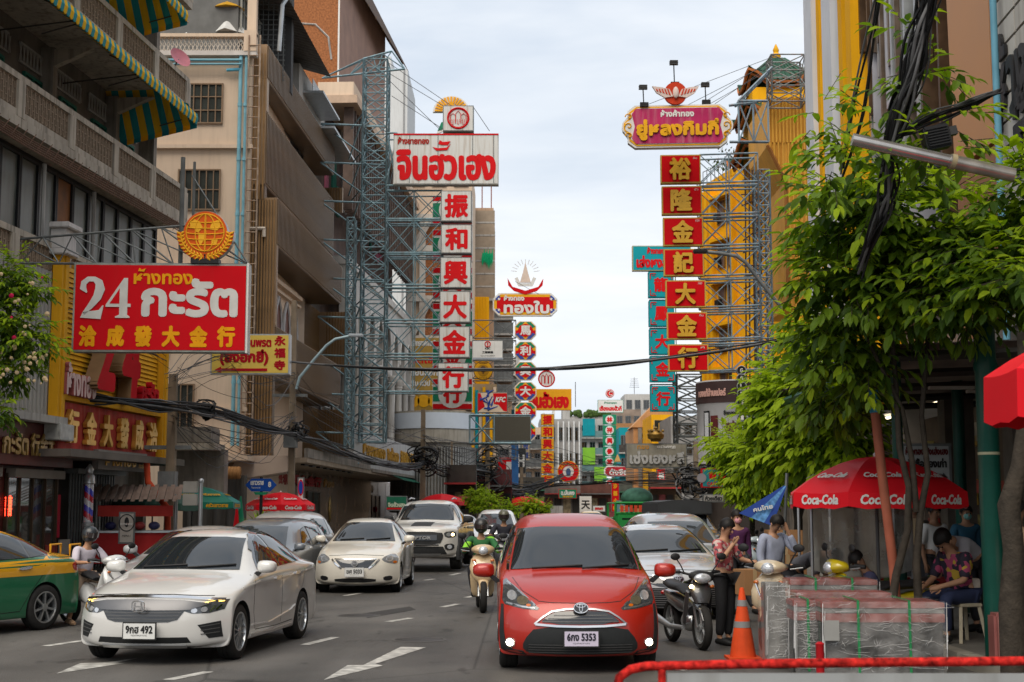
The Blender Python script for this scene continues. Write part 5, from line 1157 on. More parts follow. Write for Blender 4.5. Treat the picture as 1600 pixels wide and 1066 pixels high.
 # base fascia with gold letters
 o2=1.7;xa,xb=J.px(566,735,o2)[0],J.px(648,755,o2)[0];zA=J.px(600,720,o2)[1]
 fb=MB().bb(xa-2.5,xb,-o2,-o2+.2,3.5,5.15).build('fascia',mat((.50,.50,.49),.6,0,.08,.7,streak=.55,dirt=(.16,.15,.12)),jt)
 GY=mat((.50,.27,.03),.4,.3,.2)
 for s_,a,b__ in(('ห้างขายทอง',.0,.36),('จินฮั้วเฮง',.40,.62),('振和興大金行',.66,.98)):
  text(fb,s_,xa+(xb-xa)*(a+b__)/2,4.4,(xb-xa)*(b__-a),.72,GY,y=-o2-.06,bold=.05,depth=.06,name='gold_lettering')
 MB().bb(-1,xb,.9,1.3,.1,3.4).build('ground_floor_wall',MAR,jt);MB().bb(-1,xb,-o2,.9,3.35,3.5).build('marquee',CONCD,jt)
lane_and_shops()
def steel_tower(label,x0,x1,d,ytop,ybot,dep,n,m,r=.05,cat='steel mast',name='sign_mast',ch=None):
 a,b=P(x0,500,d),P(x1,500,d);rt=thing(name,label,cat,(a.x,d,0))
 mast(rt,0,b.x-a.x,0,dep,P(0,ybot,d).z,P(0,ytop,d).z,n,r,m,'lattice')
 return rt,b.x-a.x
LB=STEELB
def left_tower():
 d=63
 rt,w=steel_tower('tall pale blue lattice steel mast carrying the white gold shop signs',563,601,d,92,690,1.3,22,LB,.036)
 x=lambda a:P(a,500,d).x-rt.location.x
 z=lambda b:P(600,b,d).z
 b=MB()
 truss_panel(b,(0,0,z(92)),(w+.2,0,z(80)),(-1.9,.2,z(120)),(w+.8,0,z(108)),3,.04)
 b.build('head_frame',LB,rt)
 for i,(y0,y1)in enumerate(((208,290),(298,342),(345,395),(398,445),(450,500),(505,553),(558,612))):
  b=MB();xr=x(690)if i else x(618)
  truss_panel(b,(w,0,z(y0)),(xr,0,z(y0)),(w,0,z(y1)),(xr,0,z(y1)),1 if not i else 2,.036);truss_panel(b,(w,1.2,z(y0)),(xr,1.2,z(y0)),(w,1.2,z(y1)),(xr,1.2,z(y1)),1 if not i else 2,.028)
  b.build('cantilever_arm',LB,rt)
 for i in range(9):
  b=MB();zz=z(160+i*60);b.bar((0,1.2,zz),(-.9,3.4,zz-.3),.07);b.bar((0,1.2,zz),(-1.0,3.4,zz-1.8),.07);b.bar((-1.9,0,zz-1),(w,.1,zz-1.1),.07);b.bar((-1.9,0,zz-1),(0,.1,zz-2.4),.06);b.build('wall_tie',LB,rt)
 rt2,_=steel_tower('second slimmer blue lattice column beside the tall mast',540,552,61.5,340,700,.7,20,LB,.03)
left_tower()
SIGNG='stacked sign boxes with one big character each'
def chars(chs,x0s,x1s,ys,d,face,cm,label,name='sign_box',bold=.05,rz=0,dp=.35,grp=None,cscale=.78,sq=None,fm=None,depth=0):
 for i,c in enumerate(chs):
  a,b_=ys[i];x0=x0s[i]if isinstance(x0s,(list,tuple))else x0s;x1=x1s[i]if isinstance(x1s,(list,tuple))else x1s
  ordn=['topmost','second from the top','third from the top','fourth from the top','fifth from the top','sixth from the top','seventh from the top'][i]
  r,w,h=board(name,'%s with the character %s, %s'%(label,c,ordn),'sign',x0,a,x1,b_,d,face,dp,fm,rz,grp)
  text(r,c,0,h/2,w*cscale*min(1,h/w),h*cscale,cm,y=-.02-depth,bold=bold,depth=depth,name='character')
 return
WB=mat((.60,.60,.575),.55,0,.05,1,streak=.55,dirt=(.30,.20,.12))
def left_signs():
 d=62.6
 r,w,h=board('jin_hua_sign','large white sign box with red Thai gothic lettering on the blue mast','sign',615,209,779,288,d,WB,.5,mat((.45,.45,.42),.6,0,.2,2,streak=.3))
 r.name='white_shop_sign'
 text(r,'จินฮวเฮง',0,h*.38,w*.95,h*.62,REDL,y=-.03,bold=.075,shear=.0);k_=w/164
 for pl in([(676,229),(684,231),(698,230),(704,224),(699,234),(682,235)],[(685,224),(687,218),(692,221),(704,220),(700,226),(690,226)]):MB().prism([((a-697)*k_,(288-b_)*k_)for a,b_ in pl],-.04,-.012).build('tone_mark',REDL,r)
 text(r,'ห้างขายทอง',-w*.31,h*.86,w*.30,h*.15,mat((.35,.03,.02),.5),y=-.03,bold=.02)
 for k in(.15,.42,.75,.95):MB().bb(-w/2+w*k,-w/2+w*k+.035,-.018,-.012,.05,h-.05).build('panel_joint',STEELG,r)
 MB().bb(-w/2,w/2,-.03,0,h-.07,h).build('red_trim',RED,r)
 r,w,h=board('emblem_box','square white box with a round red three-soldier style emblem above the white sign','sign',692,165,740,205,d,WB,.7)
 r['label']='square white box with round red line emblem standing on the white sign'
 b=MB();c=h/2;rr=h*.40
 def ring(rad,t,cx=0,cz=0,sx_=1):b.tube([(cx+rad*sx_*math.cos(a),-.03,c+cz+rad*math.sin(a))for a in[6.283*i/32 for i in range(32)]],t,4,closed=True)
 ring(rr,.035);ring(rr*.88,.012)
 for dx,hh in((-.5,.45),(0,.72),(.5,.45)):
  x=dx*rr;ww=rr*.24
  b.tube([(x-ww,-.03,c-rr*.5),(x-ww,-.03,c+rr*hh*.6),(x,-.03,c+rr*hh),(x+ww,-.03,c+rr*hh*.6),(x+ww,-.03,c-rr*.5)],.014,4)
  b.tube([(x-ww*.4,-.03,c-rr*.1),(x-ww*.3,-.03,c-rr*.55),(x,-.03,c-rr*.62),(x+ww*.3,-.03,c-rr*.55),(x+ww*.4,-.03,c-rr*.1)],.010,4)
 b.build('round_emblem',REDL,r)
 # sunburst flame sign behind
 p=P(705,175,d+9);sf=thing('sunburst_sign','yellow sunburst cut-out sign peeking out behind the square emblem box','sign',(p.x,d+9,p.z))
 YO=mat((.75,.35,.02),.4)
 MB().prism([(.95*math.cos(a),.85*math.sin(a))for a in[math.pi*i/16 for i in range(17)]],.02,.25).build('backing',WHITEP,sf)
 for i in range(15):
  a=math.pi*(i+.5)/15;MB().prism([(math.cos(a)*.45-math.sin(a)*.03,math.sin(a)*.45+math.cos(a)*.03),(math.cos(a)*.85-math.sin(a)*.05,math.sin(a)*.8+math.cos(a)*.05),(math.cos(a)*.85+math.sin(a)*.05,math.sin(a)*.8-math.cos(a)*.05),(math.cos(a)*.45+math.sin(a)*.03,math.sin(a)*.45-math.cos(a)*.03)],-.04,.02).build('ray',YO,sf)
 MB().prism([(-.3,-.1),(.3,-.1),(.22,.25),(0,.6),(-.22,.25)],-.05,.02).build('flame',YO,sf)
 MB().prism([(-.7,-1.0),(-.1,-.8),(-.1,-.5),(-.5,-.55)],-.02,.1).build('green_leaf',GREENP,sf);MB().prism([(-.75,-1.15),(-.15,-.95),(-.1,-.85),(-.7,-1.02)],.0,.12).build('white_scroll',WHITEP,sf)
 MB().bb(-.06,.06,.1,.2,-3,0).build('post',STEELG,sf)
 ys=[(298,346),(351,396),(402,450),(455,504),(510,559),(567,612)]
 xs0=[689,689,688,687,686,684];xs1=[737,737,736,735,734,732]
 chars('振和興大金行',xs0,xs1,ys,d-.1,WB,REDL,'white sign box on the blue mast','white_character_box',.045,0,.55,SIGNG)
 # red, white and green column behind
 d2=67;G_='red, white and green sign boxes behind the white ones'
 for i,(a,b_)in enumerate(((306,351),(359,408),(418,466),(474,523),(533,580),(592,640))):
  r,w,h=board('striped_character_box','red, white and green box behind the white boxes, number counted from the top','sign',676,a,738,b_,d2,WHITEP,.5,WHITEP,0,G_)
  r['label']='red, white and green striped sign box, %s behind the white column'%['topmost','second','third','fourth','fifth','lowest'][i]
  MB().bb(-w/2+.02,w/2-.02,-.03,-.012,h*.82,h-.02).build('red_band',RED,r);MB().bb(-w/2+.02,w/2-.02,-.03,-.012,.02,h*.18).build('red_band',RED,r)
  MB().bb(-w/2+.02,w/2-.02,-.028,-.012,h*.26,h*.74).build('green_band',GREENP,r)
  MB().prism(ell(0,h/2,h*.46,h*.46,28),-.045,-.03).build('white_disc',WHITEP,r)
  text(r,'振和興大金行'[i],0,h/2,h*.62,h*.62,REDL,y=-.05,bold=.045,name='character')
left_signs()
def karat_sign():
 d=30
 r,w,h=board('gold_shop_sign','big red projecting sign reading 24 with gold Chinese characters beneath','sign',118,412,384,550,d,mat((.56,.006,.012),.5,0,.04,1,streak=.05),.35,mat((.25,.27,.24),.5,.3,.3,3,streak=.3),R(2.5))
 WL=mat((.58,.57,.54),.5);GO=mat((.75,.33,.01),.45)
 k=w/266
 X=lambda p:(p-251)*k;Z=lambda q:(550-q)*k
 def t(s_,x0,y0,x1,y1,m,b):text(r,s_,(X(x0)+X(x1))/2,(Z(y0)+Z(y1))/2,(x1-x0)*k,(y1-y0)*k,m,y=-.02,bold=b)
 # serif numerals as outlines
 def num(pts,m=WL):MB().prism([(X(a),Z(b))for a,b in pts],-.035,-.012).build('numeral',m,r)
 def off(pts):return pts
 def stroke(cen,wid,tip=None):
  L_,R_=[],[]
  n=len(cen)
  for i in range(n):
   a,b=Vector(cen[max(i-1,0)]),Vector(cen[min(i+1,n-1)]);tt=(b-a).normalized();q=Vector((-tt.y,tt.x))*wid[i]/2
   L_.append((cen[i][0]+q.x,cen[i][1]+q.y));R_.append((cen[i][0]-q.x,cen[i][1]-q.y))
  b=MB();vs=[(X(a),-.035,Z(c))for a,c in L_+R_];m=n
  b.add(vs,[(i,i+1,m+i+1,m+i)for i in range(n-1)]);
  o=b.build('numeral',WL,r)
  if sum(p.normal.y for p in o.data.polygons)>0:o.data.flip_normals()
 stroke([(139,459),(133,452),(134,444),(141,438),(150,438),(157,443),(159,453),(155,466),(145,480),(135,492)],[2,10,9,8,8,12,15,13,9,5])
 num([(130,498),(134,489),(151,487),(158,486),(163,479),(165,479),(161,500)])
 num([(195,436),(201,436),(201,476),(206,476),(206,481),(201,481),(201,493),(205,496),(205,498),(183,498),(183,496),(189,493),(189,481),(168,481),(168,478)])
 MB().prism([(X(a),Z(b))for a,b in[(189,452),(189,476),(174,476)]],-.04,-.034).build('numeral_gap',mat((.56,.006,.012),.5,0,.04,1),r)
 t('หางทอง',209,428,300,446,GO,.018);MB().prism([(X(a),Z(b))for a,b in[(216,425),(218,420),(221,423),(228,421),(225,426)]],-.035,-.012).build('tone_mark',GO,r);t('กะรัต',221,435,370,497,WL,.05)
 for i,c in enumerate('洽成發大金行'):t(c,128+i*42.0,509,156+i*42.2,543,GO,.030)
 MB().bb(w/2-.02,w/2+.02,-.04,.38,-.02,h+.02).build('white_edge',WHITEP,r)
 b=MB();truss_panel(b,(-w/2-1.2,.2,h+.02),(w/2,.2,h+.02),(-w/2-1.4,.3,h+.55),(w/2-1.3,.3,h+.9),6,.022);b.bar((w/2-1.5,.3,h),(w/2-1.5,.3,h+2.4),.08);b.bar((w/2-1.25,.3,h),(w/2-1.25,.3,h+2.3),.05);b.bar((w/2,.1,h),(w/2-1.3,.3,h+2.0),.03);b.build('support_frame',STEELG,r)
 # globe emblem
 p=P(321,364,d);g_=thing('globe_emblem_sign','round red and gold globe with wheat ears standing on top of the red sign','emblem',(p.x,d,p.z))
 rr=.47;RG=mat((.60,.10,.015),.45);GO2=mat((.78,.40,.03),.45)
 MB().lathe([(rr,-.0),(rr,.28)],40,axis='y').build('disc_side',SILVM,g_,40);MB().lathe([(rr*.99,-.02),(rr*.99,0)],40,axis='y').build('disc_face',RG,g_,40)
 b=MB()
 for k_ in(.86,.45,.02):
  b.tube([(rr*k_*math.cos(a),-.03,rr*.86*math.sin(a))for a in[6.283*i/32 for i in range(32)]],.014,4,closed=True)
 for zz in(-.6,-.3,0,.3,.6):
  q=math.sqrt(1-zz*zz);b.tube([(rr*.86*q*math.cos(a),-.03,rr*.86*zz-.07*rr*math.sin(a)*q)for a in[math.pi*i/12 for i in range(13)]],.013,4)
 b.build('globe_grid',GO2,g_)
 def blob(pts):MB().prism([(x*rr,z*rr)for x,z in pts],-.035,-.02).build('continent',GO2,g_)
 blob([(-.7,.45),(-.5,.62),(-.25,.5),(-.12,.25),(-.3,.0),(-.42,.05),(-.5,.2),(-.68,.25)]);blob([(-.3,0),(-.05,-.1),(-.05,-.35),(-.2,-.6),(-.3,-.4)]);blob([(.2,.15),(.55,.1),(.7,.3),(.6,.6),(.35,.5),(.25,.35)]);blob([(.3,-.35),(.6,-.3),(.5,-.6),(.3,-.55)])
 for sd in(-1,1):
  b=MB();pts=[(sd*rr*1.12*math.cos(a),-.02,rr*1.12*math.sin(a))for a in[R(-85+i*9)for i in range(10)]];b.tube(pts,.02,4)
  for i,pp in enumerate(pts):
   a=R(-85+i*9)
   for s2 in(-1,1):
    dx,dz=math.cos(a+s2*.9+1.57),math.sin(a+s2*.9+1.57);q=Vector(pp);e_=q+Vector((sd*dx,0,dz))*.11
    b.tube([q,q.lerp(e_,.5),e_],[.01,.028,.004],5)
  b.build('wheat_ear',GO2,g_)
  b=MB();arc=[(sd*rr*k_*math.cos(a),rr*k_*math.sin(a))for k_,rng in((1.3,range(0,11)),(.98,range(10,-1,-1)))for a in[R(-88+i*9)for i in rng]]
  b.prism(arc,0.0,.2);b.build('wreath_backing',SILVM,g_);b=MB();b.prism(arc,-.012,0.0);b.build('wreath_face',RG,g_)
 MB().bb(-.3,.3,-.02,.25,-.66,-.56).build('base',BLACKP,g_)
 # yellow street-side sign behind
 d=41.5
 r,w,h=board('yellow_arrow_sign','yellow sign with red Thai lettering and a red arrow pointing left','sign',330,522,452,585,d,mat((.72,.52,.10),.45,0,.05),.35,SILVM)
 X2=lambda p_:(p_-391)*w/122;Z2=lambda q:(585-q)*w/122
 DR=mat((.42,.01,.02),.5)
 def t2(s_,a,b_,c_,e_,bo=.02,vert=False):text(r,s_,(X2(a)+X2(c_))/2,(Z2(b_)+Z2(e_))/2,X2(c_)-X2(a),Z2(b_)-Z2(e_),DR,y=-.02,bold=bo)
 t2('จีนพรต',383,527,424,543);t2('(ย่งฮกยี่)',344,546,420,572,.028);t2('永',428,525,446,541,.02);t2('福',428,544,446,560,.02);t2('寺',428,563,446,579,.02)
 MB().prism([(X2(337),Z2(578)),(X2(347),Z2(573)),(X2(347),Z2(576)),(X2(418),Z2(576)),(X2(418),Z2(580)),(X2(347),Z2(580)),(X2(347),Z2(583))],-.03,-.012).build('arrow',DR,r)
karat_sign()
def octagon(x0,y0,x1,y1,d,label,grp=None,name='octagon_sign',dp=.35,cut=.26,frame=WHITEP):
 a,b_=P(x0,y0,d),P(x1,y1,d);w,h=b_.x-a.x,a.z-b_.z;r=thing(name,label,'sign',((a.x+b_.x)/2,d,b_.z),0,grp)
 c=min(w,h)*cut
 def oc(k,dx=0):
  W_,H_,q=w/2-k,h-k,c-k*.42;return[(-W_+q,k),(W_-q,k),(W_,k+q),(W_,H_-q),(W_-q,H_),(-W_+q,H_),(-W_,H_-q),(-W_,k+q)]
 MB().prism(oc(0),0,dp).build('casing',frame,r)
 return r,w,h,c,oc
def tongbai():
 d=98;G_='octagonal colour-rimmed sign boxes in one column'
 r,w,h,c,oc=octagon(770,458,871,494,d,'long red octagonal sign with white Thai lettering and coloured corner stripes')
 MB().prism(oc(.09),-.02,0).build('yellow_rim',YEL,r);MB().prism(oc(.28),-.035,-.02).build('face',RED,r)
 for sx_ in(-1,1):
  for t_ in(0,1):
   x0=sx_*(w/2);z0=h if t_ else 0;s_=-1 if t_ else 1
   for k,m in((0,WHITEP),(.16,BLUEP),(.32,WHITEP)):MB().prism([(x0-sx_*(.02+k),z0+s_*(c-k*.1)),(x0-sx_*(c-k*.1),z0+s_*(.02+k)),(x0-sx_*(c+.12),z0+s_*(.1+k)),(x0-sx_*(.1+k),z0+s_*(c+.12))],-.05-k*.02,-.03).build('corner_stripe',m,r)
 text(r,'ทองใบ',.1,h*.38,w*.72,h*.60,WHITEP,y=-.06,bold=.075);text(r,'ห้างทอง',-w*.17,h*.78,w*.32,h*.26,WHITEP,y=-.06,bold=.03)
 # crown of prang emblem
 p=P(821,455,d);e=thing('prang_emblem','white temple spire emblem with red scroll on top of the octagonal sign','emblem',(p.x,d,p.z))
 MB().prism([(-.55,1.0),(-.35,.55),(.35,.55),(.55,1.0),(.75,.9),(.5,.35),(-.5,.35),(-.75,.9)],0,.1).build('crescent',WHITEP,e)
 MB().prism([(-.38,.6),(.38,.6),(.18,1.3),(.07,1.75),(0,2.05),(-.07,1.75),(-.18,1.3)],-.05,.08).build('spire',mat((.62,.50,.42),.5),e)
 for i in range(11):
  a=math.pi*(i+.5)/11;MB().bar((.6*math.cos(a),0,1.3+.6*math.sin(a)),(1.0*math.cos(a),0,1.3+.95*math.sin(a)),.035).build('ray',WHITEP,e)
 MB().prism([(-1.25,.9),(-.9,.3),(0,.02),(.9,.3),(1.25,.9),(1.2,.4),(.8,0),(0,-.25),(-.8,0),(-1.2,.4)],-.06,.05).build('scroll',RED,e)
 for i,ch in enumerate('馬利興大金行'):
  y0=502+i*31.6;col='馬利興大金行'
  r,w,h,c,oc=octagon(804,y0,838,y0+29,d,'octagonal sign with the character %s and yellow, red and blue rim, %s in its column'%(ch,['topmost','second','third','fourth','fifth','lowest'][i]),G_)
  f=MB().prism(oc(.05),-.02,0).build('rim',YEL,r)
  W_=w/2-.06
  for sx_ in(-1,1):
   MB().add([(sx_*W_,-.03,.06+c),(sx_*W_,-.03,h*.5),(sx_*(W_-.22),-.03,h*.5),(sx_*(W_-.22),-.03,.06+c)],[(0,1,2,3)if sx_<0 else(3,2,1,0)]).build('red_rim',RED,r)
   for z_,s_,m in((.06,1,BLUEP),(h-.06,-1,GREENP)):
    MB().prism([(sx_*W_,z_+s_*c),(sx_*(W_-c),z_),(sx_*(W_-c-.3),z_),(sx_*(W_-.25),z_+s_*(c+.1))],-.035,-.02).build('corner_rim',m,r)
  MB().prism(ell(0,h/2,w*.36,h*.36,8),-.05,-.03).build('face',RED,r)
  text(r,ch,0,h/2,w*.50,h*.52,WHITEP,y=-.06,bold=.028,name='character')
 b=MB();
 x0,x1=P(783,560,d).x,P(806,560,d).x
 for k in range(7):
  z1,z0=P(0,500+k*31.6,d).z,P(0,528+k*31.6,d).z;truss_panel(b,(x0-2,.2,z1),(x1,.2,z1),(x0-2,.2,z0),(x1,.2,z0),2,.035)
 o=b.build('sign_bracket_frame',STEELG,loc=(0,d,0));tag(o,'grey steel bracket frame holding the octagonal sign column','steel frame')
tongbai()
def misc_left_signs():
 d=88
 r,w,h=board('bank_sign','white sign box with a small red bank emblem and dark lettering','sign',738,532,786,562,d,WHITEP,.3)
 text(r,'ICBC',0,h*.58,w*.18,h*.12,BLACKT,y=-.02,bold=.012);text(r,'工银泰国',0,h*.38,w*.36,h*.14,BLACKT,y=-.02,bold=.015);text(r,'ธนาคารไอซีบีซี',0,h*.2,w*.45,h*.08,BLACKT,y=-.02)
 b=MB();b.tube([(.17*math.cos(a),-.03,h*.8+.17*math.sin(a))for a in[6.283*i/16 for i in range(16)]],.03,4,closed=True);b.bb(-.03,.03,-.04,-.02,h*.8-.1,h*.8+.1);b.build('emblem',REDL,r);MB().bb(-w/2,w/2,-.02,-.012,0,h*.1).build('base_band',mat((.3,.33,.38),.5),r)
 p=P(755,579,90);o=thing('round_yellow_sign','round yellow and brown disc sign below the bank sign','sign',tuple(p));BR=mat((.10,.05,.02),.5)
 MB().lathe([(.62,0),(.62,.2)],28,axis='y').build('casing',BR,o,40);MB().lathe([(.58,-.02),(.58,0)],28,axis='y').build('face',YEL,o,40);MB().lathe([(.38,-.03),(.38,-.02)],24,axis='y').build('inner_disc',mat((.45,.22,.02),.5),o,40)
 b=MB();b.ball((0,-.04,.08),.2,8,sc=(1,.1,1));b.bb(-.04,.04,-.05,-.03,-.2,.0);b.build('tree_emblem',BR,o);text(o,'YAOWARAT',0,.48,.6,.12,BR,y=-.03,bold=.008);text(o,'SINCE',0,-.47,.5,.1,BR,y=-.03)
 # fried chicken restaurant sign; portrait left out
 d=86;r,w,h=board('restaurant_sign','red and beige sign reading KFC with blue brush strokes','sign',746,613,793,645,d,mat((.60,.48,.36),.5,0,.03),.3)
 MB().prism([(w*.02,h*.95),(w*.48,h*.95),(w*.48,h*.05),(w*.36,h*.1),(w*.2,h*.38),(w*.05,h*.42)],-.02,-.012).build('red_panel',RED,r);MB().prism([(-w*.48,h*.95),(-w*.4,h*.95),(-w*.25,h*.3),(-w*.48,h*.05)],-.02,-.012).build('red_panel',RED,r)
 text(r,'KFC',w*.27,h*.64,w*.34,h*.28,WHITEP,y=-.03,bold=.03,shear=.25)
 b=MB();random.seed(3)
 for i in range(9):
  x,z=random.uniform(-.38,-.05)*w,random.uniform(.2,.85)*h;b.tube([(x,-.02,z),(x+random.uniform(-.2,.3),-.02,z+random.uniform(-.3,.3)),(x+random.uniform(0,.5),-.02,z+random.uniform(-.2,.4))],[.05,.07,.02],4)
 b.build('blue_strokes',BLUEP,r)
 # LED screen with truss
 d=80;r,w,h=board('led_screen','blank dark LED screen held by a pale blue truss','screen',772,650,830,690,d,mat((.075,.07,.055),.5,0,.06,6),.4,STEELB)
 b=MB();xl=-w/2-(P(772,0,d).x-P(735,0,d).x)
 for y in(0,.6):truss_panel(b,(xl,y,h+.05),(-w/2,y,h+.05),(xl,y,-.1),(-w/2,y,-.1),1,.05);b.bar((xl,y,-.1),(w/2,y,-.1),.1);b.bar((xl,y,h+.05),(w/2,y,h+.05),.06);b.bar((xl,y,h/2),(-w/2,y,h/2),.05)
 b.build('truss',STEELB,r)
 # yellow pair further on
 d=122;r,w,h=board('yellow_shop_sign','yellow sign box with red Thai lettering behind the octagonal column','sign',826,608,893,641,d,mat((.75,.36,.02),.45,0,.04),.5,YEL)
 text(r,'จินฮั้วเฮง',-.1,h*.48,w*.95,h*.82,REDL,y=-.03,bold=.10)
 p=P(854,592,d);o=thing('round_emblem_sign','round white disc with red line emblem above the yellow sign','emblem',tuple(p));MB().lathe([(.72,0),(.72,.2)],28,axis='y').build('disc',WHITEP,o,40)
 b=MB();b.tube([(.68*math.cos(a),-.02,.68*math.sin(a))for a in[6.283*i/28 for i in range(28)]],.06,4,closed=True)
 for x in(-.3,0,.3):b.tube([(x-.12,-.02,-.4),(x-.12,-.02,.2),(x,-.02,.45-abs(x)*.4),(x+.12,-.02,.2),(x+.12,-.02,-.4)],.03,4)
 b.build('emblem',RED,o)
 chars('振和興大金行',845,866,[(647+i*19,664.5+i*19)for i in range(6)],d,mat((.75,.36,.02),.45,0,.04),REDL,'yellow sign box in the distant yellow column','yellow_character_box',.05,0,.4,'yellow sign boxes with one red character each',.85)
 # round red restaurant disc and green sign
 d=135;p=P(888,737,d);o=thing('round_red_sign','round red sign with a circular emblem over the middle of the street','sign',tuple(p))
 MB().lathe([(1.03,0),(1.03,.25)],32,axis='y').build('casing',YEL,o,40);MB().lathe([(.96,-.02),(.96,0)],32,axis='y').build('face',RED,o,40);MB().lathe([(.52,-.03),(.52,-.02)],24,axis='y').build('emblem_disc',WHITEP,o,40)
 b=MB();b.ball((0,-.04,.12),.2,8,sc=(1,.1,1));b.prism([(-.25,.05),(.25,.05),(.16,-.36),(-.16,-.36)],-.07,-.04);b.build('emblem_figure',mat((.05,.09,.2),.5),o)
 for i,ch in enumerate('BESTSHARK'):
  a=R(155-i*16.2);t_=text(o,ch,.74*math.cos(a),.74*math.sin(a),.18,.24,YEL,y=-.03,bold=.02,rot=a-math.pi/2,name='letter')
 r,w,h=board('green_gold_sign','green sign with white Thai lettering under the round red sign','sign',873,764,901,779,128,GREENP,.2,RED)
 text(r,'ฉ.มั่นคง',0,h*.62,w*.8,h*.6,WHITEP,y=-.02,bold=.05);text(r,'金庄行',0,h*.2,w*.6,h*.22,YEL,y=-.02,bold=.02)
 # green column with white discs
 d=165;G_='green sign boxes with a white disc each'
 for i,ch in enumerate('林祥興參茸行行'):
  if i==5:continue
  a=648+i*16.6
  r,w,h=board('green_disc_box','green sign box with character %s on a white disc, %s in the far column'%(ch,['topmost','second','third','fourth','fifth','','lowest'][i]),'sign',942,a,963,a+15.4,d,GREENP,.4,GREENP,0,G_)
  MB().prism(ell(0,h/2,h*.43,h*.43,20),-.04,-.012).build('disc',WHITEP,r);text(r,ch,0,h/2,h*.6,h*.6,REDL,y=-.05,bold=.035,name='character')
 r,w,h=board('pharmacy_sign','white sign with green rim and red Thai lettering above the green column','sign',934,625,974,645,d,WHITEP,.4,GREENP);text(r,'เซี้ยงเฮงฮั้วกี่',0,h*.35,w*.88,h*.45,REDL,y=-.02,bold=.05);text(r,'ห้างขายยา',0,h*.78,w*.5,h*.2,GREENP,y=-.02,bold=.02)
 p=P(953,615,d);o=thing('round_red_emblem','small round red and white emblem above the pharmacy sign','emblem',tuple(p));MB().lathe([(.5,0),(.5,.2)],20,axis='y').build('disc',REDL,o,40)
 b=MB();b.tube([(.40*math.cos(a),-.02,.40*math.sin(a))for a in[6.283*i/20 for i in range(20)]],.04,4,closed=True);b.tube([(.12+.2*math.cos(a),-.02,.2*math.sin(a))for a in[R(50+26*i)for i in range(11)]],.05,4);b.build('crescent',WHITEP,o)
 d=150;r,w,h,c,oc=octagon(944,728,986,745,d,'small dark red octagonal sign with white Thai lettering in the far street');MB().prism(oc(.12),-.02,0).build('face',mat((.35,.02,.03),.5),r);text(r,'ตั้งจือ',.1,h*.45,w*.7,h*.6,WHITEP,y=-.03,bold=.05)
 p=P(965,722,d);MBo=MB().prism([(-.35,0),(.35,0),(.2,.4),(0,.85),(-.2,.4)],0,.1);o=MBo.build('crest',mat((.5,.3,.1),.4),loc=tuple(p));tag(o,'small golden crest on the dark red octagonal sign','emblem')
misc_left_signs()
# ================================================================ further down the street
def block(label,x0,x1,yt,d,m,cols=3,rows=4,dep=9,yb=None,fm=None,wy=None,name='shophouse',cat='building',bal=None,side=None,roof=None):
 a=P(x0,500,d).x;w=P(x1,500,d).x-a;z1=P((x0+x1)/2,yt,d).z
 r=thing(name,label,cat,(a,d,0));MB().bb(0,w,0,dep,0,z1).build('wall',m,r)
 zl=P(0,yb,d).z if yb else 4;fh=(z1-zl-.3)/max(1,rows)
 for j in range(rows):
  z=zl+j*fh
  for i in range(cols):
   c=w*(i+.5)/cols;ww=w/cols*.33
   window(r,c-ww,c+ww,z+fh*.25,z+fh*.78,-.01,2,1,fm or STEELG,GLASSD,.07)
  if bal:MB().bb(-.1,w+.1,-.8,0,z-.1,z+.05).build('balcony_slab',GREYC,r);MB().bb(-.1,w+.1,-.8,-.74,z+.05,z+.9).build('balcony_railing',bal,r)
 if roof:MB().bb(-.3,w+.3,-.4,dep,z1,z1+.25).build('roof',roof,r)
 return r,w,z1
PEACH=mat((.50,.33,.22),.8,0,.12,.6,streak=.35);LIME=mat((.22,.50,.05),.7,0,.12,1);OCH=mat((.40,.25,.06),.7,0,.15,1,streak=.2);PALE=mat((.45,.44,.42),.8,0,.12,.6,streak=.35)
TAN=mat((.48,.24,.10),.7,0,.12,1,streak=.2);TARP=mat((.26,.25,.24),.7,0,.2,1.5);GRNT=mat((.01,.33,.14),.7,0,.15,2)
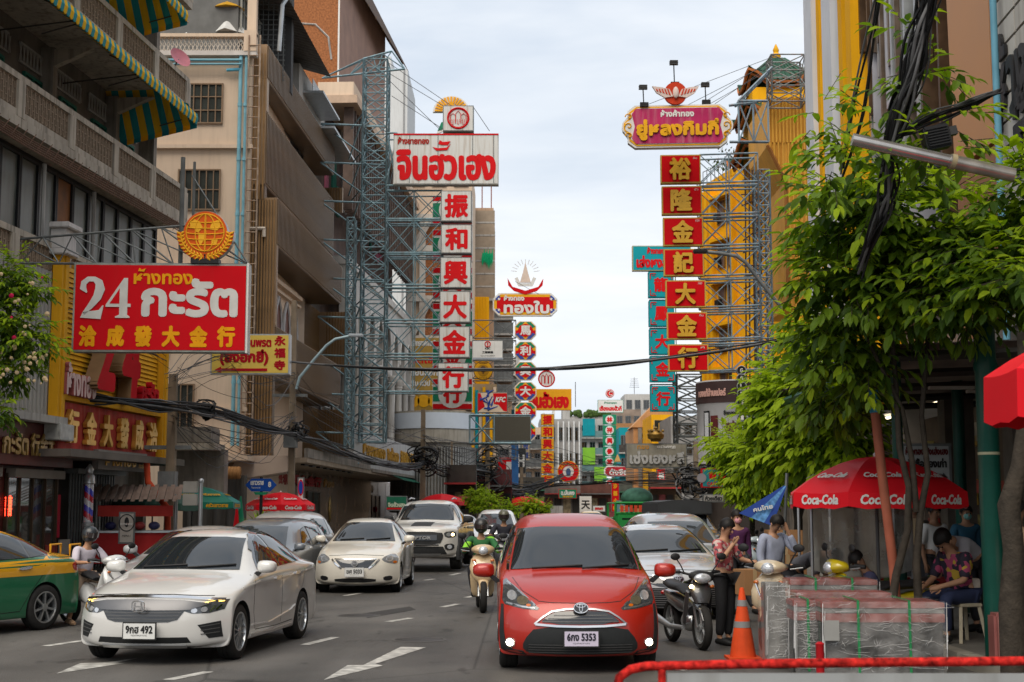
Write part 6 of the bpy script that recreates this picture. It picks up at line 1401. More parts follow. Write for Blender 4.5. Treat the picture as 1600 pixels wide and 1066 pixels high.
def far_left():
 r,w,z1=block('cream building with brick infill panels and white beams behind the sign columns',634,737,262,96,CREAM,3,1,9,300)
 z=lambda y:P(0,y,96).z;x=lambda a:P(a,500,96).x-r.location.x
 for y0,y1 in((345,388),(392,465),(470,525)):MB().bb(x(662),x(703),-.1,0,z(y1),z(y0)).build('brick_panel',BRICKM,r)
 WHB=mat((.55,.50,.44),.7,0,.1,1,streak=.3)
 for y in(341,390,468,530):MB().bb(x(636),x(735),-.5,0,z(y)-.2,z(y)+.2).build('beam',WHB,r)
 for a in(640,660,703,733):MB().bb(x(a)-.2,x(a)+.2,-.45,0,z(640),z(341)).build('column',WHB,r)
 for y0,y1 in((345,392),(470,525)):MB().bar((x(645),-.6,z(y1)),(x(672),-.6,z(y0)),.35).build('brace',WHB,r)
 o=MB().bb(x(634),x(690),-.7,-.5,z(655),z(530)).build('ochre_billboard',OCH,r)
 for i,(s_,y,c)in enumerate((('บริการทางการเงิน',538,WHITEP),('ปิดเช้า',565,REDL),('ถอนแลก',584,WHITEP),('เงิน ทวิป วัว',600,WHITEP))):text(o,s_,x(664),z(y),1.9,.45,c,y=-.72,bold=.04)
 for a in(648,664,680):MB().lathe([(.42,-.03),(.42,0)],20,(x(a),-.7,z(628)),'y').build('coin_disc',YEL,o,40)
 # curved corner building with billboard and louvred drum
 d=84;c=P(678,500,d+3);o=thing('curved_corner_building','rounded corner building with a pale blue billboard above a drum of grey metal fins','building',(c.x,d+3.2,0));zz=lambda y:P(0,y,d).z;Rr=2.5
 MB().lathe([(Rr,zz(640)),(Rr,zz(690)),(Rr-.2,zz(691)),(Rr-.2,zz(785)),(Rr+.15,zz(786)),(Rr+.15,zz(801)),(Rr-.3,zz(802)),(Rr-.3,0)][::-1],40,cap=True).build('drum',mat((.36,.33,.28),.7,0,.15,1,streak=.4),o,50)
 MB().lathe([(Rr+.06,zz(668)),(Rr+.06,zz(643))],40,cap=False).build('billboard',mat((.56,.62,.70),.5,0,.03),o,50)
 f=None
 for i in range(44):
  a=math.pi*(1.02+.98*i/43*.98+.0)
  q=(Rr*math.cos(a),Rr*math.sin(a),0)
  if f is None:f=MB().bb(-.05,.05,-.12,.1,zz(784),zz(697)).build('metal_fin',mat((.33,.33,.32),.4,.6,.2,2),o,loc=q)
  else:copy_of(f,'metal_fin',o,q)
  o.children[-1].rotation_euler=(0,0,a-1.5*math.pi)
  # tall peach block
 r,w,z1=block('tall narrow peach building with a green tarpaulin and rooftop rods',736,771,325,106,PEACH,2,7,10,470,bal=mat((.3,.24,.18),.7))
 z=lambda y:P(0,y,106).z
 b=MB();n=8;xx=w
 for i in range(n):
  b.add([(w-.9+.3*i*.35,-.9-.08*(i%2),z(415)+.3),(w-.9+.3*(i+1)*.35,-.9-.08*((i+1)%2),z(420)+.25*math.sin(i)),(w-.6+.3*(i+1)*.3,-.5,z(365)),(w-.6+.3*i*.3,-.5,z(365))],[(0,1,2,3)])
 b.build('green_tarpaulin',GRNT,r);MB().bb(-.2,.6,-.2,.0,3,z1-1).build('rust_column',BRICKM,r)
 for a in(.8,1.5):MB().bar((a,.5,z1),(a,.5,z1+2.2),.07).build('rod',mat((.3,.12,.1),.6),r)
 b=MB();zt,zb=z(470),z(560);y_=-.95
 r2=thing('yellow_cladding','bright yellow corrugated cladding on the corner of the peach building','cladding',(P(736,500,104).x,104,0));MB().bb(0,P(764,500,104).x-P(736,500,104).x,0,1,z(800),zt).build('sheet',YELB,r2);ribs(r2,0,1.25,z(800),zt,0,.2,.07,.06,YELB)
 r,w,z1=block('untidy peach shophouse with barred balconies under the octagonal signs',768,800,470,112,PEACH,2,6,8,620,bal=STEELG);block('low pale block with satellite dishes behind the fried chicken sign',773,812,560,128,PALE,2,4,8,650,bal=STEELG)
 r=thing('striped_column_front','yellow and teal vertical striped frontage behind the blank screen','building',(P(737,500,92).x,92,0));k=P(776,500,92).x-P(737,500,92).x
 MB().bb(0,k,.1,5,0,P(0,600,92).z).build('wall',mat((.30,.22,.13),.8,0,.2,1),r)
 for i,m in enumerate((YELB,TEAL,CREAM,YELB,BLUEP,YELB,CREAM)):MB().bb(k*(i+.1)/7,k*(i+.9)/7,-.05-.05*(i%2),.1,3.5,P(0,605,92).z-.2*(i%3)).build('stripe',m,r)
 r,w,z1=block('white and red fronted shop building beyond the crossing wires',775,800,690,104,PALE,1,2,8,740);MB().bb(-.2,w,-.6,-.3,3.6,5.2).build('red_fascia',RED,r);MB().bb(w*.65,w,-.65,-.6,3.9,4.9).build('white_logo_panel',WHITEP,r)
 r=thing('dark_teal_pylon','slim dark teal vertical sign pylon next to the blank screen','sign',(P(799,500,100).x,100,0));MB().bb(0,.42,0,.4,3,P(0,640,100).z).build('pylon',mat((.01,.06,.08),.5),r);MB().bb(0,.5,-.1,0,3.2,6).build('blue_panel',mat((.05,.16,.4),.5),r)
 r,w,h=board('noodle_sign','beige vertical sign with dark blue Chinese characters','sign',815,690,828,720,118,mat((.45,.36,.24),.6),.3);text(r,'拉',0,h*.74,w*.7,h*.36,BLUEP,y=-.02,bold=.05);text(r,'面',0,h*.26,w*.7,h*.36,BLUEP,y=-.02,bold=.05)
 block('cream shophouse with an open frame fire stair beside the yellow column',806,846,668,140,CREAM,3,3,8,760,bal=STEELG)
 r,w,z1=block('grey concrete building with tall white vertical fins at the end of the street',843,908,655,170,mat((.33,.32,.31),.8,0,.1,.6),5,3,10,780);ribs(r,0,w,3,z1-.3,-.0,.62,.17,.45,mat((.62,.62,.62),.6),'white_fin')
 r=thing('concrete_pylon','pair of tall grey fins above the end of the street','building',(P(878,500,172).x,172,0));MB().bb(0,.9,-.6,4,0,P(0,622,172).z).build('pylon',PALE,r);MB().bb(-1.2,-.9,-.6,2,0,P(0,642,172).z).build('pylon',WHITEP,r);MB().bb(-2.4,-2.1,-.6,2,0,P(0,646,172).z).build('pylon',WHITEP,r)
 r=thing('skywalk','grey elevated walkway crossing above the far street','bridge',(P(878,500,230).x,230,0));MB().bb(0,12,0,4,P(0,656,230).z,P(0,650,230).z).build('deck',GREYC,r);b=MB();random.seed(2)
 for i in range(60):b.ball((random.uniform(0,12),0,P(0,647,230).z+random.uniform(-.2,.3)),.5,5)
 stuff(b.build('planter_greenery',mat((.05,.09,.02),.9,0,.4,3),r))
 r,w,z1=block('shabby apartment block with green and teal mesh balconies in the far middle',905,944,655,185,PALE,3,5,9,790,bal=mat((.13,.22,.22),.6));
 for x,y,m in((.1,700,LIME),(.55,730,LIME),(.1,655,TEAL),(.5,760,LIME)):z=P(0,y,185).z;MB().bb(w*x,w*x+1.6,-.9,-.82,z-2.2,z).build('bamboo_blind',m,r)
 block('rusty framed rooftop block behind the pharmacy sign',960,1000,640,190,mat((.26,.20,.16),.8,0,.3,1),3,5,8,790,bal=mat((.35,.18,.08),.7))
 r,w,z1=block('teal roofed shophouse to the right of the green sign column',966,992,668,160,TEAL,2,3,8,780,bal=STEELD);block('distant grey block under the rooftop aerial',975,1015,616,210,PALE,3,3,8,700)
 d=205;p=P(991,600,d);a=thing('tv_aerial','thin rooftop television aerial against the clouds','aerial',(p.x,d,P(0,616,d).z));MB().bar((0,0,0),(0,0,2.4),.06).build('pole',STEELD,a)
 for k in range(5):MB().bar((-.7+.05*k,0,1+.3*k),(.7-.05*k,0,1+.3*k),.04).build('rod',STEELD,a)
 p=P(899,597,d);tag(MB().bar((0,0,0),(0,0,3.6),.08).build('lightning_rod',STEELD,loc=(p.x,d,p.z-3.6)),'lone thin mast above the far grey pylons','mast')
 # brown gabled front
 d=128;r,w,z1=block('tan gabled building with long grey curtains',988,1046,668,d,TAN,1,1,9,690);b=MB();b.prism([(-.2,z1),(w+.2,z1),(w+.2,z1+2.6),(w*.75,z1+2.7)],-.2,5);b.build('gable',TAN,r)
 for i in range(6):MB().bb(w*(.12+i*.13),w*(.22+i*.13),-.15,-.02,P(0,760,d).z,P(0,668,d).z+.2*i).build('curtain',mat((.20,.18,.16),.8,0,.2,2),r)
 r,w,z1=block('bright yellow painted wall behind the grey hanging sign',1016,1052,648,118,YELB,2,1,8,700)
 for y0,y1,s_ in((656,676,'Find Gold'),(684,697,'金行'),(702,716,'หัวเซ่ง')):
  q,w,h=board('small_black_gold_sign','small black and gold sign reading %s below the turquoise boxes'%{'Find Gold':'Find Gold, the largest,','金行':'金行, in the middle,'}.get(s_,s_+', the lowest,'),'sign',1022 if y0<660 else 1033,y0,1066 if y0<660 else 1052,y1,112,mat((.02,.02,.015),.4),.2,GOLD);text(q,s_,0,h*.5,w*.7,h*.5,GOLD,y=-.02,bold=.03)
 block('grey tarpaulin covered shophouse behind the dense lattice mast',1046,1118,650,104,TARP,4,4,9,780,fm=STEELD)
 # ground level clutter of shop fronts and street signs, both sides
 random.seed(11)
 for i,(x0,x1,y0,y1,d,m,s_)in enumerate(((850,880,790,808,125,GREYC,None),(955,968,754,800,120,RED,'沙縣小吃'),(926,946,790,800,110,WHITEP,'廣東金行'),(1026,1040,732,755,90,RED,'福'),(905,925,775,803,130,WHITEP,'天'),(757,772,786,800,92,mat((.4,.05,.05),.6),None),(963,985,782,806,105,mat((.10,.2,.22),.5),'ทอง'),(716,738,796,812,78,mat((.12,.11,.1),.6),None),(806,822,700,740,109,mat((.03,.03,.03),.5),'H'))):
  q,w,h=board('street_sign_board',['long grey awning board across the far left','red vertical sign with yellow characters in the far middle','white sign with red characters low in the far middle','red square sign below the grey hanging sign','tall white vertical banner with black marks','small red shop board under the left wires','pale teal shop board near the green lorry','dark shop board behind the pickup','black hanging light box in front of the octagonal column'][i],'sign',x0,y0,x1,y1,d,m,.25)
  if s_ and len(s_)>2 and h>w:
   for k,ch in enumerate(s_):text(q,ch,0,h*(1-(k+.5)/len(s_)),w*.6,h/len(s_)*.75,YEL,y=-.02,bold=.04)
  elif s_:text(q,s_,0,h/2,w*.7,h*.5,BLACKT if i==4 else(REDL if i==2 else WHITEP),y=-.02,bold=.03)
 for i,(x0,x1,d,c)in enumerate(((700,745,80,(.05,.045,.04)),(745,800,90,(.10,.03,.03)),(800,850,115,(.08,.07,.06)),(850,905,150,(.12,.11,.10)),(905,960,150,(.10,.04,.03)),(960,1012,130,(.09,.10,.09)),(1012,1060,100,(.08,.05,.03)))):
  a,b_=P(x0,500,d).x,P(x1,500,d).x;r=thing('street_shop','small dark street level shop front, number %d from the left beyond the cars'%(i+1),'shop',(a,d-.5,0));r['label']=['dark shop front right of the rounded corner building','red toned shop front below the striped columns','brown shop front below the yellow sign column','grey shop front under the white fins','dull red shop front below the green sign column','olive shop front behind the green lorry','brown shop front under the grey hanging sign'][i];w=b_-a
  MB().bb(0,w,0,1.5,0,4.0).build('front',mat(c,.7,0,.3,1.5),r)
  for k in range(4):MB().bb(w*(k+.1)/4,w*(k+.9)/4,-.06,0,.4,2.5).build('opening',[DARKIN,mat((.25,.2,.12),.5,0,.5,3),DARKIN,mat((.2,.05,.05),.5,0,.5,3)][(k+i)%4],r)
  MB().bb(-.1,w,-1.4,0,2.9,3.0).build('canopy',mat([(.3,.03,.03),(.1,.1,.1),(.05,.15,.1)][i%3],.7),r)
far_left()
# ================================================================ right side of the street
def right_signs():
 d=45
 a,b_=P(972,200,d),P(1145,200,d);w=b_.x-a.x;zt,zb=P(1058,164,d).z,P(1058,230,d).z;h=zt-zb
 r=thing('pink_header_sign','ornate magenta sign with gold Thai letters and scrolled white and yellow border','sign',((a.x+b_.x)/2,d,zb),R(-4))
 def outl(k):
  W_,H0,H1=w/2-k,k,h-k;P_=[]
  c=.42
  right=[(W_-c,H0),(W_-c*.45,H0+.18),(W_-.18,H0+.38),(W_-.02,h*.5-.12),(W_,h*.5),(W_-.02,h*.5+.12),(W_-.18,H1-.38),(W_-c*.45,H1-.18),(W_-c,H1)]
  return right+[(-x,z)for x,z in right[::-1]]
 MB().prism(outl(0),0,.3).build('casing',WHITEP,r);MB().prism(outl(.05),-.02,0).build('yellow_border',YEL,r);MB().prism(outl(.10),-.035,-.02).build('white_border',WHITEP,r)
 MG=mat((.42,.03,.11),.5,0,.15,1.5,streak=.35,dirt=(.5,.3,.3))
 MB().prism([(-w/2+.45,.12),(w/2-.45,.12),(w/2-.32,.3),(w/2-.42,h/2),(w/2-.32,h-.3),(w/2-.45,h-.12),(-w/2+.45,h-.12),(-w/2+.32,h-.3),(-w/2+.42,h/2),(-w/2+.32,.3)],-.05,-.035).build('face',MG,r)
 for sd in(-1,1):
  for cz in(.32,.58,.84):
   b=MB();c0=(sd*(w/2-.22-.05*abs(cz-.58)),cz*h/1.16)
   b.tube([(c0[0]+sd*(.13-.011*i)*math.cos(i*.6),-.05,c0[1]+(.13-.011*i)*math.sin(i*.6))for i in range(11)],.02,4);b.build('scroll',YEL,r)
 text(r,'ยู่หลงกิมกี่',0,h*.40,w*.74,h*.50,mat((.72,.36,.02),.4),y=-.11,bold=.035,depth=.06,side=mat((.25,.08,.02),.5));text(r,'ห้างค้าทอง',0,h*.79,w*.30,h*.17,WHITEP,y=-.06,bold=.012)
 # winged emblem
 e=thing('winged_emblem','red round emblem with white outspread wings above the magenta sign','emblem',(P(1055,147,d).x,d-.1,P(1055,147,d).z));EM=mat((.50,.05,.02),.45)
 MB().lathe([(.37,0),(.37,.15)],28,axis='y').build('disc',EM,e,40)
 for sd in(-1,1):
  MB().prism([(sd*.08,-.12),(sd*.35,-.16),(sd*.62,.0),(sd*.76,.22),(sd*.45,.18),(sd*.2,.12)],-.05,.05).build('wing',mat((.62,.5,.45),.5),e)
  for k in range(5):MB().prism([(sd*(.16+k*.1),-.09+.03*k),(sd*(.22+k*.1),-.07+.03*k),(sd*(.28+k*.09),.13),(sd*(.24+k*.09),.12)],-.065,-.05).build('feather',EM,e)
 MB().ball((0,-.08,0),.12,8,sc=(.8,.4,1.6)).build('body',mat((.62,.5,.45),.5),e,50)
 for i,(px_,py_,s)in enumerate(((1006,166,1),(1054,134,1.25),(1103,162,1))):
  p=P(px_,py_,d);f=thing('sign_floodlight',['left floodlight on the magenta sign','tallest floodlight above the winged emblem','right floodlight on the magenta sign'][i],'floodlight',tuple(p),0,'floodlights on the magenta sign')
  h_=.55*s;MB().bar((0,0,0),(-.03,-.1,h_),.03).build('arm',BLACKP,f)
  for k in range(3):MB().box(-.03,-.1,h_+.05*k,.28,.16,.035,taper=.9).build('lamp_head',BLACKP,f)
  MB().bb(-.12,.15,-.05,.1,-.02,.12).build('ballast',BLACKP,f)
  # red square boxes
 G_='red sign boxes with gold characters on the right steel arms';small=['ชั้น','ฮั้ว','หลง','กี่','ทอง','กิม','กี่']
 ys=[(242,286),(291,335),(340,384),(389,431),(438,480),(488,530),(538,580)];dR=47
 for i,ch in enumerate('裕隆金記大金行'):
  x0=[1032,1034,1036,1037,1040,1042,1044][i]
  q,w,h=board('red_character_box','red sign box with gold character %s, %s on the right'%(ch,['topmost','second from the top','third from the top','fourth from the top','fifth from the top','sixth from the top','lowest'][i]),'sign',x0,ys[i][0],x0+63,ys[i][1],dR,mat((.58,.006,.01),.5,0,.04,1),.3,mat((.5,.34,.08),.5),R(-3),G_)
  text(q,ch,-.02,h*.49,h*.76,h*.80,mat((.62,.34,.02),.35,.2),y=-.09,bold=.03,depth=.07,name='character',side=mat((.2,.1,.01),.5));text(q,small[i],w*.36,h*.88,w*.1,h*.08,WHITEP,y=-.02)
  # steel mast and arms
 RB=mat((.24,.32,.37),.5,.3,.3,2,streak=.5,dirt=(.22,.08,.04))
 rt,w=steel_tower('tall grey blue lattice mast carrying the red sign boxes on the right',1189,1207,47.5,265,760,.9,26,RB,.028)
 x=lambda a:P(a,500,47.5).x-rt.location.x;z=lambda y:P(1150,y,47.5).z
 for i,(y0,y1)in enumerate(ys):
  b=MB();
  for y in(0,.7):truss_panel(b,(x(1097),y,z(y0)),(0,y,z(y0-3)),(x(1097),y,z(y1)),(0,y,z(y1-3)),2,.026)
  b.build('cantilever_arm',RB,rt)
 b=MB();b.bar((x(1145),0,z(165)),(0,0,z(160)),.08);b.bar((x(1145),0,z(222)),(0,0,z(222)),.08);truss_panel(b,(x(1160),0,z(158)),(w,0,z(158)),(x(1160),0,z(222)),(w,0,z(222)),2,.04);truss_panel(b,(x(1160),0,z(158)),(x(1215),0,z(105)),(x(1160),.7,z(158)),(x(1215),.7,z(105)),3,.035);b.build('head_arm',RB,rt)
 r2,w2=steel_tower('rusty open steel box frame standing above the orange cladding',1214,1268,48.4,85,158,.9,3,mat((.26,.28,.27),.6,.2,.4,2,streak=.9,dirt=(.3,.10,.04)),.03)
 b=MB();random.seed(4)
 r3=thing('scaffold_stair','dark rusty scaffold tangle between the mast and the yellow wall','scaffold',(P(1150,500,50).x,50,0));RS=mat((.09,.055,.045),.7,.2,.4,3)
 zA,zB=P(0,640,50).z,P(0,262,50).z
 for k in range(5):xx=.35+.15*k;MB().bar((xx,random.uniform(0,1),zA),(xx+.1,random.uniform(0,1),zB),.045).build('upright',RS,r3)
 for k in range(20):zz=zA+(zB-zA)*k/20;MB().bar((.35,random.uniform(0,.6),zz),(1.0,random.uniform(0,.6),zz+random.uniform(-.1,.5)),.04).build('rail',RS,r3)
 # turquoise signs
 d=74;TQ=mat((.01,.30,.36),.5,0,.05,1,streak=.08);G_='turquoise sign boxes with red characters'
 q,w,h=board('turquoise_header_sign','turquoise Thai sign partly hidden behind the red boxes','sign',988,384,1080,423,d,TQ,.4,mat((.45,.40,.25),.6));text(q,'เล่งหงส์',-w*.16,h*.36,w*.56,h*.52,REDL,y=-.03,bold=.05);text(q,'ห้างทอง',-w*.1,h*.8,w*.3,h*.28,REDL,y=-.03,bold=.02)
 for i,ch in enumerate('龍鳳大金行'):
  y0=[425,470,514,557,603][i];q,w,h=board('turquoise_character_box','turquoise sign box with red character %s, %s'%(ch,['topmost','second from the top','in the middle','second from the bottom','lowest and fully in view'][i]),'sign',1013+i*.8,y0,1053+i*.8,y0+40,d,TQ,.4,TEAL,0,G_)
  text(q,ch,0,h/2,h*.56,h*.56,REDL,y=-.03,bold=.03,name='character')
  b=MB()
  for sx_ in(-1,1):
   for sz in(0,1):
    X_,Z_=sx_*(w/2-.1),h-.1 if sz else .1;s2=-1 if sz else 1;b.bar((X_,-.03,Z_),(X_-sx_*.3,-.03,Z_),.04);b.bar((X_,-.03,Z_),(X_,-.03,Z_+s2*.3),.04);b.bar((X_-sx_*.1,-.03,Z_+s2*.1),(X_-sx_*.25,-.03,Z_+s2*.1),.03)
  b.build('corner_ornament',REDL,q)
 rt,w=steel_tower('dense grey lattice mast behind the turquoise boxes',1056,1100,75,585,700,1.5,6,STEELG,.05)
 b=MB();zz=lambda y:P(0,y,75).z;
 for k in range(5):truss_panel(b,(-1.4,0,zz(425+44*k)),(0,0,zz(425+44*k)),(-1.4,0,zz(455+44*k)),(0,0,zz(455+44*k)),1,.03)
 b.build('arms',STEELG,rt)
 # grey hanging sign
 d=62;q,w,h=board('grey_hanging_sign','weathered grey metal sign with chrome Thai lettering across the right lane','sign',978,693,1074,731,d,mat((.26,.245,.20),.45,.2,.15,2,streak=.3),.5,STEELG)
 text(q,'เซ่งเฮงหลี',0,h*.42,w*.90,h*.56,mat((.60,.60,.58),.2,.5),y=-.1,bold=.04,depth=.07,side=STEELD);text(q,'ทอง',-w*.22,h*.84,w*.2,h*.18,mat((.45,.22,.04),.5),y=-.03,bold=.02);text(q,'ตรามงกุฎ',w*.16,h*.84,w*.3,h*.14,WHITEP,y=-.03,bold=.012)
 p=P(1025,690,d);o=thing('crown_emblem','dull golden crown standing on the grey hanging sign','emblem',tuple(p));CG=mat((.22,.13,.03),.4,.6,.3,5)
 b=MB();b.lathe([(.22,0),(.24,.08),(.34,.12),(.38,.3),(.3,.42),(.1,.46),(.05,.52),(.09,.58),(.001,.66)],14);b.build('crown_bowl',CG,o,40)
 for a in range(6):MB().ball((.3*math.cos(a),.3*math.sin(a),.46),.07,6).build('crown_ball',CG,o)
 # curved billboard drum
 d=56;c=P(1148,500,d+3);o=thing('round_billboard_building','round corner building wrapped in a white advert above a dark band of Thai lettering','building',(c.x,d+3,0));Rr=1.62;z=lambda y:P(0,y,d+1.2).z
 WA=mat((.58,.58,.60),.5,0,.03);MB().lathe([(Rr,z(715)),(Rr,z(630)),(Rr+.03,z(629)),(Rr+.03,z(592)),(Rr-.3,z(591))],48,cap=True).build('advert_drum',WA,o,50)
 MB().lathe([(Rr+.05,z(628)),(Rr+.05,z(594))],48,cap=False).build('dark_band',mat((.05,.03,.03),.5),o,50);MB().lathe([(Rr-.35,0),(Rr-.35,z(715))],32).build('base',mat((.05,.04,.035),.8),o,50)
 def wrap(s_,ang,zc,w_,h_,m,bo=.01,rad=Rr+.03):
  t_=text(o,s_,0,0,w_,h_,m,bold=bo);me=t_.data
  for v in me.vertices:
   a_=R(ang)+v.co.x/rad;rr=rad-v.co.y;v.co=(rr*math.sin(a_),-rr*math.cos(a_),v.co.z+zc)
 wrap('ทองแท้ล้านเปอร์',-48,z(611),1.5,.35,mat((.6,.35,.3),.5),.02,Rr+.08);wrap('金行',10,z(606),.9,.35,mat((.6,.35,.3),.5),.03,Rr+.08)
 wrap('ซื้อทองกับ',-16,z(644),.65,.20,BLACKT);wrap('เล่ง',14,z(640),.5,.34,REDL,.03);wrap('ด้วยแอป',-4,z(662),.72,.30,mat((.12,.05,.05),.5),.015);wrap('ฉะเชิงเทรา',-20,z(706),.8,.16,BLACKT)
 for a0,a1,y0,y1,m in((-62,-50,640,690,BLACKP),(-60,-52,643,687,LENS),(-48,-36,648,700,mat((.1,.02,.02),.5)),(-24,40,655+5,676,mat((.10,.03,.035),.5))):
  b=MB();n=12;k=.036+(.004 if m in(LENS,)else 0);A_=[R(a0+(a1-a0)*i/n)for i in range(n+1)];vs=[((Rr+k)*math.sin(a),-(Rr+k)*math.cos(a),zz_)for a in A_ for zz_ in(z(y1),z(y0))]
  b.add(vs,[(2*i,2*i+2,2*i+3,2*i+1)for i in range(n)]);b.build('printed_panel',m,o)
 wrap('สมัครฟรี',8,z(664),.6,.12,WHITEP,.006,Rr+.06);wrap('ซื้อ-ขาย ผ่านแอป',14,z(671),.8,.12,WHITEP,.006,Rr+.06)
 # goldsmith letters in discs
 d=46;G_='black discs spelling a word down the mast'
 v=thing('vertical_disc_sign','vertical chain of black discs spelling GOLDSMITH in white','sign',(P(1157,500,d).x,d,0))
 for i,ch in enumerate('GOLDSMITH'):
  zc=P(0,579+i*12.3,d).z;k=MB().lathe([(.155,0),(.155,.12)],24,(0,0,zc),'y').build('disc',BLACKP,v,40);b=MB();b.tube([(.15*math.cos(a),-.01,zc+.15*math.sin(a))for a in[6.283*j/20 for j in range(20)]],.012,4,closed=True);b.build('rim',SILVM,k);text(k,ch,0,zc,.10,.15,WHITEP,y=-.012,bold=.01,name='letter')
  # teal restaurant sign
 q,w,h=board('teal_name_sign','teal sign with red characters and a red frame below the round billboard','sign',1096,732,1150,762,52,mat((.02,.22,.24),.5,0,.1,2),.3,RED);text(q,'華 麗',-.05,h*.62,w*.5,h*.4,REDL,y=-.02,bold=.015);text(q,'CANGHUAT',0,h*.2,w*.7,h*.2,REDL,y=-.02,bold=.008)
 MB().lathe([(.17,-.03),(.17,0)],18,(-w/2,0,h/2),'y').build('end_roundel',mat((.3,.28,.3),.4),q);q,w,h=board('grey_name_sign','small grey Thai name board under the teal sign','sign',1098,772,1132,785,52,GREYC,.2);text(q,'ก๋วยเตี๋ยว',0,h/2,w*.8,h*.6,BLACKT,y=-.02,bold=.01)
right_signs()
def right_buildings():
# yellow building seen through the steel arms
 Yp=Plane(P(1102,500,63).x,63,P(1215,500,58).x,58);r=Yp.root('yellow_corner_building','yellow building with deep set windows behind the red sign boxes','building')
 z=lambda y:Yp.px(1160,y)[1];x=lambda a:Yp.px(a,400)[0];L_=Yp.len
 MB().bb(0,L_+.2,0,10,3,z(268)).build('wall',YELB,r);b=MB();b.prism([(0,z(270)),(L_+.2,z(270)),(L_+.2,z(242)),(L_*.2,z(262)),(0,z(268))],0,.4);b.build('parapet',YELB,r)
 for a in(1103,1110,1117,1150,1184):MB().bb(x(a)-.09,x(a)+.09,-.25,0,6,z(280)).build('pilaster',YELB,r)
 for y in(303,372,440,508,578):
  for a,b_ in((1124,1134),(1138,1148)):window(r,x(a),x(b_),z(y+38),z(y),-.01,1,2,mat((.2,.12,.05),.6),mat((.14,.09,.08),.3,0,.5,3),.05)
  MB().bb(x(1118),x(1150),-.35,0,z(y-6)-.06,z(y-6)+.06).build('window_hood',YELB,r);MB().bb(x(1124),x(1130),-.3,-.1,z(y+30),z(y+22)).build('floodlight',BLACKP,r)
 b=MB();random.seed(8)
 for i in range(500):
  u=random.random();zz=Yp.px(1102+100*u,262-18*u)[1];c=Vector((L_*u,random.uniform(.1,1),zz+random.uniform(-.1,1.1)*random.random()));a=Vector((random.uniform(-.1,.1),random.uniform(-.1,.1),random.uniform(-.1,.1)));e=Vector((random.uniform(-.1,.1),.02,random.uniform(-.1,.1)));b.add([c,c+a,c+a+e,c+e],[(0,1,2,3)])
 stuff(b.build('rooftop_planting',mat((.04,.08,.015),.8,0,.5,3),r));b=MB()
 for i in range(18):xx=L_*i/17;b.bar((xx,0,z(268)),(xx,0,z(245)),.03)
 b.bar((0,0,z(245)),(L_,0,z(240)),.03);b.build('roof_railing',STEELD,r)
 # orange corrugated cladding
 d=49.5;o=thing('orange_cladding_tower','tall tower of orange corrugated sheet cladding on the right','cladding',(P(1201,300,d).x,d,0));w=P(1268,300,d).x-P(1201,300,d).x;xm=P(1228,400,d).x-P(1201,400,d).x;z1,zm,zb=P(0,152,d).z,P(0,240,d).z,P(0,480,d).z
 OC=mat((.68,.35,.06),.5,.1,.14,.8,streak=.25,dirt=(.35,.12,.03));MB().prism([(0,z1),(w,z1),(w,zb),(xm,zb),(xm,zm-1.0),(0,zm+.3)],.05,4).build('backing',OC,o);ribs(o,.0,w,zm+.4,z1,.05,.125,.06,.07,OC,'corrugation');ribs(o,xm+.05,w,zb,zm+.38,.05,.125,.06,.07,OC,'corrugation')
 nb=int(xm/.125)
 for k in range(nb):t=(k+.5)/nb;MB().bb(xm*t-.03,xm*t+.03,-.02,.05,zm+.3-1.3*t,zm+.4).build('corrugation',OC,o)
 b=MB();b.bar((0,0,zm+.3),(xm,0,zm-1.0),.12);b.bar((xm,0,zm-1),(xm,0,zb),.1);b.build('edge_trim',mat((.3,.12,.03),.6),o)
 # pagoda roofs behind
 d=56;c=P(1215,200,d);pg=thing('pagoda_pavilion','tiered Chinese pavilion with green tiled upturned roofs behind the steel frame','pavilion',(c.x,d,0));GT=mat((.03,.085,.055),.5,0,.3,5);TR=mat((.38,.13,.04),.6,0,.3,4)
 MB().bb(-1.2,1.2,-1.2,1.2,14,P(0,150,d).z).build('core',YELB,pg)
 for yy,rr in((250,1.9),(190,1.75),(137,1.45)):
  z0=P(0,yy,d).z;b=MB();n=40
  def ring(rad,zz,up=0):return[(rad*(1+.28*abs(math.cos(2*(a+math.pi/4)))**6*0+.0)*(1.0/max(abs(math.cos(a)),abs(math.sin(a))))**.8*math.cos(a),rad*(1.0/max(abs(math.cos(a)),abs(math.sin(a))))**.8*math.sin(a),zz+up*(abs(math.sin(2*a))**6))for a in[6.283185*i/n for i in range(n)]]
  rs=[ring(rr,z0-.1,.55),ring(rr*.75,z0+.25,.1),ring(rr*.45,z0+.75),ring(rr*.2,z0+1.1)];vs=[p for q in rs for p in q]
  b.add(vs,[(k*n+i,k*n+(i+1)%n,(k+1)*n+(i+1)%n,(k+1)*n+i)for k in range(3)for i in range(n)]);o_=b.build('tiled_roof',GT,pg,30)
  for i in range(n):
   b2=[rs[k][i]for k in range(4)];MB().tube([(p[0],p[1],p[2]+.03)for p in b2],.045,4).build('roof_tile_rib',GT,o_)
  b=MB();b.tube([(p[0],p[1],p[2]-.08)for p in rs[0]],.07,4,closed=True);b.tube([(p[0]*.9,p[1]*.9,p[2]-.25)for p in rs[0]],.06,4,closed=True);b.build('eave_trim',TR,pg)
 MB().lathe([(.3,0),(.32,.15),(.2,.3),(.26,.5),(.16,.65),(.2,.8),(.1,.95),(.13,1.05),(.02,1.3)],12,(0,0,P(0,118,d).z)).build('finial',mat((.7,.36,.02),.4),pg,40)
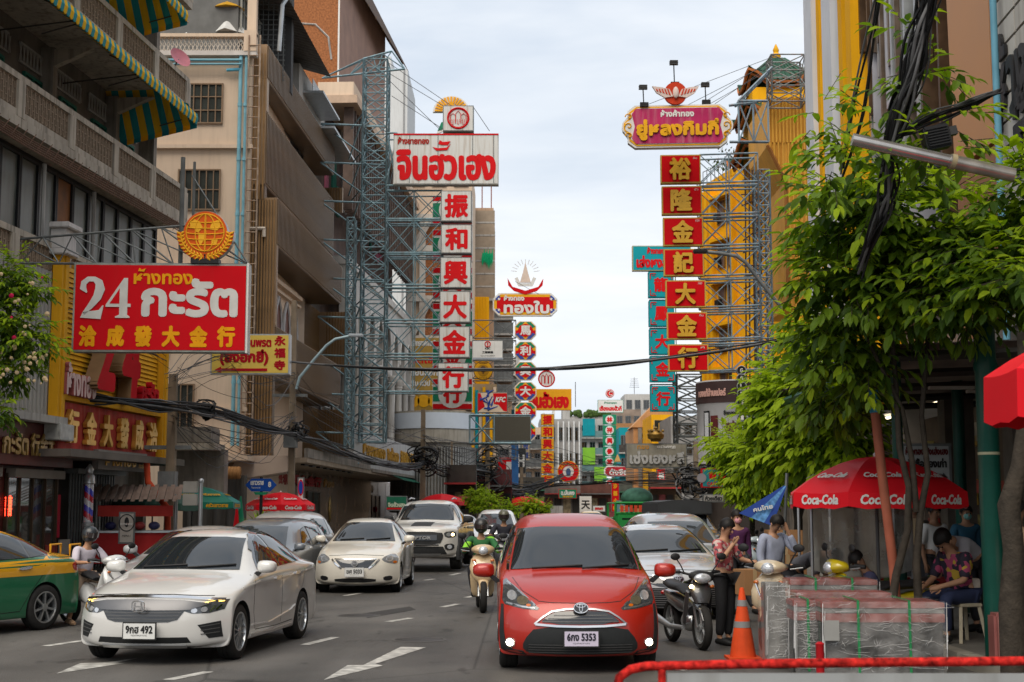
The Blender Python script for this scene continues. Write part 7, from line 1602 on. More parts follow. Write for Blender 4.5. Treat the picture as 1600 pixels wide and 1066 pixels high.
 # facade with white and yellow giant pilasters
 Q=Plane(9.35,52,7.15,16);r=Q.root('pilaster_facade','pale grey facade with yellow fluted giant pilasters on the right','building');u=lambda a,off=0:Q.px(a,300,off)[0]
 PG=mat((.62,.64,.68),.7,0,.06,.7,streak=.12);uA,uB=u(1262),u(1338)
 MB().bb(uA,uB+.5,.35,9,4,24).build('wall',PG,r)
 for a,b_,m,dp in((1262,1274,PG,.25),(1275,1279,YELB,.12),(1281,1286,YELB,.12),(1290,1304,PG,.5),(1305,1315,PG,.25),(1316,1322,YELB,.45),(1322,1328,YELB,.35),(1328,1336,YELB,.5)):MB().bb(u(a,dp),u(b_,dp),-dp,.4,4,24).build('giant_pilaster',m,r)
 MB().bb(uA-.7,uA+.4,-1.0,.4,P(0,22,46).z,P(0,22,46).z+.5).build('capital_ledge',GREYC,r)
 # facade of fins / collage strips
 r=Q.root('metal_fin_facade','shop facade of uneven silver and brown vertical metal fins over a shiny mosaic','building');uC,uD=u(1338),u(1490);random.seed(12)
 MB().bb(uC,uD,.5,8,4.2,22).build('wall',mat((.30,.27,.27),.3,.4,.5,1.2),r)
 ms=[SILVM,mat((.10,.06,.035),.4,.5,.3,3),mat((.46,.46,.50),.4,.3,.1,2),mat((.16,.12,.09),.4,.4,.3,3)]
 n=46
 for i in range(n):
  x0=uC+(uD-uC)*i/n;w=random.uniform(.08,.17);z0=5+random.uniform(0,6)+(i%5)*.9;MB().bb(x0,x0+w,random.uniform(-.35,-.05),.5,z0,min(22,z0+random.uniform(3,11))).build('fin',ms[i%4],r)
  # flat brown panel + tiled wall
 r=Q.root('brown_panel_building','flat brown metal panel facade at the upper right','building');u0,u1=u(1480,.3),u(1556,.3)
 b=MB();z0=Q.px(1520,220,.3)[1];b.prism([(u0-.2,22),(u0+.55,z0-.2),(u1,z0-.3),(u1,22)],-.3,4);b.build('panel',mat((.50,.25,.115),.5,.0,.06,.7),r);MB().bb(u0+.6,u1,-.28,4,4,z0-.35).build('lower_panel',mat((.28,.13,.06),.5,.1,.1,.7),r)
 r=Q.root('tiled_wall_building','grey tiled wall with large stone slabs and blue pipe at the right edge','building');u0,u1=u(1556,.5),Q.len+8
 MB().bb(u0,u1,-.45,4,3.6,22).build('wall',mat((.10,.09,.08),.8),r);tl=None;TM=mat((.46,.44,.40),.6,0,.14,1.2,streak=.35,dirt=(.14,.11,.08));th=.36;tw=1.1
 for j in range(42):
  for i in range(6):
   q=(u0+.06+i*tw+(j%2)*.0,-.45,4.2+j*th)
   if tl is None:tl=MB().bb(0,tw-.04,-.03,0,0,th-.045).build('wall_tile',TM,r,loc=q)
   else:copy_of(tl,'wall_tile',r,q)
 text(r,'ห้างทอง',u0+1.9,Q.px(1585,110,.5)[1],3.2,1.4,BLACKP,y=-.53,bold=.03,depth=.04);text(r,'金',u0+1.7,Q.px(1585,190,.5)[1],1.6,1.5,BLACKP,y=-.53,bold=.03,depth=.04)
 p=Q.px(1556,100,.6)[0];b=MB();b.tube([(p,-.6,3.6),(p+.05,-.62,8),(p-.03,-.6,14),(p,-.6,22)],.05,8);b.build('blue_pipe',mat((.12,.30,.40),.4),r,50)
 # ground floor of this row: dark recess with beams, posts, shop goods
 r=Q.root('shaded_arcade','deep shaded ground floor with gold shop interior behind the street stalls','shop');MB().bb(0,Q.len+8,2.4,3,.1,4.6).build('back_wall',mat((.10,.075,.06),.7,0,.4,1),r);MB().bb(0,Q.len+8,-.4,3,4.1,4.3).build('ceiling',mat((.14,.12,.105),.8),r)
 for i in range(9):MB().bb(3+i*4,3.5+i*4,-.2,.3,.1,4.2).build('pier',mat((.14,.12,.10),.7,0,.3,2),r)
 random.seed(21)
 for i in range(60):
  x0=random.uniform(u(1240),Q.len);z0=random.uniform(.4,3.2);w=random.uniform(.2,.9);MB().bb(x0,x0+w,2.2,2.39,z0,z0+random.uniform(.15,.6)).build('shelf_goods',mat([(.4,.25,.05),(.3,.04,.03),(.25,.23,.2),(.1,.08,.06),(.35,.3,.12)][i%5],.5,0,.5,6),r)
 for i in range(10):MB().bb(8+i*2.6,9.1+i*2.6,1.0,1.08,3.9,3.95).build('tube_lamp',mat((1,.85,.55),.4,0,0,emit=1.6),r)
right_buildings()
# ================================================================ motorbikes
def etube(b,pts,rs,kx=1.0,n=14,x=0,m=None):
 """elliptical tube along a (y,z) path: rs = half depth, kx = width factor per station"""
 k=len(pts);vs=[]
 for i in range(k):
  a,c=pts[max(i-1,0)],pts[min(i+1,k-1)];t=Vector((c[0]-a[0],c[1]-a[1])).normalized();nn=(-t.y,t.x);kk=kx[i]if isinstance(kx,(list,tuple))else kx
  for j in range(n):
   w=2*math.pi*j/n;vs.append((x+kk*math.cos(w),pts[i][0]+nn[0]*rs[i]*math.sin(w),pts[i][1]+nn[1]*rs[i]*math.sin(w)))
 fs=[(i*n+j,(i+1)*n+j,(i+1)*n+(j+1)%n,i*n+(j+1)%n)for i in range(k-1)for j in range(n)]+[tuple(range(n)),tuple(range(k*n-1,(k-1)*n-1,-1))]
 return b.add(vs,fs,m)
def bwheel(root,y,r,x=0):
 w=MB();w.lathe([(r*.72,-.045),(r*.9,-.055),(r,-.03),(r*1.01,0),(r,.03),(r*.9,.055),(r*.72,.045)],28,(0,0,0),'x',cap=False);o=w.build('wheel',RUBBER,root,50,loc=(x,y,r))
 b=MB();b.lathe([(r*.74,-.035),(r*.78,0),(r*.74,.035),(r*.66,.03),(r*.66,-.03),(r*.74,-.035)],28,axis='x',cap=False)
 for i in range(5):b.bar((0,0,0),(0,math.cos(i*1.2566)*r*.7,math.sin(i*1.2566)*r*.7),.03)
 b.lathe([(.05,-.05),(.05,.05)],12,axis='x');b.lathe([(r*.4,.05),(r*.4,.055)],16,axis='x');b.build('rim',SILVM,o,40)
def scooter(label,loc,rz,col,kind='scooter',steer=0,signal=False,plat=None,group=None,seat=None):
 pm=paint(col)if col[0]<.9 else None;bk=mat((.02,.02,.021),.5,0,.1,10);r=thing('motorbike' if kind=='moped' else 'scooter',label,'motorbike' if kind=='moped' else 'scooter',loc,rz,group)
 rw=.27 if kind=='scooter' else .30;bwheel(r,.0,rw);bwheel(r,1.27,rw)
 b=MB();
 for s in(-1,1):b.tube([(s*.075,0,rw),(s*.07,.14,.62)],.02,6)
 b.build('fork',SILVER,r,50)
 b=MB();etube(b,[(-.17,rw+.10),(-.08,rw+.24),(.10,rw+.28),(.2,rw+.18)],[.02,.035,.035,.02],[.06,.085,.085,.06]);b.build('front_fender',pm,r,50)
 if kind=='scooter':
  b=MB();etube(b,[(-.0,.50),(-.03,.60),(.02,.74),(.09,.86),(.14,.94)],[.05,.085,.08,.06,.04],[.10,.20,.225,.20,.13],20);etube(b,[(.16,.84),(.22,.6),(.22,.34),(.28,.26)],[.03,.05,.05,.03],[.17,.21,.19,.15],16);b.build('leg_shield',pm,r,60)
  for s in(-1,1):MB().tube([(s*.03,-.075,.56),(s*.05,-.085,.64),(s*.10,-.06,.74),(s*.155,-.01,.84)],.013,6).build('chrome_trim',CHROME,r,50)
  b=MB();etube(b,[(-.04,1.0),(.03,1.03),(.14,1.02),(.22,.99)],[.035,.085,.075,.03],[.07,.19,.20,.10],18);b.build('handlebar_cover',pm,r,60)
  b=MB();b.ball((0,-.02,1.01),.085,12,sc=(1,.7,.85));b.build('headlight',mat((.55,.57,.6),.06,.3,.3,40,coat=1),r,60)
  b=MB();etube(b,[(.5,.32),(.75,.48),(1.1,.58),(1.45,.66),(1.56,.68)],[.06,.16,.15,.10,.03],[.14,.16,.17,.13,.06],16);b.build('rear_body',pm,r,60)
  MB().bb(-.16,.16,.25,.6,.24,.31).build('floorboard',bk,r,bevel=.02)
 else:
  b=MB();etube(b,[(-.02,.62),(.02,.74),(.08,.86),(.13,.92)],[.05,.085,.07,.04],[.10,.15,.15,.10],18);b.build('front_cowl',pm,r,60)
  for s in(-1,1):b=MB();etube(b,[(.10,.78),(.20,.55),(.26,.34)],[.05,.08,.04],[.02,.025,.02],10,x=s*.17);b.build('leg_shield',bk if s>0 else pm,r,60)
  b=MB();etube(b,[(-.06,.95),(.0,.99),(.1,1.0),(.2,.97)],[.03,.075,.06,.03],[.10,.19,.16,.08],16);b.build('handlebar_cover',bk,r,60)
  b=MB();b.ball((0,-.04,.96),.1,12,sc=(1.3,.6,.7));b.build('headlight',mat((.55,.57,.6),.06,.3,.3,40,coat=1),r,60);b=MB();etube(b,[(.35,.5),(.7,.55),(1.1,.62),(1.5,.70)],[.07,.11,.10,.03],[.08,.13,.13,.06],16);b.build('rear_body',pm,r,60)
  b=MB();b.ball((0,.5,.35),.14,10,sc=(.9,1.3,1));b.build('engine',SILVER,r,50);b=MB();b.tube([(-.17,.3,.28),(-.19,.8,.26),(-.2,1.4,.34)],[.03,.04,.055],10);b.build('exhaust',SILVM,r,60)
 b=MB();etube(b,[(.52,.72),(.72,.79),(1.05,.80),(1.32,.84),(1.42,.82)],[.03,.06,.055,.055,.02],[.09,.14,.155,.13,.08],16);b.build('seat',seat or bk,r,60)
 for s in(-1,1):
  b=MB();b.tube([(s*.14,.12,1.01),(s*.26,.2,1.04),(s*.33,.26,1.03)],.017,8);b.build('handlebar',bk,r,50);b=MB();b.tube([(s*.25,.19,1.04),(s*.36,.27,1.03)],.026,8);b.build('grip',bk,r,50)
  b=MB();b.tube([(s*.2,.15,1.03),(s*.27,.10,1.14),(s*.32,.12,1.22)],.009,6);b.ball((s*.34,.11,1.25),.065,10,sc=(1.1,.35,.75));b.build('mirror',bk,r,60);MB().tube([(s*.22,.15,1.0),(s*.36,.2,1.02)],.008,5).build('brake_lever',SILVM,r)
  MB().ball((s*.15,-.01,.85),.035,8,sc=(1,.6,.7)).build('indicator',LIT if(signal and s<0)else CARMATS['amber'],r,60)
 b=MB();b.ball((0,1.56,.68),.07,8,sc=(1.2,.5,.6));b.build('tail_lamp',CARMATS['red'],r,60)
 if plat:plate(r,plat,0,-.2,.70,.2,.1,frame=False)
 return r
 # ================================================================ people
SKIN=mat((.42,.23,.14),.55,0,.06,8);SKIND=mat((.24,.13,.08),.55,0,.06,8);HAIR=mat((.012,.010,.009),.5,0,.2,20)
POSE={'stand':dict(pel=(0,0,.93),chest=(0,.0,1.24),neck=(0,0,1.40),head=(0,-.01,1.53),sh=(.18,0,1.36),el=(.22,.03,1.08),wr=(.22,-.04,.84),hip=(.09,0,.88),kn=(.10,-.01,.48),an=(.10,.03,.08),toe=(.11,-.13,.04)),'ride':dict(pel=(0,0,.86),chest=(0,-.06,1.16),neck=(0,-.09,1.32),head=(0,-.13,1.46),sh=(.19,-.07,1.28),el=(.31,-.22,1.06),wr=(.32,-.50,1.07),hip=(.10,-.04,.82),kn=(.20,-.42,.74),an=(.15,-.40,.33),toe=(.16,-.56,.29)),'sit':dict(pel=(0,0,.50),chest=(0,-.08,.80),neck=(0,-.16,.95),head=(0,-.24,1.05),sh=(.17,-.12,.90),el=(.22,-.20,.66),wr=(.12,-.42,.60),hip=(.10,-.03,.48),kn=(.14,-.42,.48),an=(.12,-.38,.08),toe=(.13,-.52,.04)),'bend':dict(pel=(0,0,.90),chest=(0,-.28,1.08),neck=(0,-.44,1.12),head=(0,-.58,1.10),sh=(.18,-.38,1.10),el=(.20,-.42,.82),wr=(.12,-.52,.62),hip=(.10,.02,.86),kn=(.11,.02,.48),an=(.10,.06,.08),toe=(.11,-.1,.04)),}
def skinmesh(name,verts,edges,rad,m,parent,root=0,lev=2):
 me=bpy.data.meshes.new(name);me.from_pydata(verts,edges,[]);o=bpy.data.objects.new(name,me);TMP.collection.objects.link(o)
 o.modifiers.new('sk','SKIN');sv=me.skin_vertices[0].data
 for i,q in enumerate(rad):sv[i].radius=q if isinstance(q,tuple)else(q,q);sv[i].use_root=i==root
 s=o.modifiers.new('ss','SUBSURF');s.levels=lev;s.render_levels=lev
 n=bpy.data.meshes.new_from_object(evaluated(o));o.modifiers.clear();o.data=n;TMP.collection.objects.unlink(o);COL.objects.link(o);n.materials.clear();n.materials.append(m)
 n.polygons.foreach_set('use_smooth',[True]*len(n.polygons));o.parent=parent;return o
def person(label,loc,rz,pose='stand',shirt=(.3,.3,.3),legs=(.03,.03,.035),skin=SKIN,hair='short',sleeve=.6,scale=1.0,mod=None,shorts=False,helmet=None,mask=None,print_=None,shoe=(.02,.02,.02)):
 J={k:Vector(v)for k,v in POSE[pose].items()};L_,R_={},{}
 for k in('sh','el','wr','hip','kn','an','toe'):L_[k]=J[k].copy();R_[k]=Vector((-J[k].x,J[k].y,J[k].z))
 for k,v in(mod or{}).items():
  if k[:2]=='l_':L_[k[2:]]=Vector(v)
  elif k[:2]=='r_':R_[k[2:]]=Vector(v)
  else:J[k]=Vector(v)
 rt=thing('person',label,'person',loc,rz);rt.scale=(scale,)*3
 V=[J['pel'],J['pel'].lerp(J['chest'],.5),J['chest'],J['neck'],J['neck'].lerp(J['head'],.45),J['head'],J['head']+(J['head']-J['neck']).normalized()*.11]
 E_=[(0,1),(1,2),(2,3),(3,4),(4,5),(5,6)];RD=[(.13,.10),(.125,.09),(.13,.10),.055,.052,(.078,.092),(.06,.07)]
 for S_ in(L_,R_):
  b=len(V);fing=S_['wr']+(S_['wr']-S_['el']).normalized()*.15
  V+=[S_['sh'],S_['el'],S_['wr'],S_['wr'].lerp(fing,.55),fing,S_['hip'],S_['kn'],S_['an'],S_['toe']];E_+=[(2,b),(b,b+1),(b+1,b+2),(b+2,b+3),(b+3,b+4),(0,b+5),(b+5,b+6),(b+6,b+7),(b+7,b+8)]
  RD+=[.055,.040,.028,(.034,.022),.014,.085,.055,.038,.03]
 skinmesh('body',V,E_,RD,skin,rt)
 for S_ in(L_,R_):
  f0=S_['wr'].lerp(S_['wr']+(S_['wr']-S_['el']).normalized()*.15,.45);dr=(S_['wr']-S_['el']).normalized();sd=dr.cross(Vector((0,1,.2))).normalized()if abs(dr.y)<.9 else Vector((1,0,0));b=MB()
  for q in range(4):p0=f0+sd*(q-1.5)*.019;b.tube([p0,p0+dr*.05,p0+dr*(.085-.006*abs(q-1.3))+Vector((0,0,-.012))],[.010,.009,.006],5)
  b.tube([f0-dr*.03+sd*.03,f0+sd*.055,f0+dr*.03+sd*.06],[.011,.010,.007],5);b.build('fingers',skin,rt,60)
 sm_=print_ or mat(shirt,.75,0,.10,6,bump=.3,bscale=14);lm=mat(legs,.75,0,.12,5)
 V=[J['pel']+Vector((0,0,.0)),J['pel'].lerp(J['chest'],.5),J['chest'],J['chest'].lerp(J['neck'],.75)];E_=[(0,1),(1,2),(2,3)];RD=[(.155,.125),(.15,.115),(.155,.12),(.075,.075)]
 for S_ in(L_,R_):
  b=len(V);V+=[S_['sh'],S_['el']if sleeve>.5 else S_['sh'].lerp(S_['el'],.7)];E_+=[(2,b),(b,b+1)];RD+=[.078,.062]
  if sleeve>.9:V.append(S_['el'].lerp(S_['wr'],.85));E_.append((b+1,b+2));RD.append(.048)
 skinmesh('shirt',V,E_,RD,sm_,rt)
 V=[J['pel']+(J['chest']-J['pel'])*.12];E_=[];RD=[(.15,.115)]
 for S_ in(L_,R_):
  b=len(V);V+=[S_['hip'],S_['kn']if not shorts else S_['hip'].lerp(S_['kn'],.75)];E_+=[(0,b),(b,b+1)];RD+=[.10,.078]
  if not shorts:V.append(S_['kn'].lerp(S_['an'],.92));E_.append((b+1,b+2));RD.append(.058)
 skinmesh('trousers' if not shorts else 'shorts',V,E_,RD,lm,rt)
 for S_ in(L_,R_):
  b=MB();a=S_['an'];t=S_['toe'];b.tube([a+Vector((0,.05,-.03)),a+Vector((0,0,-.02)),t+Vector((0,.02,.0)),t+Vector((0,-.05,-.005))],[.035,.05,.045,.025],8);b.build('shoe',mat(shoe,.5),rt,60)
 up=(J['head']-J['neck']).normalized();c=J['head']+up*.035;fw=Vector((0,-1,0))if pose!='bend' else Vector((0,-.5,-.85));fw=(fw-up*fw.dot(up)).normalized();rg=fw.cross(up)
 if pose=='sit':fw=(fw+Vector((0,0,-.35))).normalized()
 if helmet:
  b=MB();b.ball(c+up*.025,.135,14,sc=(.98,1.1,1.05));h=b.build('helmet',helmet,rt,60)
  b=MB();
  for i in range(9):
   a=-1.15+2.3*i/8;p=c+up*.045+(fw*math.cos(a)*1.13+rg*math.sin(a))*.138
   b.add([p+up*.04,p-up*.045],[])
  b.f=[(2*i,2*i+1,2*i+3,2*i+2)for i in range(8)];b.mi=[0]*8;b.build('visor',mat((.03,.02,.02),.05,coat=1),h,60)
  MB().ball(c-up*.055+fw*.09,.06,8,sc=(1,.8,.7)).build('chin_guard',helmet,h,60)if mask is None else None
 else:
  b=MB();n=14;vs=[]
  for i in range(9):
   for j in range(n):
    th=math.pi*.62*i/8;ph=2*math.pi*j/n;low=1.0 if math.cos(ph)<.3 else .72
    th*=low;d_=up*math.cos(th)+(fw*math.cos(ph)+rg*math.sin(ph))*math.sin(th);vs.append(c+up*.02+Vector((d_.x*.100,d_.y*.112,d_.z*.112)))
  if hair!='bald':b.add(vs,[(i*n+j,i*n+(j+1)%n,(i+1)*n+(j+1)%n,(i+1)*n+j)for i in range(8)for j in range(n)]);b.build('hair',HAIR,rt,60)
  if hair=='bun':MB().ball(c-fw*.11+up*.04,.05,8).build('hair_bun',HAIR,rt,60)
 b=MB()
 for s in(-1,1):b.ball(c+fw*.088+rg*s*.032+up*-.008,.010,6)
 b.build('eyes',BLACKT,rt)
 MB().ball(c+fw*.100-up*.035,.016,6,sc=(.8,1,1.3)).build('nose',skin,rt,60);MB().ball(c+fw*.088-up*.07,.018,6,sc=(1.3,.5,.35)).build('mouth',mat((.25,.07,.06),.5),rt,60)
 for s in(-1,1):MB().ball(c+rg*s*.088-up*.015,.022,6,sc=(.5,.8,1.3)).build('ear',skin,rt,60)
 if mask:MB().ball(c+fw*.055-up*.055,.062,10,sc=(1.05,.85,.85)).build('face_mask',mat(mask,.7),rt,60)
 return rt
FLOR=mat((.45,.10,.09),.8,0,.9,22);FLORD=mat((.10,.03,.05),.8,0,.95,18)
def prints(base,c2,c3,sc=24):
 m=bpy.data.materials.new('printed_cloth');m.use_nodes=True;t=m.node_tree;N,L=t.nodes.new,t.links.new;b=t.nodes['Principled BSDF'];b.inputs['Roughness'].default_value=.8
 tc=N('ShaderNodeTexCoord');v=N('ShaderNodeTexVoronoi');v.inputs['Scale'].default_value=sc;L(tc.outputs['Object'],v.inputs[0]);r=N('ShaderNodeValToRGB');r.color_ramp.interpolation='CONSTANT'
 e=r.color_ramp.elements;e[0].color=(*base,1);e[1].position=.55;e[1].color=(*c2,1);x=e.new(.78);x.color=(*c3,1);L(v.outputs['Color'],r.inputs[0]);L(r.outputs[0],b.inputs['Base Color']);return m
def riders():
 g=G(755,957);b=scooter('cream scooter ridden towards us by the green jacketed rider',(g.x,g.y-.1,0),R(4),(.52,.38,.22),plat=None)
 person('rider in a green and lime jacket with a matt black full helmet',(g.x-.06,g.y+.82,.0),R(4),'ride',(.02,.12,.03),(.02,.02,.025),helmet=mat((.02,.02,.02),.35),sleeve=1,scale=.93,mod=None,print_=prints((.015,.10,.03),(.02,.13,.035),(.22,.55,.03),5))
 g=G(128,973);rz=R(62);lx,ly=g.x-.55,g.y+1.2
 scooter('white scooter with black seat ridden by the woman in a lilac blouse',(-5.75,20.95,0),R(50),(.55,.55,.54),plat=None).scale=(.93,)*3
 person('woman in a pale lilac blouse and beige shorts wearing a dark open helmet',(-6.40,21.50,-.04),R(50),'ride',(.50,.46,.52),(.45,.33,.24),helmet=mat((.02,.024,.028),.3),mask=(.30,.16,.10),shorts=True,scale=.9,mod={'r_kn':(-.24,-.12,.48),'r_an':(-.30,-.08,.14),'r_toe':(-.31,-.22,.09)},shoe=(.4,.25,.15))
 rk=MB();rk.tube([(0,0,.5),(0,0,.9),(0,.5,.9),(0,.5,.5)],.02,6,closed=True);rk.tube([(.3,0,.5),(.3,0,.9),(.3,.5,.9),(.3,.5,.5)],.02,6,closed=True);rk.bar((0,0,.5),(.3,0,.5),.02);rk.bar((0,.5,.5),(.3,.5,.5),.02)
 o=rk.build('orange_crate_rack',mat((.7,.33,.03),.5),loc=(-7.1,22.1,.25));tag(o,'orange tubular rack behind the white scooter','rack')
 p=P(787,900,33);scooter('far scooter half hidden behind the red minivan mirror',(p.x,33,0),0,(.06,.06,.07));person('rider with an olive helmet just beyond the green jacketed rider',(p.x,33.85,0),0,'ride',(.03,.03,.04),helmet=mat((.10,.10,.07),.3),sleeve=1)
 # parked bikes on the right
 g=G(1103,1020);scooter('dark grey motorbike with a lit orange indicator parked in front of the orange cone',(g.x,g.y+.3,0),R(12),(.045,.045,.047),kind='moped',signal=True).scale=(.88,.9,.9)
 g=G(1205,1030);scooter('cream scooter parked behind the wrapped crates',(g.x+.05,g.y+.35,.0),R(-28),(.52,.42,.28))
 for i,(px_,d,rz,c,lb)in enumerate(((1185,30,48,(.35,.42,.46),'pale blue grey scooter parked beyond the man with the phone'),(1205,27.5,52,(.05,.05,.06),'black scooter parked just behind the man with the phone'),(1170,33,45,(.25,.27,.28),'grey scooter parked furthest along the right kerb'))):
  p=P(px_,900,d);scooter(lb,(p.x,d,0),R(rz),c)
 g=P(1330,900,17.2);scooter('black and yellow sporty scooter parked under the red umbrella',(g.x-.25,17.2,0),R(-75),(.55,.42,.01))
def people():
 def at(px_,d,z=0):p=P(px_,900,d);return(p.x,d,z)
 person('older woman in a red flower print blouse standing beside the silver saloon',at(1132,18.3),R(48),'stand',skin=SKIN,hair='short',print_=prints((.42,.08,.09),(.50,.38,.34),(.06,.05,.06),26),legs=(.02,.02,.022),scale=.95,mod={'l_el':(.24,-.12,1.12),'l_wr':(.10,-.36,1.10),'r_el':(-.24,-.10,1.10),'r_wr':(-.10,-.20,1.32),'head':(0,-.04,1.52)})
 person('man in a purple shirt wearing a pink face mask behind the standing woman',at(1152,23.5),R(20),'stand',(.07,.02,.07),sleeve=1,mask=(.55,.25,.28),scale=1.0,mod={'l_an':(.20,-.20,.08),'l_toe':(.22,-.34,.04)})
 person('man in a pale blue shirt holding a phone to his ear',at(1208,20.0),R(35),'stand',(.33,.36,.46),legs=(.03,.032,.05),sleeve=1,scale=.98,mod={'l_el':(.26,-.22,1.14),'l_wr':(.13,-.18,1.42),'head':(0,-.07,1.51),'chest':(0,-.04,1.23)})
 person('black haired man bowing low beside the parked cream scooter',at(1238,18.8,.1),R(60),'bend',(.08,.08,.09),sleeve=.6,scale=.92)
 person('seated woman in a dark floral blouse sorting goods on a stool',at(1503,17.4,.13),R(-60),'sit',print_=prints((.02,.015,.03),(.35,.05,.12),(.45,.30,.03),20),legs=(.03,.04,.09),hair='short',scale=1.12)
 person('bald man in a striped white shirt bending over the seated woman',at(1528,18.6,.13),R(-62),'bend',(.42,.41,.44),hair='bald',scale=1.06)
 person('woman in a white polo shirt standing at the gold stall',at(1462,20.5,.13),R(25),'stand',(.50,.50,.49),scale=.98,hair='bun',skin=SKIND)
 person('woman in a dark jacket with a green face mask behind the stall',at(1512,21.2,.13),R(10),'stand',(.03,.10,.16),sleeve=1,mask=(.20,.45,.42),scale=.97)
 person('shopper with a beige backpack in the shade behind the thin trunks',at(1432,22.5,.13),R(-20),'stand',(.12,.10,.09),scale=1.0,skin=SKIND)
 person('person in a beige top partly cut off at the right edge',at(1592,16.0,.13),R(80),'stand',(.42,.28,.18),scale=1.0,skin=SKIND)
 person('crouching stall keeper with dark hair behind the crates',at(1374,17.6,.0),R(-100),'sit',(.05,.05,.10),scale=1.0,skin=SKIND)
 st=thing('plastic_stool','cream plastic stool under the seated woman','stool',(*at(1503,17.3)[:2],.13),R(20));CM=mat((.52,.46,.34),.45)
 MB().bb(-.16,.16,-.16,.16,.42,.46).build('seat',CM,st,bevel=.01)
 for x in(-1,1):
  for y in(-1,1):MB().bar((x*.13,y*.13,.43),(x*.19,y*.19,0),.045).build('leg',CM,st)
 b=MB();b.box(0,0,0,.06,.16,.2);bx=b.build('backpack',mat((.45,.33,.2),.7),loc=(at(1425,22.5)[0],22.3,1.35));bx.scale=(4,1.2,2);tag(bx,'beige backpack worn by the shopper behind the trunks','backpack')
riders();people()
# ================================================================ umbrellas, stalls, crates, barrier
def umbrella(label,loc,rad,zt,zb,m,pole=True,letters=None,n=8,val=.16,tilt=(0,0),lm=None,m2=None,rz=0,segs=None):
 r=thing('umbrella',label,'umbrella',(loc[0],loc[1],loc[2]),rz);r.rotation_euler=(tilt[0],tilt[1],rz)
 for i in range(n):
  a0,a1=2*math.pi*i/n,2*math.pi*(i+1)/n;b=MB();K=5;vs=[]
  for k in range(K+1):
   t=k/K;rr=rad*t
   for j in range(5):
    s=j/4;p0=Vector((math.cos(a0),math.sin(a0)))*rr;p1=Vector((math.cos(a1),math.sin(a1)))*rr;p=p0.lerp(p1,s);sag=.10*t*4*s*(1-s)*.5
    vs.append((p.x,p.y,zt-(zt-zb)*t**1.9-sag*.4))
  for j in range(5):v=vs[K*5+j];vs.append((v[0]*1.01,v[1]*1.01,v[2]-val-(.02 if j in(1,3)else 0)))
  fs=[(k*5+j,(k+1)*5+j,(k+1)*5+j+1,k*5+j+1)for k in range(K+1)for j in range(4)]
  b.add(vs,fs);b.add([(x,y,z-.008)for x,y,z in vs],[tuple(reversed(f))for f in fs]);o=b.build('canopy_panel',m2 if(m2 and i%2)else m,r,30)
  if letters:
   am=(a0+a1)/2;q=rad*math.cos(math.pi/n)*1.012;tx=text(o,letters,0,0,rad*.52,val*.75,lm or WHITEP,bold=.006,shear=.15,keep=False)
   tx.matrix_local=Matrix.Translation((q*math.cos(am),q*math.sin(am),zb-val*.56))@Matrix.Rotation(am+math.pi/2,4,'Z')
   tx=text(o,letters,0,0,rad*.40,rad*.12,lm or WHITEP,bold=.005,shear=.15);sl_=math.atan2((zt-zb)*1.25,rad)
   tx.matrix_local=Matrix.Translation((q*.76*math.cos(am),q*.76*math.sin(am),zt-(zt-zb)*.78**1.9+.035))@Matrix.Rotation(am+math.pi/2,4,'Z')@Matrix.Rotation(-(math.pi/2-sl_),4,'X')
 if pole:MB().tube([(0,0,0),(0,0,zt)],.022,8).build('pole',mat((.1,.1,.1),.4),r,50)
 MB().ball((0,0,zt+.02),.03,6).build('finial',WHITEP,r)
 for i in range(n):a=2*math.pi*i/n;MB().bar((0,0,zt-.05),(rad*.97*math.cos(a),rad*.97*math.sin(a),zb-.02),.015).build('rib',STEELG,r)
 return r
CRED=mat((.62,.012,.02),.4,0,.06,1.5)
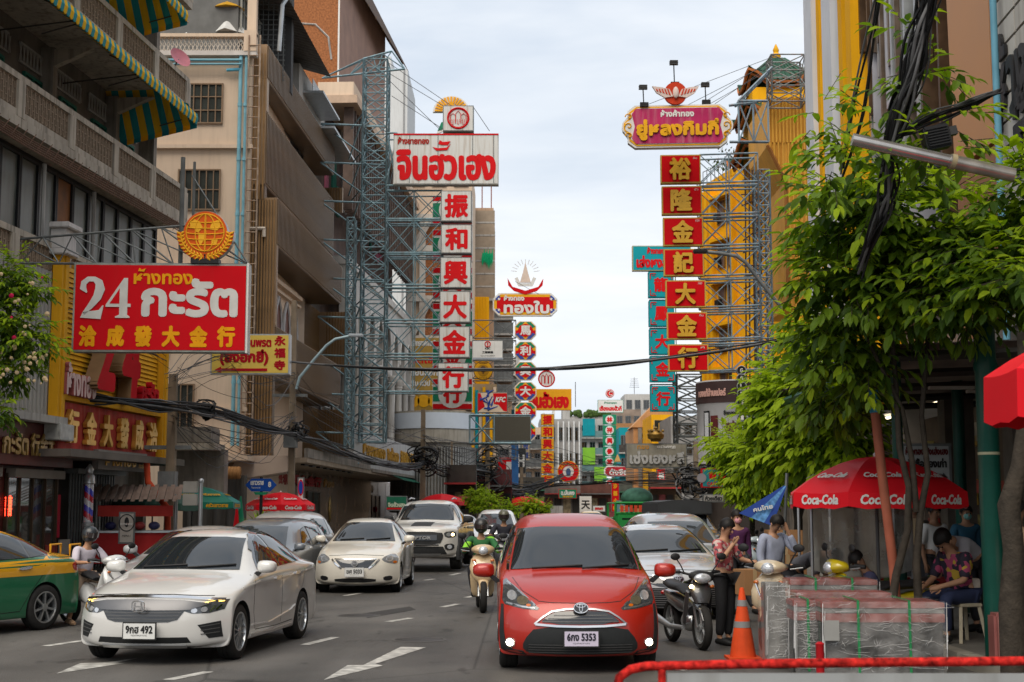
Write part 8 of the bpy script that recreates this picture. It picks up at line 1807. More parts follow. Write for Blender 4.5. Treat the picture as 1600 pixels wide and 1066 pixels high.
def umbrellas():
 p=P(1370,800,17.6);umbrella('big red parasol with white script lettering over the pavement stall',(p.x,17.6,.13),1.10,2.22,1.78,CRED,letters='Coca-Cola',rz=R(14))
 p=P(438,800,44);umbrella('red parasol with white script lettering by the blue street sign',(p.x,44,.0),1.05,2.15,1.78,CRED,letters='Coca-Cola',rz=R(10))
 p=P(300,800,40);umbrella('green parasol with yellow lettering at the mouth of the lane',(p.x,40,.0),1.35,2.3,1.85,mat((.01,.14,.09),.5,0,.06),letters='ครัวเยาวราช',lm=YEL,rz=R(22),m2=mat((.02,.18,.16),.5,0,.06))
 p=P(250,800,38);umbrella('faded dark green parasol beside the orange drain pipe',(p.x-.2,38,.0),1.2,2.2,1.8,mat((.03,.08,.06),.6,0,.15),rz=R(5))
 for px_,d,lb in((820,95,'small red parasol far down the street by the round green bushes'),(735,78,'dark red parasol beyond the pickup truck'),(690,74,'red parasol behind the pickup roof')):
  p=P(px_,800,d);umbrella(lb,(p.x,d,0),1.3,2.35,1.95,CRED if d!=78 else mat((.2,.02,.03),.6))
 p=P(370,800,46);r=thing('folded_umbrella','folded red and green umbrella standing by the tarpaulin','umbrella',(p.x,46,0));MB().lathe([(.14,.6),(.12,1.0),(.05,1.5),(.02,1.9)],10).build('folded_cloth',CRED,r,50);MB().lathe([(.02,1.95),(.12,1.2),(.16,.7)],10,(.1,.1,.1)).build('folded_cloth',GREENP,r,50)
 # red umbrella edge close to the camera at the right frame edge
 p=P(1558,640,10);umbrella('red parasol very close at the right edge of the picture',(p.x+.88,10,0),.92,3.02,2.68,CRED,val=.32,rz=R(22))
 # blue slanted banner
 d=21.5;q=[P(1155,800,d),P(1205,812,d),P(1226,752,d+.3),P(1215,760,d+.3)];b=MB();n=8
 A_,B_,C_=P(1155,802,d),P(1207,822,d),P(1231,755,d)
 r=thing('blue_parasol_banner','tilted blue and white printed parasol edge beside the tree','parasol',tuple(A_));o0=A_
 for(k0,k1),m in zip(((0,.35),(.35,.75),(.75,1)),(BLUEP,mat((.10,.25,.5),.5,0,.6,14),BLUEP)):
  b=MB();f=lambda t,s:(A_.lerp(B_,s)).lerp(C_,t)-o0;b.add([f(0 if 1 else 0,k0),f(0,k1),f(.92,k1),f(.92,k0)]+[f(0,k0)+Vector((0,.02,0)),f(0,k1)+Vector((0,.02,0)),f(.92,k1)+Vector((0,.02,0)),f(.92,k0)+Vector((0,.02,0))],[(0,1,2,3),(7,6,5,4)]);b.build('banner_cloth',m,r)
 t_=text(r,'คนไทย',.35,.08,.3,.08,WHITEP,y=-.03,bold=.006,rot=.2);MB().bar((.6,.1,-1.7),(.75,.1,.6),.04).build('pole',STEELG,r)
 # green posts, pavement shelter
 GP=mat((.006,.065,.046),.45,0,.15,3,streak=.35,dirt=(.16,.14,.12))
 g=P(1556,1000,15.6);r=thing('green_post','thick dark green post standing right of the seated woman','post',(g.x,15.6,0));MB().lathe([(.115,0),(.115,3.2),(.13,3.25),(.13,3.3),(.115,3.35),(.115,5)],16).build('shaft',GP,r,50);MB().lathe([(.118,2.3),(.118,2.33)],16).build('band',mat((.4,.38,.25),.5),r,50)
 g=P(1409,900,18.2);r=thing('slim_green_post','slim dark green post behind the thin tree trunks','post',(g.x,18.2,0));MB().lathe([(.07,0),(.07,4.2)],12).build('shaft',GP,r,50)
 g=P(1506,900,22);r=thing('far_green_post','dark green post in the shade right of the masked woman','post',(g.x,22,0));MB().lathe([(.09,0),(.09,4.2)],12).build('shaft',GP,r,50)
 b=MB();b.tube([P(1367,640,16.2),P(1378,740,16.2),P(1396,885,16.2),P(1402,960,16.2)],.055,10);o=b.build('leaning_pole',mat((.33,.10,.06),.6,0,.2,3,streak=.4),smooth=50);tag(o,'leaning rusty red pole in front of the red parasol','pole')
 b=MB();b.tube([P(1364,610,16.2),P(1367,645,16.2)],.058,10);b.build('blue_tip',mat((.05,.25,.38),.5),o,50)
 sh=thing('pavement_shelter','dark corrugated shelter roof over the stalls under the tree','shelter',(5.2,16,0));b=MB();n=40
 for i in range(n):z=.04*(i%2);y0,y1=i*.26,(i+1)*.26;b.add([(-.9,y0,3.55+z),(4,y0,3.75+z),(4,y1,3.79-z),(-.9,y1,3.59-z)],[(0,1,2,3),(3,2,1,0)])
 b.build('corrugated_roof',mat((.13,.11,.095),.7,0,.3,2),sh)
 for k in range(5):MB().bar((-.9,k*2.4,3.42),(4,k*2.4,3.6),.09).build('rafter',STEELD,sh)
 MB().bar((-.85,0,3.4),(-.85,10,3.4),.1).build('beam',GP,sh)
 for k in range(3):MB().bb(.4+k*.7,1.0+k*.7,3+k*.6,3.1+k*.6,3.3,3.34).build('tube_lamp',mat((.4,.38,.33),.4),sh)
 q,w,h=board('thai_goldsmith_board','grey board with dark Thai lettering about buying old gold, behind the parasol','sign',1408,693,1488,758,21,mat((.34,.36,.35),.6),.1)
 text(q,'ห้างทอง จั๊งเฮ่งเฮง',0,h*.82,w*.86,h*.2,mat((.1,.01,.01),.5),y=-.02,bold=.006);text(q,'รับซื้อทองเก่า',0,h*.53,w*.8,h*.24,BLACKT,y=-.02,bold=.010);text(q,'◄ ♦ ▲',w*.1,h*.22,w*.6,h*.18,BLACKT,y=-.02)
 # stall with clear plastic sheet
 p=P(1270,900,18);s=thing('street_food_stall','pavement stall wrapped in clear plastic sheet under the red parasol','stall',(p.x,18,.0));w=1.25
 for x in(0,w):
  for y in(0,.8):MB().bar((x,y,0),(x,y,1.75),.03).build('frame_post',SILVM,s)
 MB().bb(-.05,w+.3,-.05,.85,.66,.72).build('counter',SILVM,s);MB().bb(0,w+.2,0,.8,.1,.66).build('cabinet',mat((.10,.09,.08),.6,0,.3,3),s)
 b=MB();n=20;vs=[]
 for j in range(9):
  for i in range(n+1):x=w*i/n;z=.95+.85*j/8;vs.append((x,-.08-.03*math.sin(i*.9+j*.5)-.02*math.sin(i*2.1),z-(.12*math.sin(math.pi*i/n)if j==0 else 0)))
 b.add(vs,[(j*(n+1)+i,j*(n+1)+i+1,(j+1)*(n+1)+i+1,(j+1)*(n+1)+i)for j in range(8)for i in range(n)]);b.build('plastic_sheet',mat((.26,.25,.22),.18,0,.25,3,alpha=.62,bump=.6,bscale=9),s,60)
 random.seed(31)
 for k in range(26):
  x,y,c=random.uniform(-.1,w+.8),random.uniform(-.05,.75),[(.5,.3,.03),(.4,.04,.03),(.45,.4,.35),(.1,.2,.05),(.3,.02,.02)][k%5];MB().box(0,0,.06,random.uniform(.08,.2),random.uniform(.08,.2),.12).build('wares',mat(c,.5,0,.3,8),s,bevel=.01,loc=(x,y,.72))
 q=P(1465,900,18.5);tb=thing('goods_table','low table heaped with red and gold trinkets beside the seated woman','table',(q.x-.25,18.6,.13));MB().bb(-.6,.6,-.3,.4,.55,.6).build('tabletop',WOOD,tb)
 for x in(-.55,.55):
  for y in(-.25,.35):MB().bar((x,y,0),(x,y,.55),.04).build('leg',STEELD,tb)
 for k in range(40):MB().box(0,0,.03,random.uniform(.05,.16),random.uniform(.05,.14),random.uniform(.04,.12),random.uniform(0,3)).build('trinket',mat([(.4,.03,.03),(.45,.25,.04),(.35,.33,.3),(.2,.02,.02)][k%4],.4,0,.4,10),tb,loc=(random.uniform(-.55,.55),random.uniform(-.25,.35),.6))
 MB().bb(-.08,.1,-.32,-.31,.62,.70).build('price_card',WHITEP,tb)
 # cartons
 for i,(px_,py_,d,w,h,lb)in enumerate(((1228,858,23,.55,.40,'brown carton on top of the carton pile behind the man with the phone'),(1232,900,23,.62,.44,'lower brown carton behind the man with the phone'),(1180,920,21.5,.34,.38,'small brown carton on the ground by the kerb'))):
  p=P(px_,py_,d);o=thing('cardboard_carton',lb,'carton',(p.x,d,max(.0,p.z-.1)),R(8*i));MB().bb(-w/2,w/2,0,.4,0,h).build('box_body',mat((.32,.17,.08),.8,0,.1,3),o,bevel=.006);MB().bb(-.03,.03,-.003,0,0,h).build('tape',mat((.4,.28,.15),.3),o)
umbrellas()
def film():
 return mat((.42,.41,.40),.12,.0,.9,5,alpha=.26,bump=1.0,bscale=11,coat=1)
def crate(label,x0,x1,ytop,d,dep,h0=0,bands=2,tall=None,planks=True,mm=(.045,.047,.047)):
 a,b_=P(x0,ytop,d),P(x1,ytop,d);w=b_.x-a.x;H_=a.z;r=thing('wrapped_crate',label,'crate',(a.x,d,0),R(-2))
 MB().bb(.02,w-.02,.02,dep-.02,.06,H_-.03-(.19 if planks else 0)).build('crate_body',mat(mm,.5,0,.3,3),r,bevel=.01)
 if planks:
  pl=mat((.30,.085,.075),.5,0,.3,4,streak=.3);gm=mat((.20,.20,.19),.5)
  MB().bb(0,w,0,dep,H_-.21,H_-.12).build('red_board',pl,r,bevel=.008);MB().bb(.01,w-.01,.01,dep-.01,H_-.115,H_-.075).build('grey_board',gm,r);MB().bb(0,w,0,dep,H_-.07,H_-.01).build('red_board',pl,r,bevel=.008)
 for k in range(bands):
  x=w*(k+.7)/(bands+.4);b=MB();t=.004
  b.bb(x-.012,x+.012,-.022,-.016,.05,H_+.012);b.bb(x-.012,x+.012,-.022,dep,H_+.008,H_+.014);b.build('green_strap',mat((.01,.20,.06),.35),r)
  # crinkled film: subdivided shell with noise
 b=MB();random.seed(int(x0));n=26;m_=18
 def q(u,v,k):return Vector((u*w,-.012-.010*abs(noise.noise(Vector((u*9+k,v*14,k)))),.03+v*(H_-.03)))
 vs=[q(i/n,j/m_,x0*.01)for j in range(m_+1)for i in range(n+1)];b.add(vs,[(j*(n+1)+i,j*(n+1)+i+1,(j+1)*(n+1)+i+1,(j+1)*(n+1)+i)for j in range(m_)for i in range(n)])
 vs=[Vector((i/n*w,j/8*dep,H_+.004+.012*noise.noise(Vector((i*.5,j*.8,x0)))))for j in range(9)for i in range(n+1)];b.add(vs,[(j*(n+1)+i,j*(n+1)+i+1,(j+1)*(n+1)+i+1,(j+1)*(n+1)+i)for j in range(8)for i in range(n)])
 vs=[Vector((-.012-.012*abs(noise.noise(Vector((i*.6,j*.7,3)))),i/8*dep,.03+j/m_*(H_-.03)))for j in range(m_+1)for i in range(9)];b.add(vs,[(j*9+i+1,j*9+i,(j+1)*9+i,(j+1)*9+i+1)for j in range(m_)for i in range(8)])
 b.build('stretch_film',film(),r,70)
 b=MB()
 for k in range(90):
  z=random.uniform(.08,H_-.05);u0=random.uniform(0,.85)*w;l=random.uniform(.03,.45)*random.random();dz=random.uniform(-.1,.1);b.tube([(u0,-.024,z),(u0+l*.3,-.026,z+dz*.4),(u0+l*.7,-.026,z+dz*.5),(min(w,u0+l),-.024,z+dz)],[.0006,.0018*random.random()+.0008,.0014,.0006],3)
 for k in range(14):x=random.choice((0.0,w))+random.uniform(-.01,.02)*1;b.tube([(x,-.02,random.uniform(.1,.4)),(x+.01,-.03,random.uniform(.4,H_)),],.003,4)
 stuff(b.build('film_creases',mat((.62,.62,.62),.2,0,.1),r))
 return r
def crates():
 crate('wide wrapped crate nearest the red barrier, with two green straps',1284,1474,940,14.6,.75)
 crate('wrapped crate with planks seen behind the widest crate',1234,1370,905,16.4,.7,bands=2)
 crate('tall narrow clear wrapped crate beside the orange cone',1195,1230,908,15.6,.5,bands=0,planks=False,mm=(.20,.20,.19))
 crate('wrapped low crate between the tall narrow and the wide one',1240,1283,938,15.0,.5,bands=1)
 crate('flat wrapped stack lying between the two planked crates',1245,1392,925,15.6,.5,bands=0)
 MBp=MB().bb(0,.15,-.03,-.026,0,.20).build('paper_label',mat((.28,.28,.27),.4));c=P(1284,985,14.55);MBp.location=(c.x+.02,14.55,c.z-.1);tag(MBp,'pale paper label stuck on the widest wrapped crate','label')
 g=G(1161,1030);r=thing('traffic_cone','worn orange traffic cone with two grey bands beside the dark motorbike','traffic cone',(g.x,g.y,0));OR=mat((.60,.07,.02),.5,0,.12,5,streak=.25)
 MB().lathe([(.155,0),(.15,.04),(.026,.80),(.018,.81)],24).build('cone',OR,r,50);MB().bb(-.19,.19,-.19,.19,0,.03).build('base',OR,r)
 for z in(.36,.60):f=lambda zz:.15-(.124)*(zz-.04)/.76+.003;MB().lathe([(f(z),z),(f(z+.07),z+.07)],24,cap=False).build('reflective_band',mat((.22,.22,.22),.4),r,50)
 g=P(1281,1010,13.9);MBo=MB().lathe([(.04,0),(.04,.42),(.045,.43),(.02,.45)],12);o=MBo.build('red_bollard',mat((.4,.015,.02),.4),smooth=50,loc=(g.x,13.9,.0));tag(o,'short red bollard in front of the wide wrapped crate','bollard')
 # red and grey barrier close to the camera
 d=6.6;RP=mat((.40,.018,.014),.55,0,.75,34,bump=.4);r=thing('crowd_barrier','chipped red tubular barrier with grey panel across the lower right corner','barrier',(P(965,1066,d).x,d,0),R(-.6))
 X=lambda a:P(a,1040,d).x-r.location.x;zt=P(1100,1041,d).z
 b=MB();b.tube([(X(962),0,zt-.42),(X(962),0,zt-.12),(X(968),0,zt-.05),(X(985),0,zt-.015),(X(1010),0,zt),(X(1200),0,zt+.012),(X(1700),0,zt+.028)],.021,12);b.build('top_rail',RP,r,60)
 b=MB();b.tube([(X(1034),0,zt),(X(1034),0,.05)],.018,10);b.build('upright',RP,r,60);b=MB();b.tube([(X(962),0,zt-.3),(X(962),0,.05)],.02,10);b.build('upright',RP,r,60)
 MB().bb(X(1042),X(1700),-.006,.006,.2,zt-.03).build('grey_panel',mat((.30,.31,.31),.5,0,.08,1.5,streak=.25),r)
 # pink suitcase-like ribbed panels at right
 g=P(1585,1000,15.2);r=thing('ribbed_suitcase','rose coloured ribbed suitcase leaning by the green post','suitcase',(g.x,15.2,.0),R(0));MB().bb(-.2,.25,0,.25,.06,.62).build('shell',mat((.30,.11,.10),.4,0,.1,3),r,bevel=.03)
 for k in range(6):MB().bb(-.17+k*.07,-.14+k*.07,-.015,0,.1,.58).build('rib',mat((.35,.14,.12),.35),r)
crates()
# ================================================================ trees and plants
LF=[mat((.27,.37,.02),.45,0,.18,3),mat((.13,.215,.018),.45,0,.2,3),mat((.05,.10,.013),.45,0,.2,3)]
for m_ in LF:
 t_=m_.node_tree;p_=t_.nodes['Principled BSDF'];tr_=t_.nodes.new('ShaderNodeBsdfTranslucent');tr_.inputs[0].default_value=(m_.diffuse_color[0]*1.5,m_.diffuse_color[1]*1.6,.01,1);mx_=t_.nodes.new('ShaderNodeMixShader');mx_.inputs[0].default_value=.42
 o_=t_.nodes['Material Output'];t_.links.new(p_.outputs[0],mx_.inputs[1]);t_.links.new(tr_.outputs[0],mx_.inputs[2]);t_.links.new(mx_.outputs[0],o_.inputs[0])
def leaf_pts(L_,W_,droop=.25):
 return[(0,0,0),(-W_*.42,L_*.3,.03*L_),(0,L_*.33,-.05*L_),(W_*.42,L_*.3,.03*L_),(-W_*.36,L_*.68,-.06*L_),(0,L_*.68,-.12*L_),(W_*.36,L_*.68,-.06*L_),(0,L_,-droop*L_)],[(0,2,1),(0,3,2),(1,2,5,4),(2,3,6,5),(4,5,7),(5,6,7)]
def crown(root,blobs,n,L_,W_,singles=0,seed=1,light=(0,0,1),name='foliage',mats=LF,droop=.25,tw=True):
 rnd=random.Random(seed);b=MB();cand=[];lv,lf_=leaf_pts(L_,W_,droop);twigs=MB()
 base=np.array(lv);allv,allf,allm=[],[],[]
 for c,r_ in[(Vector(q[0]),q[1])for q in blobs]:
  rx,rz=(r_ if isinstance(r_,tuple)else(r_,r_))
  k=int(n*rx*rz/sum((q[1][0]*q[1][1]if isinstance(q[1],tuple)else q[1]**2)for q in blobs)/7)
  for _ in range(k):
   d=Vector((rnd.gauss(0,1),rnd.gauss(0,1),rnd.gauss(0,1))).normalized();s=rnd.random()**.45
   p=c+Vector((d.x*rx,d.y*rx,d.z*rz))*s;out=(d+Vector((rnd.uniform(-.5,.5),rnd.uniform(-.5,.5),rnd.uniform(-.4,.2)))).normalized()
   out.z=out.z*.6-.15;out.normalize();tl=L_*rnd.uniform(1.2,2.2)
   if tw and s>.6:twigs.tube([p,p+out*tl],L_*.025,3,cap=False)
   side=out.cross(Vector((0,0,1)));side=side.normalized()if side.length>.1 else Vector((1,0,0));tone=s*.55+.45*(d.z*.5+.5)  # lighter outwards and upwards, darker inside: light and shade painted into leaf colour
   for q in range(7):
    t=q/6;sg=-1 if q%2 else 1;yv=(out*(.35+.65*t)+side*sg*(1-t*.75)+Vector((0,0,rnd.uniform(-.5,.1)))).normalized();zv=Vector((rnd.uniform(-.3,.3),rnd.uniform(-.5,.1),1));xv=yv.cross(zv).normalized();zv=xv.cross(yv)
    pp=p+out*tl*t;sc=rnd.uniform(.5,1.2);M_=np.array([xv,yv,zv])*sc;pts=base@M_+np.array(pp)
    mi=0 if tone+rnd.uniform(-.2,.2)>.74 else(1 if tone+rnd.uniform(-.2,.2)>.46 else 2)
    cand.append((pts,mi,pp,(xv,yv,zv),sc,s))
 if singles:
  cam_=Vector((0,0,HC));order=sorted(range(len(cand)),key=lambda i:((cand[i][2]-cam_).length-2.0*cand[i][5]));sel=set(order[:singles])
  ms=[None]*3
  for i in sel:
   pts,mi,pp,(xv,yv,zv),sc,s=cand[i]
   if ms[mi]is None:me=bpy.data.meshes.new('leaf');me.from_pydata(lv,[],lf_);me.materials.append(mats[mi]);ms[mi]=me
   o=bpy.data.objects.new('leaf',ms[mi]);COL.objects.link(o);o.parent=root;o.matrix_local=Matrix.Translation(pp-root.location)@Matrix((xv,yv,zv)).transposed().to_4x4()@Matrix.Scale(sc,4)
  cand=[c for i,c in enumerate(cand)if i not in sel]
 V=np.concatenate([c[0]for c in cand])-np.array(root.location);F=[];Mi=[]
 for i,c in enumerate(cand):F+=[tuple(j+8*i for j in f)for f in lf_];Mi+=[c[1]]*6
 me=bpy.data.meshes.new(name);me.from_pydata(V.tolist(),[],F)
 for m in mats:me.materials.append(m)
 me.polygons.foreach_set('material_index',Mi);o=bpy.data.objects.new(name,me);COL.objects.link(o);o.parent=root;o['kind']='stuff'
 if twigs.v:t=twigs.build('twigs',BARK,root,loc=-root.location);t['kind']='stuff'
BARK=mat((.042,.034,.026),.85,0,.35,8,bump=.6,bscale=30)
def bl(px_,py_,d,rp,rz=None):
 p=P(px_,py_,d);return(tuple(p),(rp*d/FOC,(rz or rp)*d/FOC))
def trees():
 b0=P(1425,940,15.8);r=thing('street_tree','large leafy street tree with big glossy leaves covering the right facades','tree',(b0.x,15.8,0))
 bs=[bl(1340,320,15.2,75,55),bl(1430,350,15.5,110,80),bl(1545,385,14.8,85,70),bl(1325,430,15.5,75,70),bl(1430,450,15.5,110,70),bl(1510,455,14.8,80,40),bl(1300,520,16.2,55,60),bl(1335,550,16,60,50),bl(1290,390,16,38,50),bl(1590,300,14.5,50,50),bl(1300,600,17,50,60),bl(1520,485,14.8,70,22),bl(1580,420,14.2,60,60),bl(1385,280,15.3,70,35)]
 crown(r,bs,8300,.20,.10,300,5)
 o0=r.location
 def limb(pts,r0,r1):b=MB();b.tube([p-o0 for p in pts],r0,8,r2=r1);return b.build('trunk',BARK,r,50)
 limb([P(1392,960,15.8),P(1400,900,15.8),P(1418,830,15.8),P(1420,760,15.8),P(1405,700,15.8),P(1400,600,15.8),P(1390,480,15.6)],.05,.025)
 limb([P(1436,960,15.8),P(1432,880,15.8),P(1438,800,15.8),P(1450,740,15.8),P(1440,650,15.8),P(1450,520,15.6),P(1480,420,15.4)],.05,.02);limb([P(1432,800,15.8),P(1425,720,15.8),P(1410,640,15.8),P(1350,520,15.6)],.04,.02)
 b0=P(1590,1000,13.6);r=thing('gnarled_tree_trunk','gnarled grey tree trunk at the right edge behind the green post','tree',(b0.x,13.6,0));b=MB();b.tube([P(a,y,13.6)-r.location for a,y in((1585,1060),(1580,950),(1584,860),(1576,790),(1592,730),(1606,640),(1600,520))],[.13,.12,.10,.11,.08,.08,.07],10);b.build('trunk',BARK,r,60);crown(r,[bl(1600,440,13.6,45,40)],260,.2,.09,0,9)
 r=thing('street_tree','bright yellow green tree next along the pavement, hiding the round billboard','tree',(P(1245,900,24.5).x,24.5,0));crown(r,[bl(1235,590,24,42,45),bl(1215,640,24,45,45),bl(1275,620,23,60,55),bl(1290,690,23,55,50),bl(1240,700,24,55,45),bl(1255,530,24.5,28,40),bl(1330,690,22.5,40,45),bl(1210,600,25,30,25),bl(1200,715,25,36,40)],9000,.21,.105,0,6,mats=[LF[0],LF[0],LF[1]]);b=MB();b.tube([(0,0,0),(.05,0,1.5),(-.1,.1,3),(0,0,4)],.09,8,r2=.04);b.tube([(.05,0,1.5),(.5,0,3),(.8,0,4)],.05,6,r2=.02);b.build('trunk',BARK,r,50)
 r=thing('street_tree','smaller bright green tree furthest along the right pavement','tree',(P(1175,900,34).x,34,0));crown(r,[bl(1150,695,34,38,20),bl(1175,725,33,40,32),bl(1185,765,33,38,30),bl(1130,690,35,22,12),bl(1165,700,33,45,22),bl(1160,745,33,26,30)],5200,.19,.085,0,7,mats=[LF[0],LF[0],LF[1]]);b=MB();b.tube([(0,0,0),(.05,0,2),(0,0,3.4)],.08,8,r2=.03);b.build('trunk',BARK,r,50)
 for(x,y,rr,d,lb)in((758,790,20,70,'clipped bright green bush left of the far wires'),(740,778,16,72,'taller green bush beside the rounded building'),(790,800,15,82,'round green bush in the middle of the far kerb'),(826,790,15,88,'green bush below the octagonal sign column'),(845,797,10,96,'small green bush left of the red minivan roof')):
  p=P(x,y,d);r=thing('street_bush',lb,'bush',(p.x,d,0));crown(r,[(tuple(p),(rr*.8*d/FOC,rr*.75*d/FOC)),(tuple(p+Vector((.3,0,.2))),(rr*.6*d/FOC,rr*.7*d/FOC))],1300,.17,.09,0,int(x),mats=[LF[0],LF[0],LF[1]]);b=MB();b.tube([(0,0,0),(0,0,p.z)],.08,6);b.build('trunk',BARK,r)
 r=thing('bougainvillea','leafy balcony shrub with pink and cream blossoms at the left edge','shrub',tuple(P(10,600,27.2)));crown(r,[bl(15,430,27,42,40),bl(35,520,26.8,42,36),bl(10,580,27,45,25),bl(60,455,27,20,14),bl(68,545,26.6,18,16),bl(-20,480,27,60,80),bl(5,640,26.5,16,22)],5200,.17,.075,0,8)
 rnd=random.Random(3);b=MB();
 for k in range(46):
  p=P(rnd.uniform(0,75),rnd.uniform(540,600)if k%3 else rnd.uniform(420,560),26.3)-r.location;b.ball(p,rnd.uniform(.02,.05),4,m=0 if k%12 else 1)
 stuff(b.build('blossom',[mat((.55,.42,.25),.6),mat((.5,.02,.08),.6)],r))
 # vine sprigs on the cable bundle at top right
 r=thing('climbing_vine','thin vine sprigs climbing over the thick cable bundle at upper right','vine',tuple(P(1400,280,13.2)));crown(r,[bl(1300,250,13.5,45,30),bl(1285,190,13.5,22,40),bl(1350,240,13.2,40,30),bl(1320,150,13.4,22,16),bl(1420,140,13.2,30,40),bl(1465,110,13.2,25,45),bl(1480,185,13,30,35),bl(1410,60,13.3,20,50),bl(1370,190,13.2,25,25),bl(1280,300,13.5,60,22),bl(1460,240,13,50,30)],640,.18,.085,0,12)
 r=thing('spiky_potted_plant','spiky yellow green potted plant under the blue street sign','plant',(P(405,850,38).x,38,0));MB().lathe([(.2,.6),(.3,1.1)],14).build('pot',mat((.25,.1,.06),.7),r,50);rnd=random.Random(4)
 for k in range(34):a,e=rnd.uniform(0,6.28),rnd.uniform(.3,1.3);d_=Vector((math.cos(a)*math.cos(e),math.sin(a)*math.cos(e),math.sin(e)));s=Vector((-math.sin(a),math.cos(a),0))*.035;p0=Vector((0,0,1.1));MB().add([p0-s*.5,p0+s*.5,p0+d_*.4+s,p0+d_*.4-s,p0+d_*.75-Vector((0,0,.15))],[(0,1,2,3),(3,2,4)]).build('leaf',LF[k%2],r)
trees()
# ================================================================ poles, cables, street furniture
def poles():
 PC=mat((.22,.17,.12),.85,0,.2,3,streak=.4)
 L_=[]
 for px_,d,yt,lb,ww in((268,37.2,585,'concrete utility pole by the orange shop front',.13),(456,49.2,470,'concrete utility pole beside the street lamp arm',.12),(661,74,640,'wooden looking pole swallowed by tangled wires',.15),(762,88,660,'far left pole wrapped in cable coils',.16),(706,81,690,'slim pole behind the pickup truck',.08),(1087,58,690,'pole with tangled wires below the grey hanging sign',.12),(815,100,730,'distant pole in the middle of the wires',.14)):
  g=P(px_,700,d);r=thing('utility_pole',lb,'pole',(g.x,d,0));zt=P(px_,yt,d).z;MB().box(0,0,zt/2,ww*2,ww*2,zt,taper=.75).build('shaft',PC,r);MB().bb(-.7,.5,-.06,.06,zt*.62,zt*.62+.1).build('cross_arm',STEELG,r)
  if px_<500:MB().bb(-.22,.22,-.5,-.13,zt*.42,zt*.42+.45).build('junction_box',STEELG,r)
  L_.append(r)
  # street lamps
 d=49;q=lambda a,b:P(a,b,d);r=thing('street_lamp','pale blue curved street lamp arm on the second left pole','street lamp',tuple(q(463,605)));b=MB();b.tube([q(*p)-q(463,605)for p in((463,608),(468,590),(490,563),(510,540),(524,530),(548,525))],.05,8);b.build('arm',mat((.30,.40,.43),.4,.3),r,60);MB().box(*(q(556,524)-q(463,605)),.5,.25,.1).build('lamp_head',SILVM,r,bevel=.03)
 d=42;r=thing('street_lamp','dark curved street lamp reaching over the red sign boxes','street lamp',tuple(q2:=P(1222,482,d)));b=MB();b.tube([P(*p,d)-q2 for p in((1222,482),(1200,455),(1180,430),(1165,410),(1150,400),(1125,396),(1105,394))],.055,8);b.build('arm',STEELG,r,60);MB().box(*(P(1094,393,d)-q2),.42,.25,.12).build('lamp_head',BLACKP,r,bevel=.03)
 # blue street sign
 d=43;a,c=P(383,768,d),P(432,768,d);r=thing('street_name_sign','blue arrow ended street name sign with white lettering and number 8','sign',((a.x+c.x)/2,d,0));w=c.x-a.x;z1,z0=P(0,748,d).z,P(0,768,d).z;h=z1-z0
 MB().prism([(-w/2,z0+h/2),(-w/2+.18,z0),(w/2-.18,z0),(w/2,z0+h/2),(w/2-.18,z1),(-w/2+.18,z1)],0,.05).build('plate',mat((.015,.07,.32),.4),r);text(r,'เยาวราช',-w*.12,z0+h*.66,w*.42,h*.34,WHITEP,y=-.01,bold=.008);text(r,'Yaowarat',-w*.16,z0+h*.3,w*.3,h*.14,WHITEP,y=-.01);text(r,'8',w*.28,z0+h*.55,w*.10,h*.45,WHITEP,y=-.01,bold=.01)
 MB().prism([(-.22,z0-.02),(.22,z0-.02),(.16,z0-.1),(-.16,z0-.1)],0,.06).build('green_plate',GREENP,r);MB().tube([(0,.08,0),(0,.08,z1+.05)],.05,8).build('post',BLACKP,r,50)
 d=44;r,w,h=board('no_parking_sign','narrow white sign with a blue and red oval next to the pole','sign',465,746,475,782,d,WHITEP,.04);MB().prism(ell(0,h*.55,w*.42,h*.36,20),-.02,-.012).build('red_ring',RED,r);MB().prism(ell(0,h*.55,w*.3,h*.28,20),-.028,-.02).build('blue_oval',mat((.02,.07,.4),.4),r);MB().tube([(0,.05,-r.location.z),(0,.05,h)],.03,6).build('post',SILVM,r)
 p=P(313,800,34);r=thing('meter_pole','thin steel pole carrying small grey meter boxes in front of the green parasol','pole',(p.x,34,0));z=P(0,752,34).z;MB().tube([(0,0,0),(0,0,z)],.05,10).build('shaft',SILVM,r,50);MB().ball((0,0,z),.07,8).build('cap',SILVM,r,50)
 for k,zz in enumerate((1.75,2.05)):MB().bb(-.42,-.08,-.05,.1,zz,zz+.27).build('meter_box',mat((.38,.36,.32),.5),r,bevel=.01)
 # cables
 def bundle(label,pts,n,rad,spread,name='cable_bundle',seed=0,seg=5,mm=None):
  rnd=random.Random(seed);o0=Vector(pts[0]);r=thing(name,label,'cables',tuple(o0))
  def cr_(ps,k=5):
   out=[]
   for i in range(len(ps)-1):
    p0,p1,p2,p3=ps[max(i-1,0)],ps[i],ps[i+1],ps[min(i+2,len(ps)-1)]
    for j in range(k):
     t=j/k;out.append(.5*((2*p1)+(p2-p0)*t+(2*p0-5*p1+4*p2-p3)*t*t+(3*p1-p0-3*p2+p3)*t**3))
   return out+[ps[-1]]
  for i in range(n):
   ps=[Vector(p)-o0+Vector((rnd.gauss(0,1)*.5,rnd.gauss(0,1),rnd.gauss(0,1)))*spread*(1 if 0<k<len(pts)-1 else .5)for k,p in enumerate(pts)]
   MB().tube(cr_(ps),rad*rnd.uniform(.6,1.2),seg,cap=False).build('cable',(mm or[WIREM,WIREM,GREYW])[i%3],r,60)
  return r
 q=lambda pts:[P(a,b,d)for a,b,d in pts]
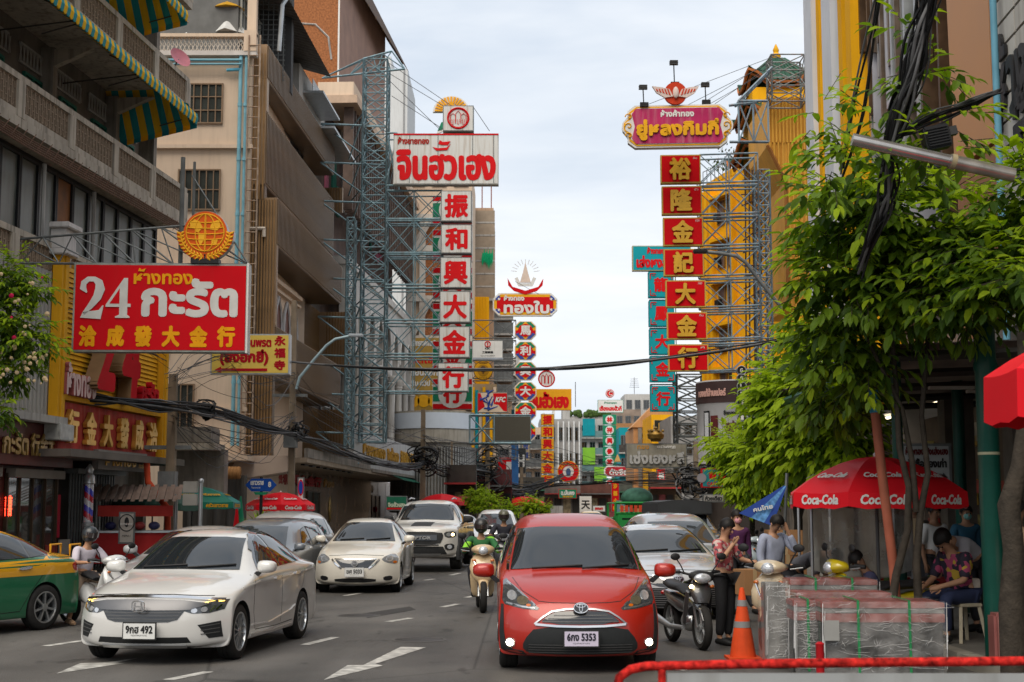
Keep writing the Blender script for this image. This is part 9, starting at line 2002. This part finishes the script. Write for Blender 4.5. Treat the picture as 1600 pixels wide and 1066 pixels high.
 bundle('long thick black cable sagging right across the street at mid height',q([(330,545,42),(460,566,42),(620,576,42),(800,578,42),(940,570,42),(1100,552,42),(1225,530,42),(1300,508,42)]),5,.028,.03,seed=1)
 bundle('bundle of black cables along the orange shop front',q([(-40,600,30),(60,612,32),(150,622,34),(250,634,36),(330,643,39),(400,664,43),(462,680,48)]),18,.022,.085,seed=2)
 bundle('cables continuing from the second pole to the third',q([(462,680,48),(520,700,54),(580,722,62),(640,728,70),(664,722,74)]),12,.028,.12,seed=3)
 bundle('cables between the tangled pole and the blank screen',q([(664,722,74),(700,735,80),(762,735,88),(800,765,95),(840,760,100),(880,745,105)]),9,.04,.22,seed=4)
 bundle('lowest black cable drooping over the far junction',q([(762,740,88),(790,770,90),(830,772,92),(860,760,92),(920,752,92),(1000,752,84),(1085,755,60)]),6,.035,.12,seed=5)
 bundle('thin wires fanning over the bronze building',q([(463,610,49),(560,668,60),(660,690,74)]),9,.012,.5,'thin_wires',6,4);bundle('thin wires crossing above the lane',q([(268,600,37),(330,560,40),(400,600,44),(458,590,49)]),14,.010,.5,'thin_wires',7,4);bundle('thin wires between the first two left poles',q([(268,650,37),(330,690,40),(400,690,44),(458,650,49)]),12,.011,.4,'thin_wires',8,4)
 bundle('thin wires over the left grey block',q([(-20,480,30),(120,500,33),(265,560,37)]),7,.010,.45,'thin_wires',9,4);bundle('wires from the wooden looking pole towards the screen',q([(664,690,74),(720,710,80),(762,700,88)]),12,.016,.6,'thin_wires',10,4);bundle('wires tangled over the far middle of the street',q([(762,700,88),(860,720,95),(960,735,95),(1087,735,58)]),14,.016,.5,'thin_wires',11,4)
 for px_,py_,d,n_,s,lb in((320,640,39,16,.24,'black knot of coiled cable hanging beside the lane'),(466,670,49,16,.3,'cable tangle on the second pole'),(663,715,74,40,.62,'dense cable tangle around the third pole'),(762,725,88,44,1.1,'dense cable tangle on the far left pole'),(1087,750,58,36,.75,'cable tangle on the pole under the grey hanging sign'),(815,775,100,26,1.0,'distant cable tangle above the bushes')):
  rnd=random.Random(px_);c=P(px_,py_,d);r=thing('cable_tangle',lb,'cables',tuple(c))
  for k in range(n_):
   a0=rnd.uniform(0,6.28);rr=rnd.uniform(.25,1)*s;ec=rnd.uniform(.3,1);ox,oz=rnd.uniform(-.5,.5)*s,rnd.uniform(-.9,.6)*s
   MB().tube([(ox+rr*math.cos(a0+i*.55),.2*math.sin(i),oz+rr*ec*math.sin(a0+i*.55))for i in range(rnd.randint(5,12))],rnd.uniform(.012,.028)*(1+d/100),4,cap=False).build('cable',WIREM if k%3 else GREYW,r,60)
   # guy wires of the signs
 for i,(a,b_,d)in enumerate((((586,84),(705,165),64),((600,110),(700,170),64),((600,118),(690,205),64),((740,168),(765,205),62.6),((612,150),(700,207),64),((1208,92),(1100,160),46),((1208,100),(1112,166),46),((1210,88),(1000,168),46),((1208,96),(1075,164),46),((870,475),(805,440),98),((1210,105),(1110,162),46))):
  o0=P(*a,d);m=MB().tube([(0,0,0),tuple(P(*b_,d)-o0)],.014 if d>60 else .009,4);o=m.build('guy_wire',GREYW,loc=tuple(o0));tag(o,['topmost stay wire from the blue mast head to the sunburst sign','second stay wire from the blue mast to the emblem box','lowest stay wire from the blue mast to the emblem box','short stay wire right of the emblem box','stay wire from the mast side to the top of the white Thai sign','topmost stay wire from the open frame towards the magenta sign','second stay wire from the open frame towards the magenta sign','longest stay wire, reaching the left end of the magenta sign','stay wire reaching the middle of the magenta sign','stay wire of the long red octagonal sign','lowest stay wire from the open frame towards the magenta sign'][i],'wire','stay wires of the big signs')
  # upper right: thick bundle, pipe, transformer
 bundle('thick sheaf of black cables coming down at the upper right',q([(1475,-120,12.2),(1452,-10,12.6),(1432,90,12.8),(1405,180,13),(1385,262,13.2)]),46,.014,.085,seed=20,seg=6)
 bundle('drooping end of the thick cable sheaf among the leaves',q([(1385,225,13.1),(1390,290,13.3),(1372,340,13.5),(1345,420,14)]),20,.013,.07,seed=21)
 bundle('cables branching from the sheaf to the blue pipe',q([(1400,215,13),(1450,190,13),(1510,165,13),(1562,143,13)]),12,.010,.03,seed=22);bundle('parallel dark cables in front of the pale pilasters',q([(1380,-60,13.5),(1362,40,14),(1340,160,14.5),(1315,270,15)]),5,.016,.09,seed=23)
 d=12.6;A_,B_=P(1332,218,d),P(1584,274,d);r=thing('steel_pipe','long shiny steel pipe jutting out at the upper right','pipe',tuple(A_));v=B_-A_;MB().tube([(0,0,0),tuple(v*.6)],.058,16).build('pipe_section',mat((.42,.40,.38),.22,.85,.3,3),r,50);MB().tube([tuple(v*.6),tuple(v)],.064,16).build('pipe_section',mat((.38,.35,.31),.3,.8,.4,4),r,50);MB().tube([tuple(v*.61),tuple(v*.64)],.072,12).build('tie',mat((.3,.25,.15),.8),r,50)
 p=P(1462,216,12.9);o=thing('transformer_box','black finned electrical box hanging above the steel pipe','electrical box',tuple(p));MB().box(0,0,0,.24,.16,.22).build('case',BLACKP,o,bevel=.015)
 for k in range(7):MB().box(0,-.09,-.08+k*.026,.2,.02,.01).build('fin',BLACKP,o)
 MB().box(.16,-.02,.03,.07,.08,.08).build('socket',mat((.04,.04,.04),.5),o);o.rotation_euler=(0,R(-12),0)
 # green lorry and its load
 d=62;p=P(1012,800,d);r=thing('green_lorry','green lorry cab with slatted rack and a tarpaulin bundle on top','lorry',(p.x,d,0));w=1.35;GL_=mat((.02,.22,.05),.4,0,.1,2);zt=P(0,786,d).z
 MB().bb(-w,w,0,2,.5,zt-.5).build('cab',GL_,r,bevel=.06);MB().bb(-w*.82,w*.82,-.02,.0,1.15,zt-.65).build('windscreen',GLASSD,r);MB().bb(-w,w,.4,6,.6,1.2).build('bed',GL_,r)
 b=MB()
 for x in(-w,w):b.bar((x,.5,.5),(x,.5,zt),.09);b.bar((x,5.5,.5),(x,5.5,zt),.09);b.bar((x,.5,zt),(x,5.5,zt),.07)
 for zz in(zt,zt-.45):b.bar((-w,.5,zz),(w,.5,zz),.09)
 b.build('rack',GL_,r)
 for i in range(12):MB().bb(-w*.85+i*.2,-w*.85+i*.2+.14,.42,.46,zt-.38,zt-.1).build('red_slat',mat((.5,.06,.03)if i<8 else(.55,.3,.03),.5),r)
 for s in(-1,1):wheel(r,s*1.15,1.0,.42,.25,5,SILVM,0,s)
 mb=MB();c=Vector(P(1000,778,d))-Vector(r.location);mb.ball(c+Vector((0,1.5,0)),.62,14,sc=(1.15,1.1,.75));o=mb.build('tarpaulin_bundle',mat((.05,.14,.10),.7,0,.35,4,bump=1,bscale=6),smooth=60,loc=tuple(r.location));tag(o,'dark green netted bundle strapped on the lorry rack','bundle')
poles()
bpy.data.scenes.remove(TMP)
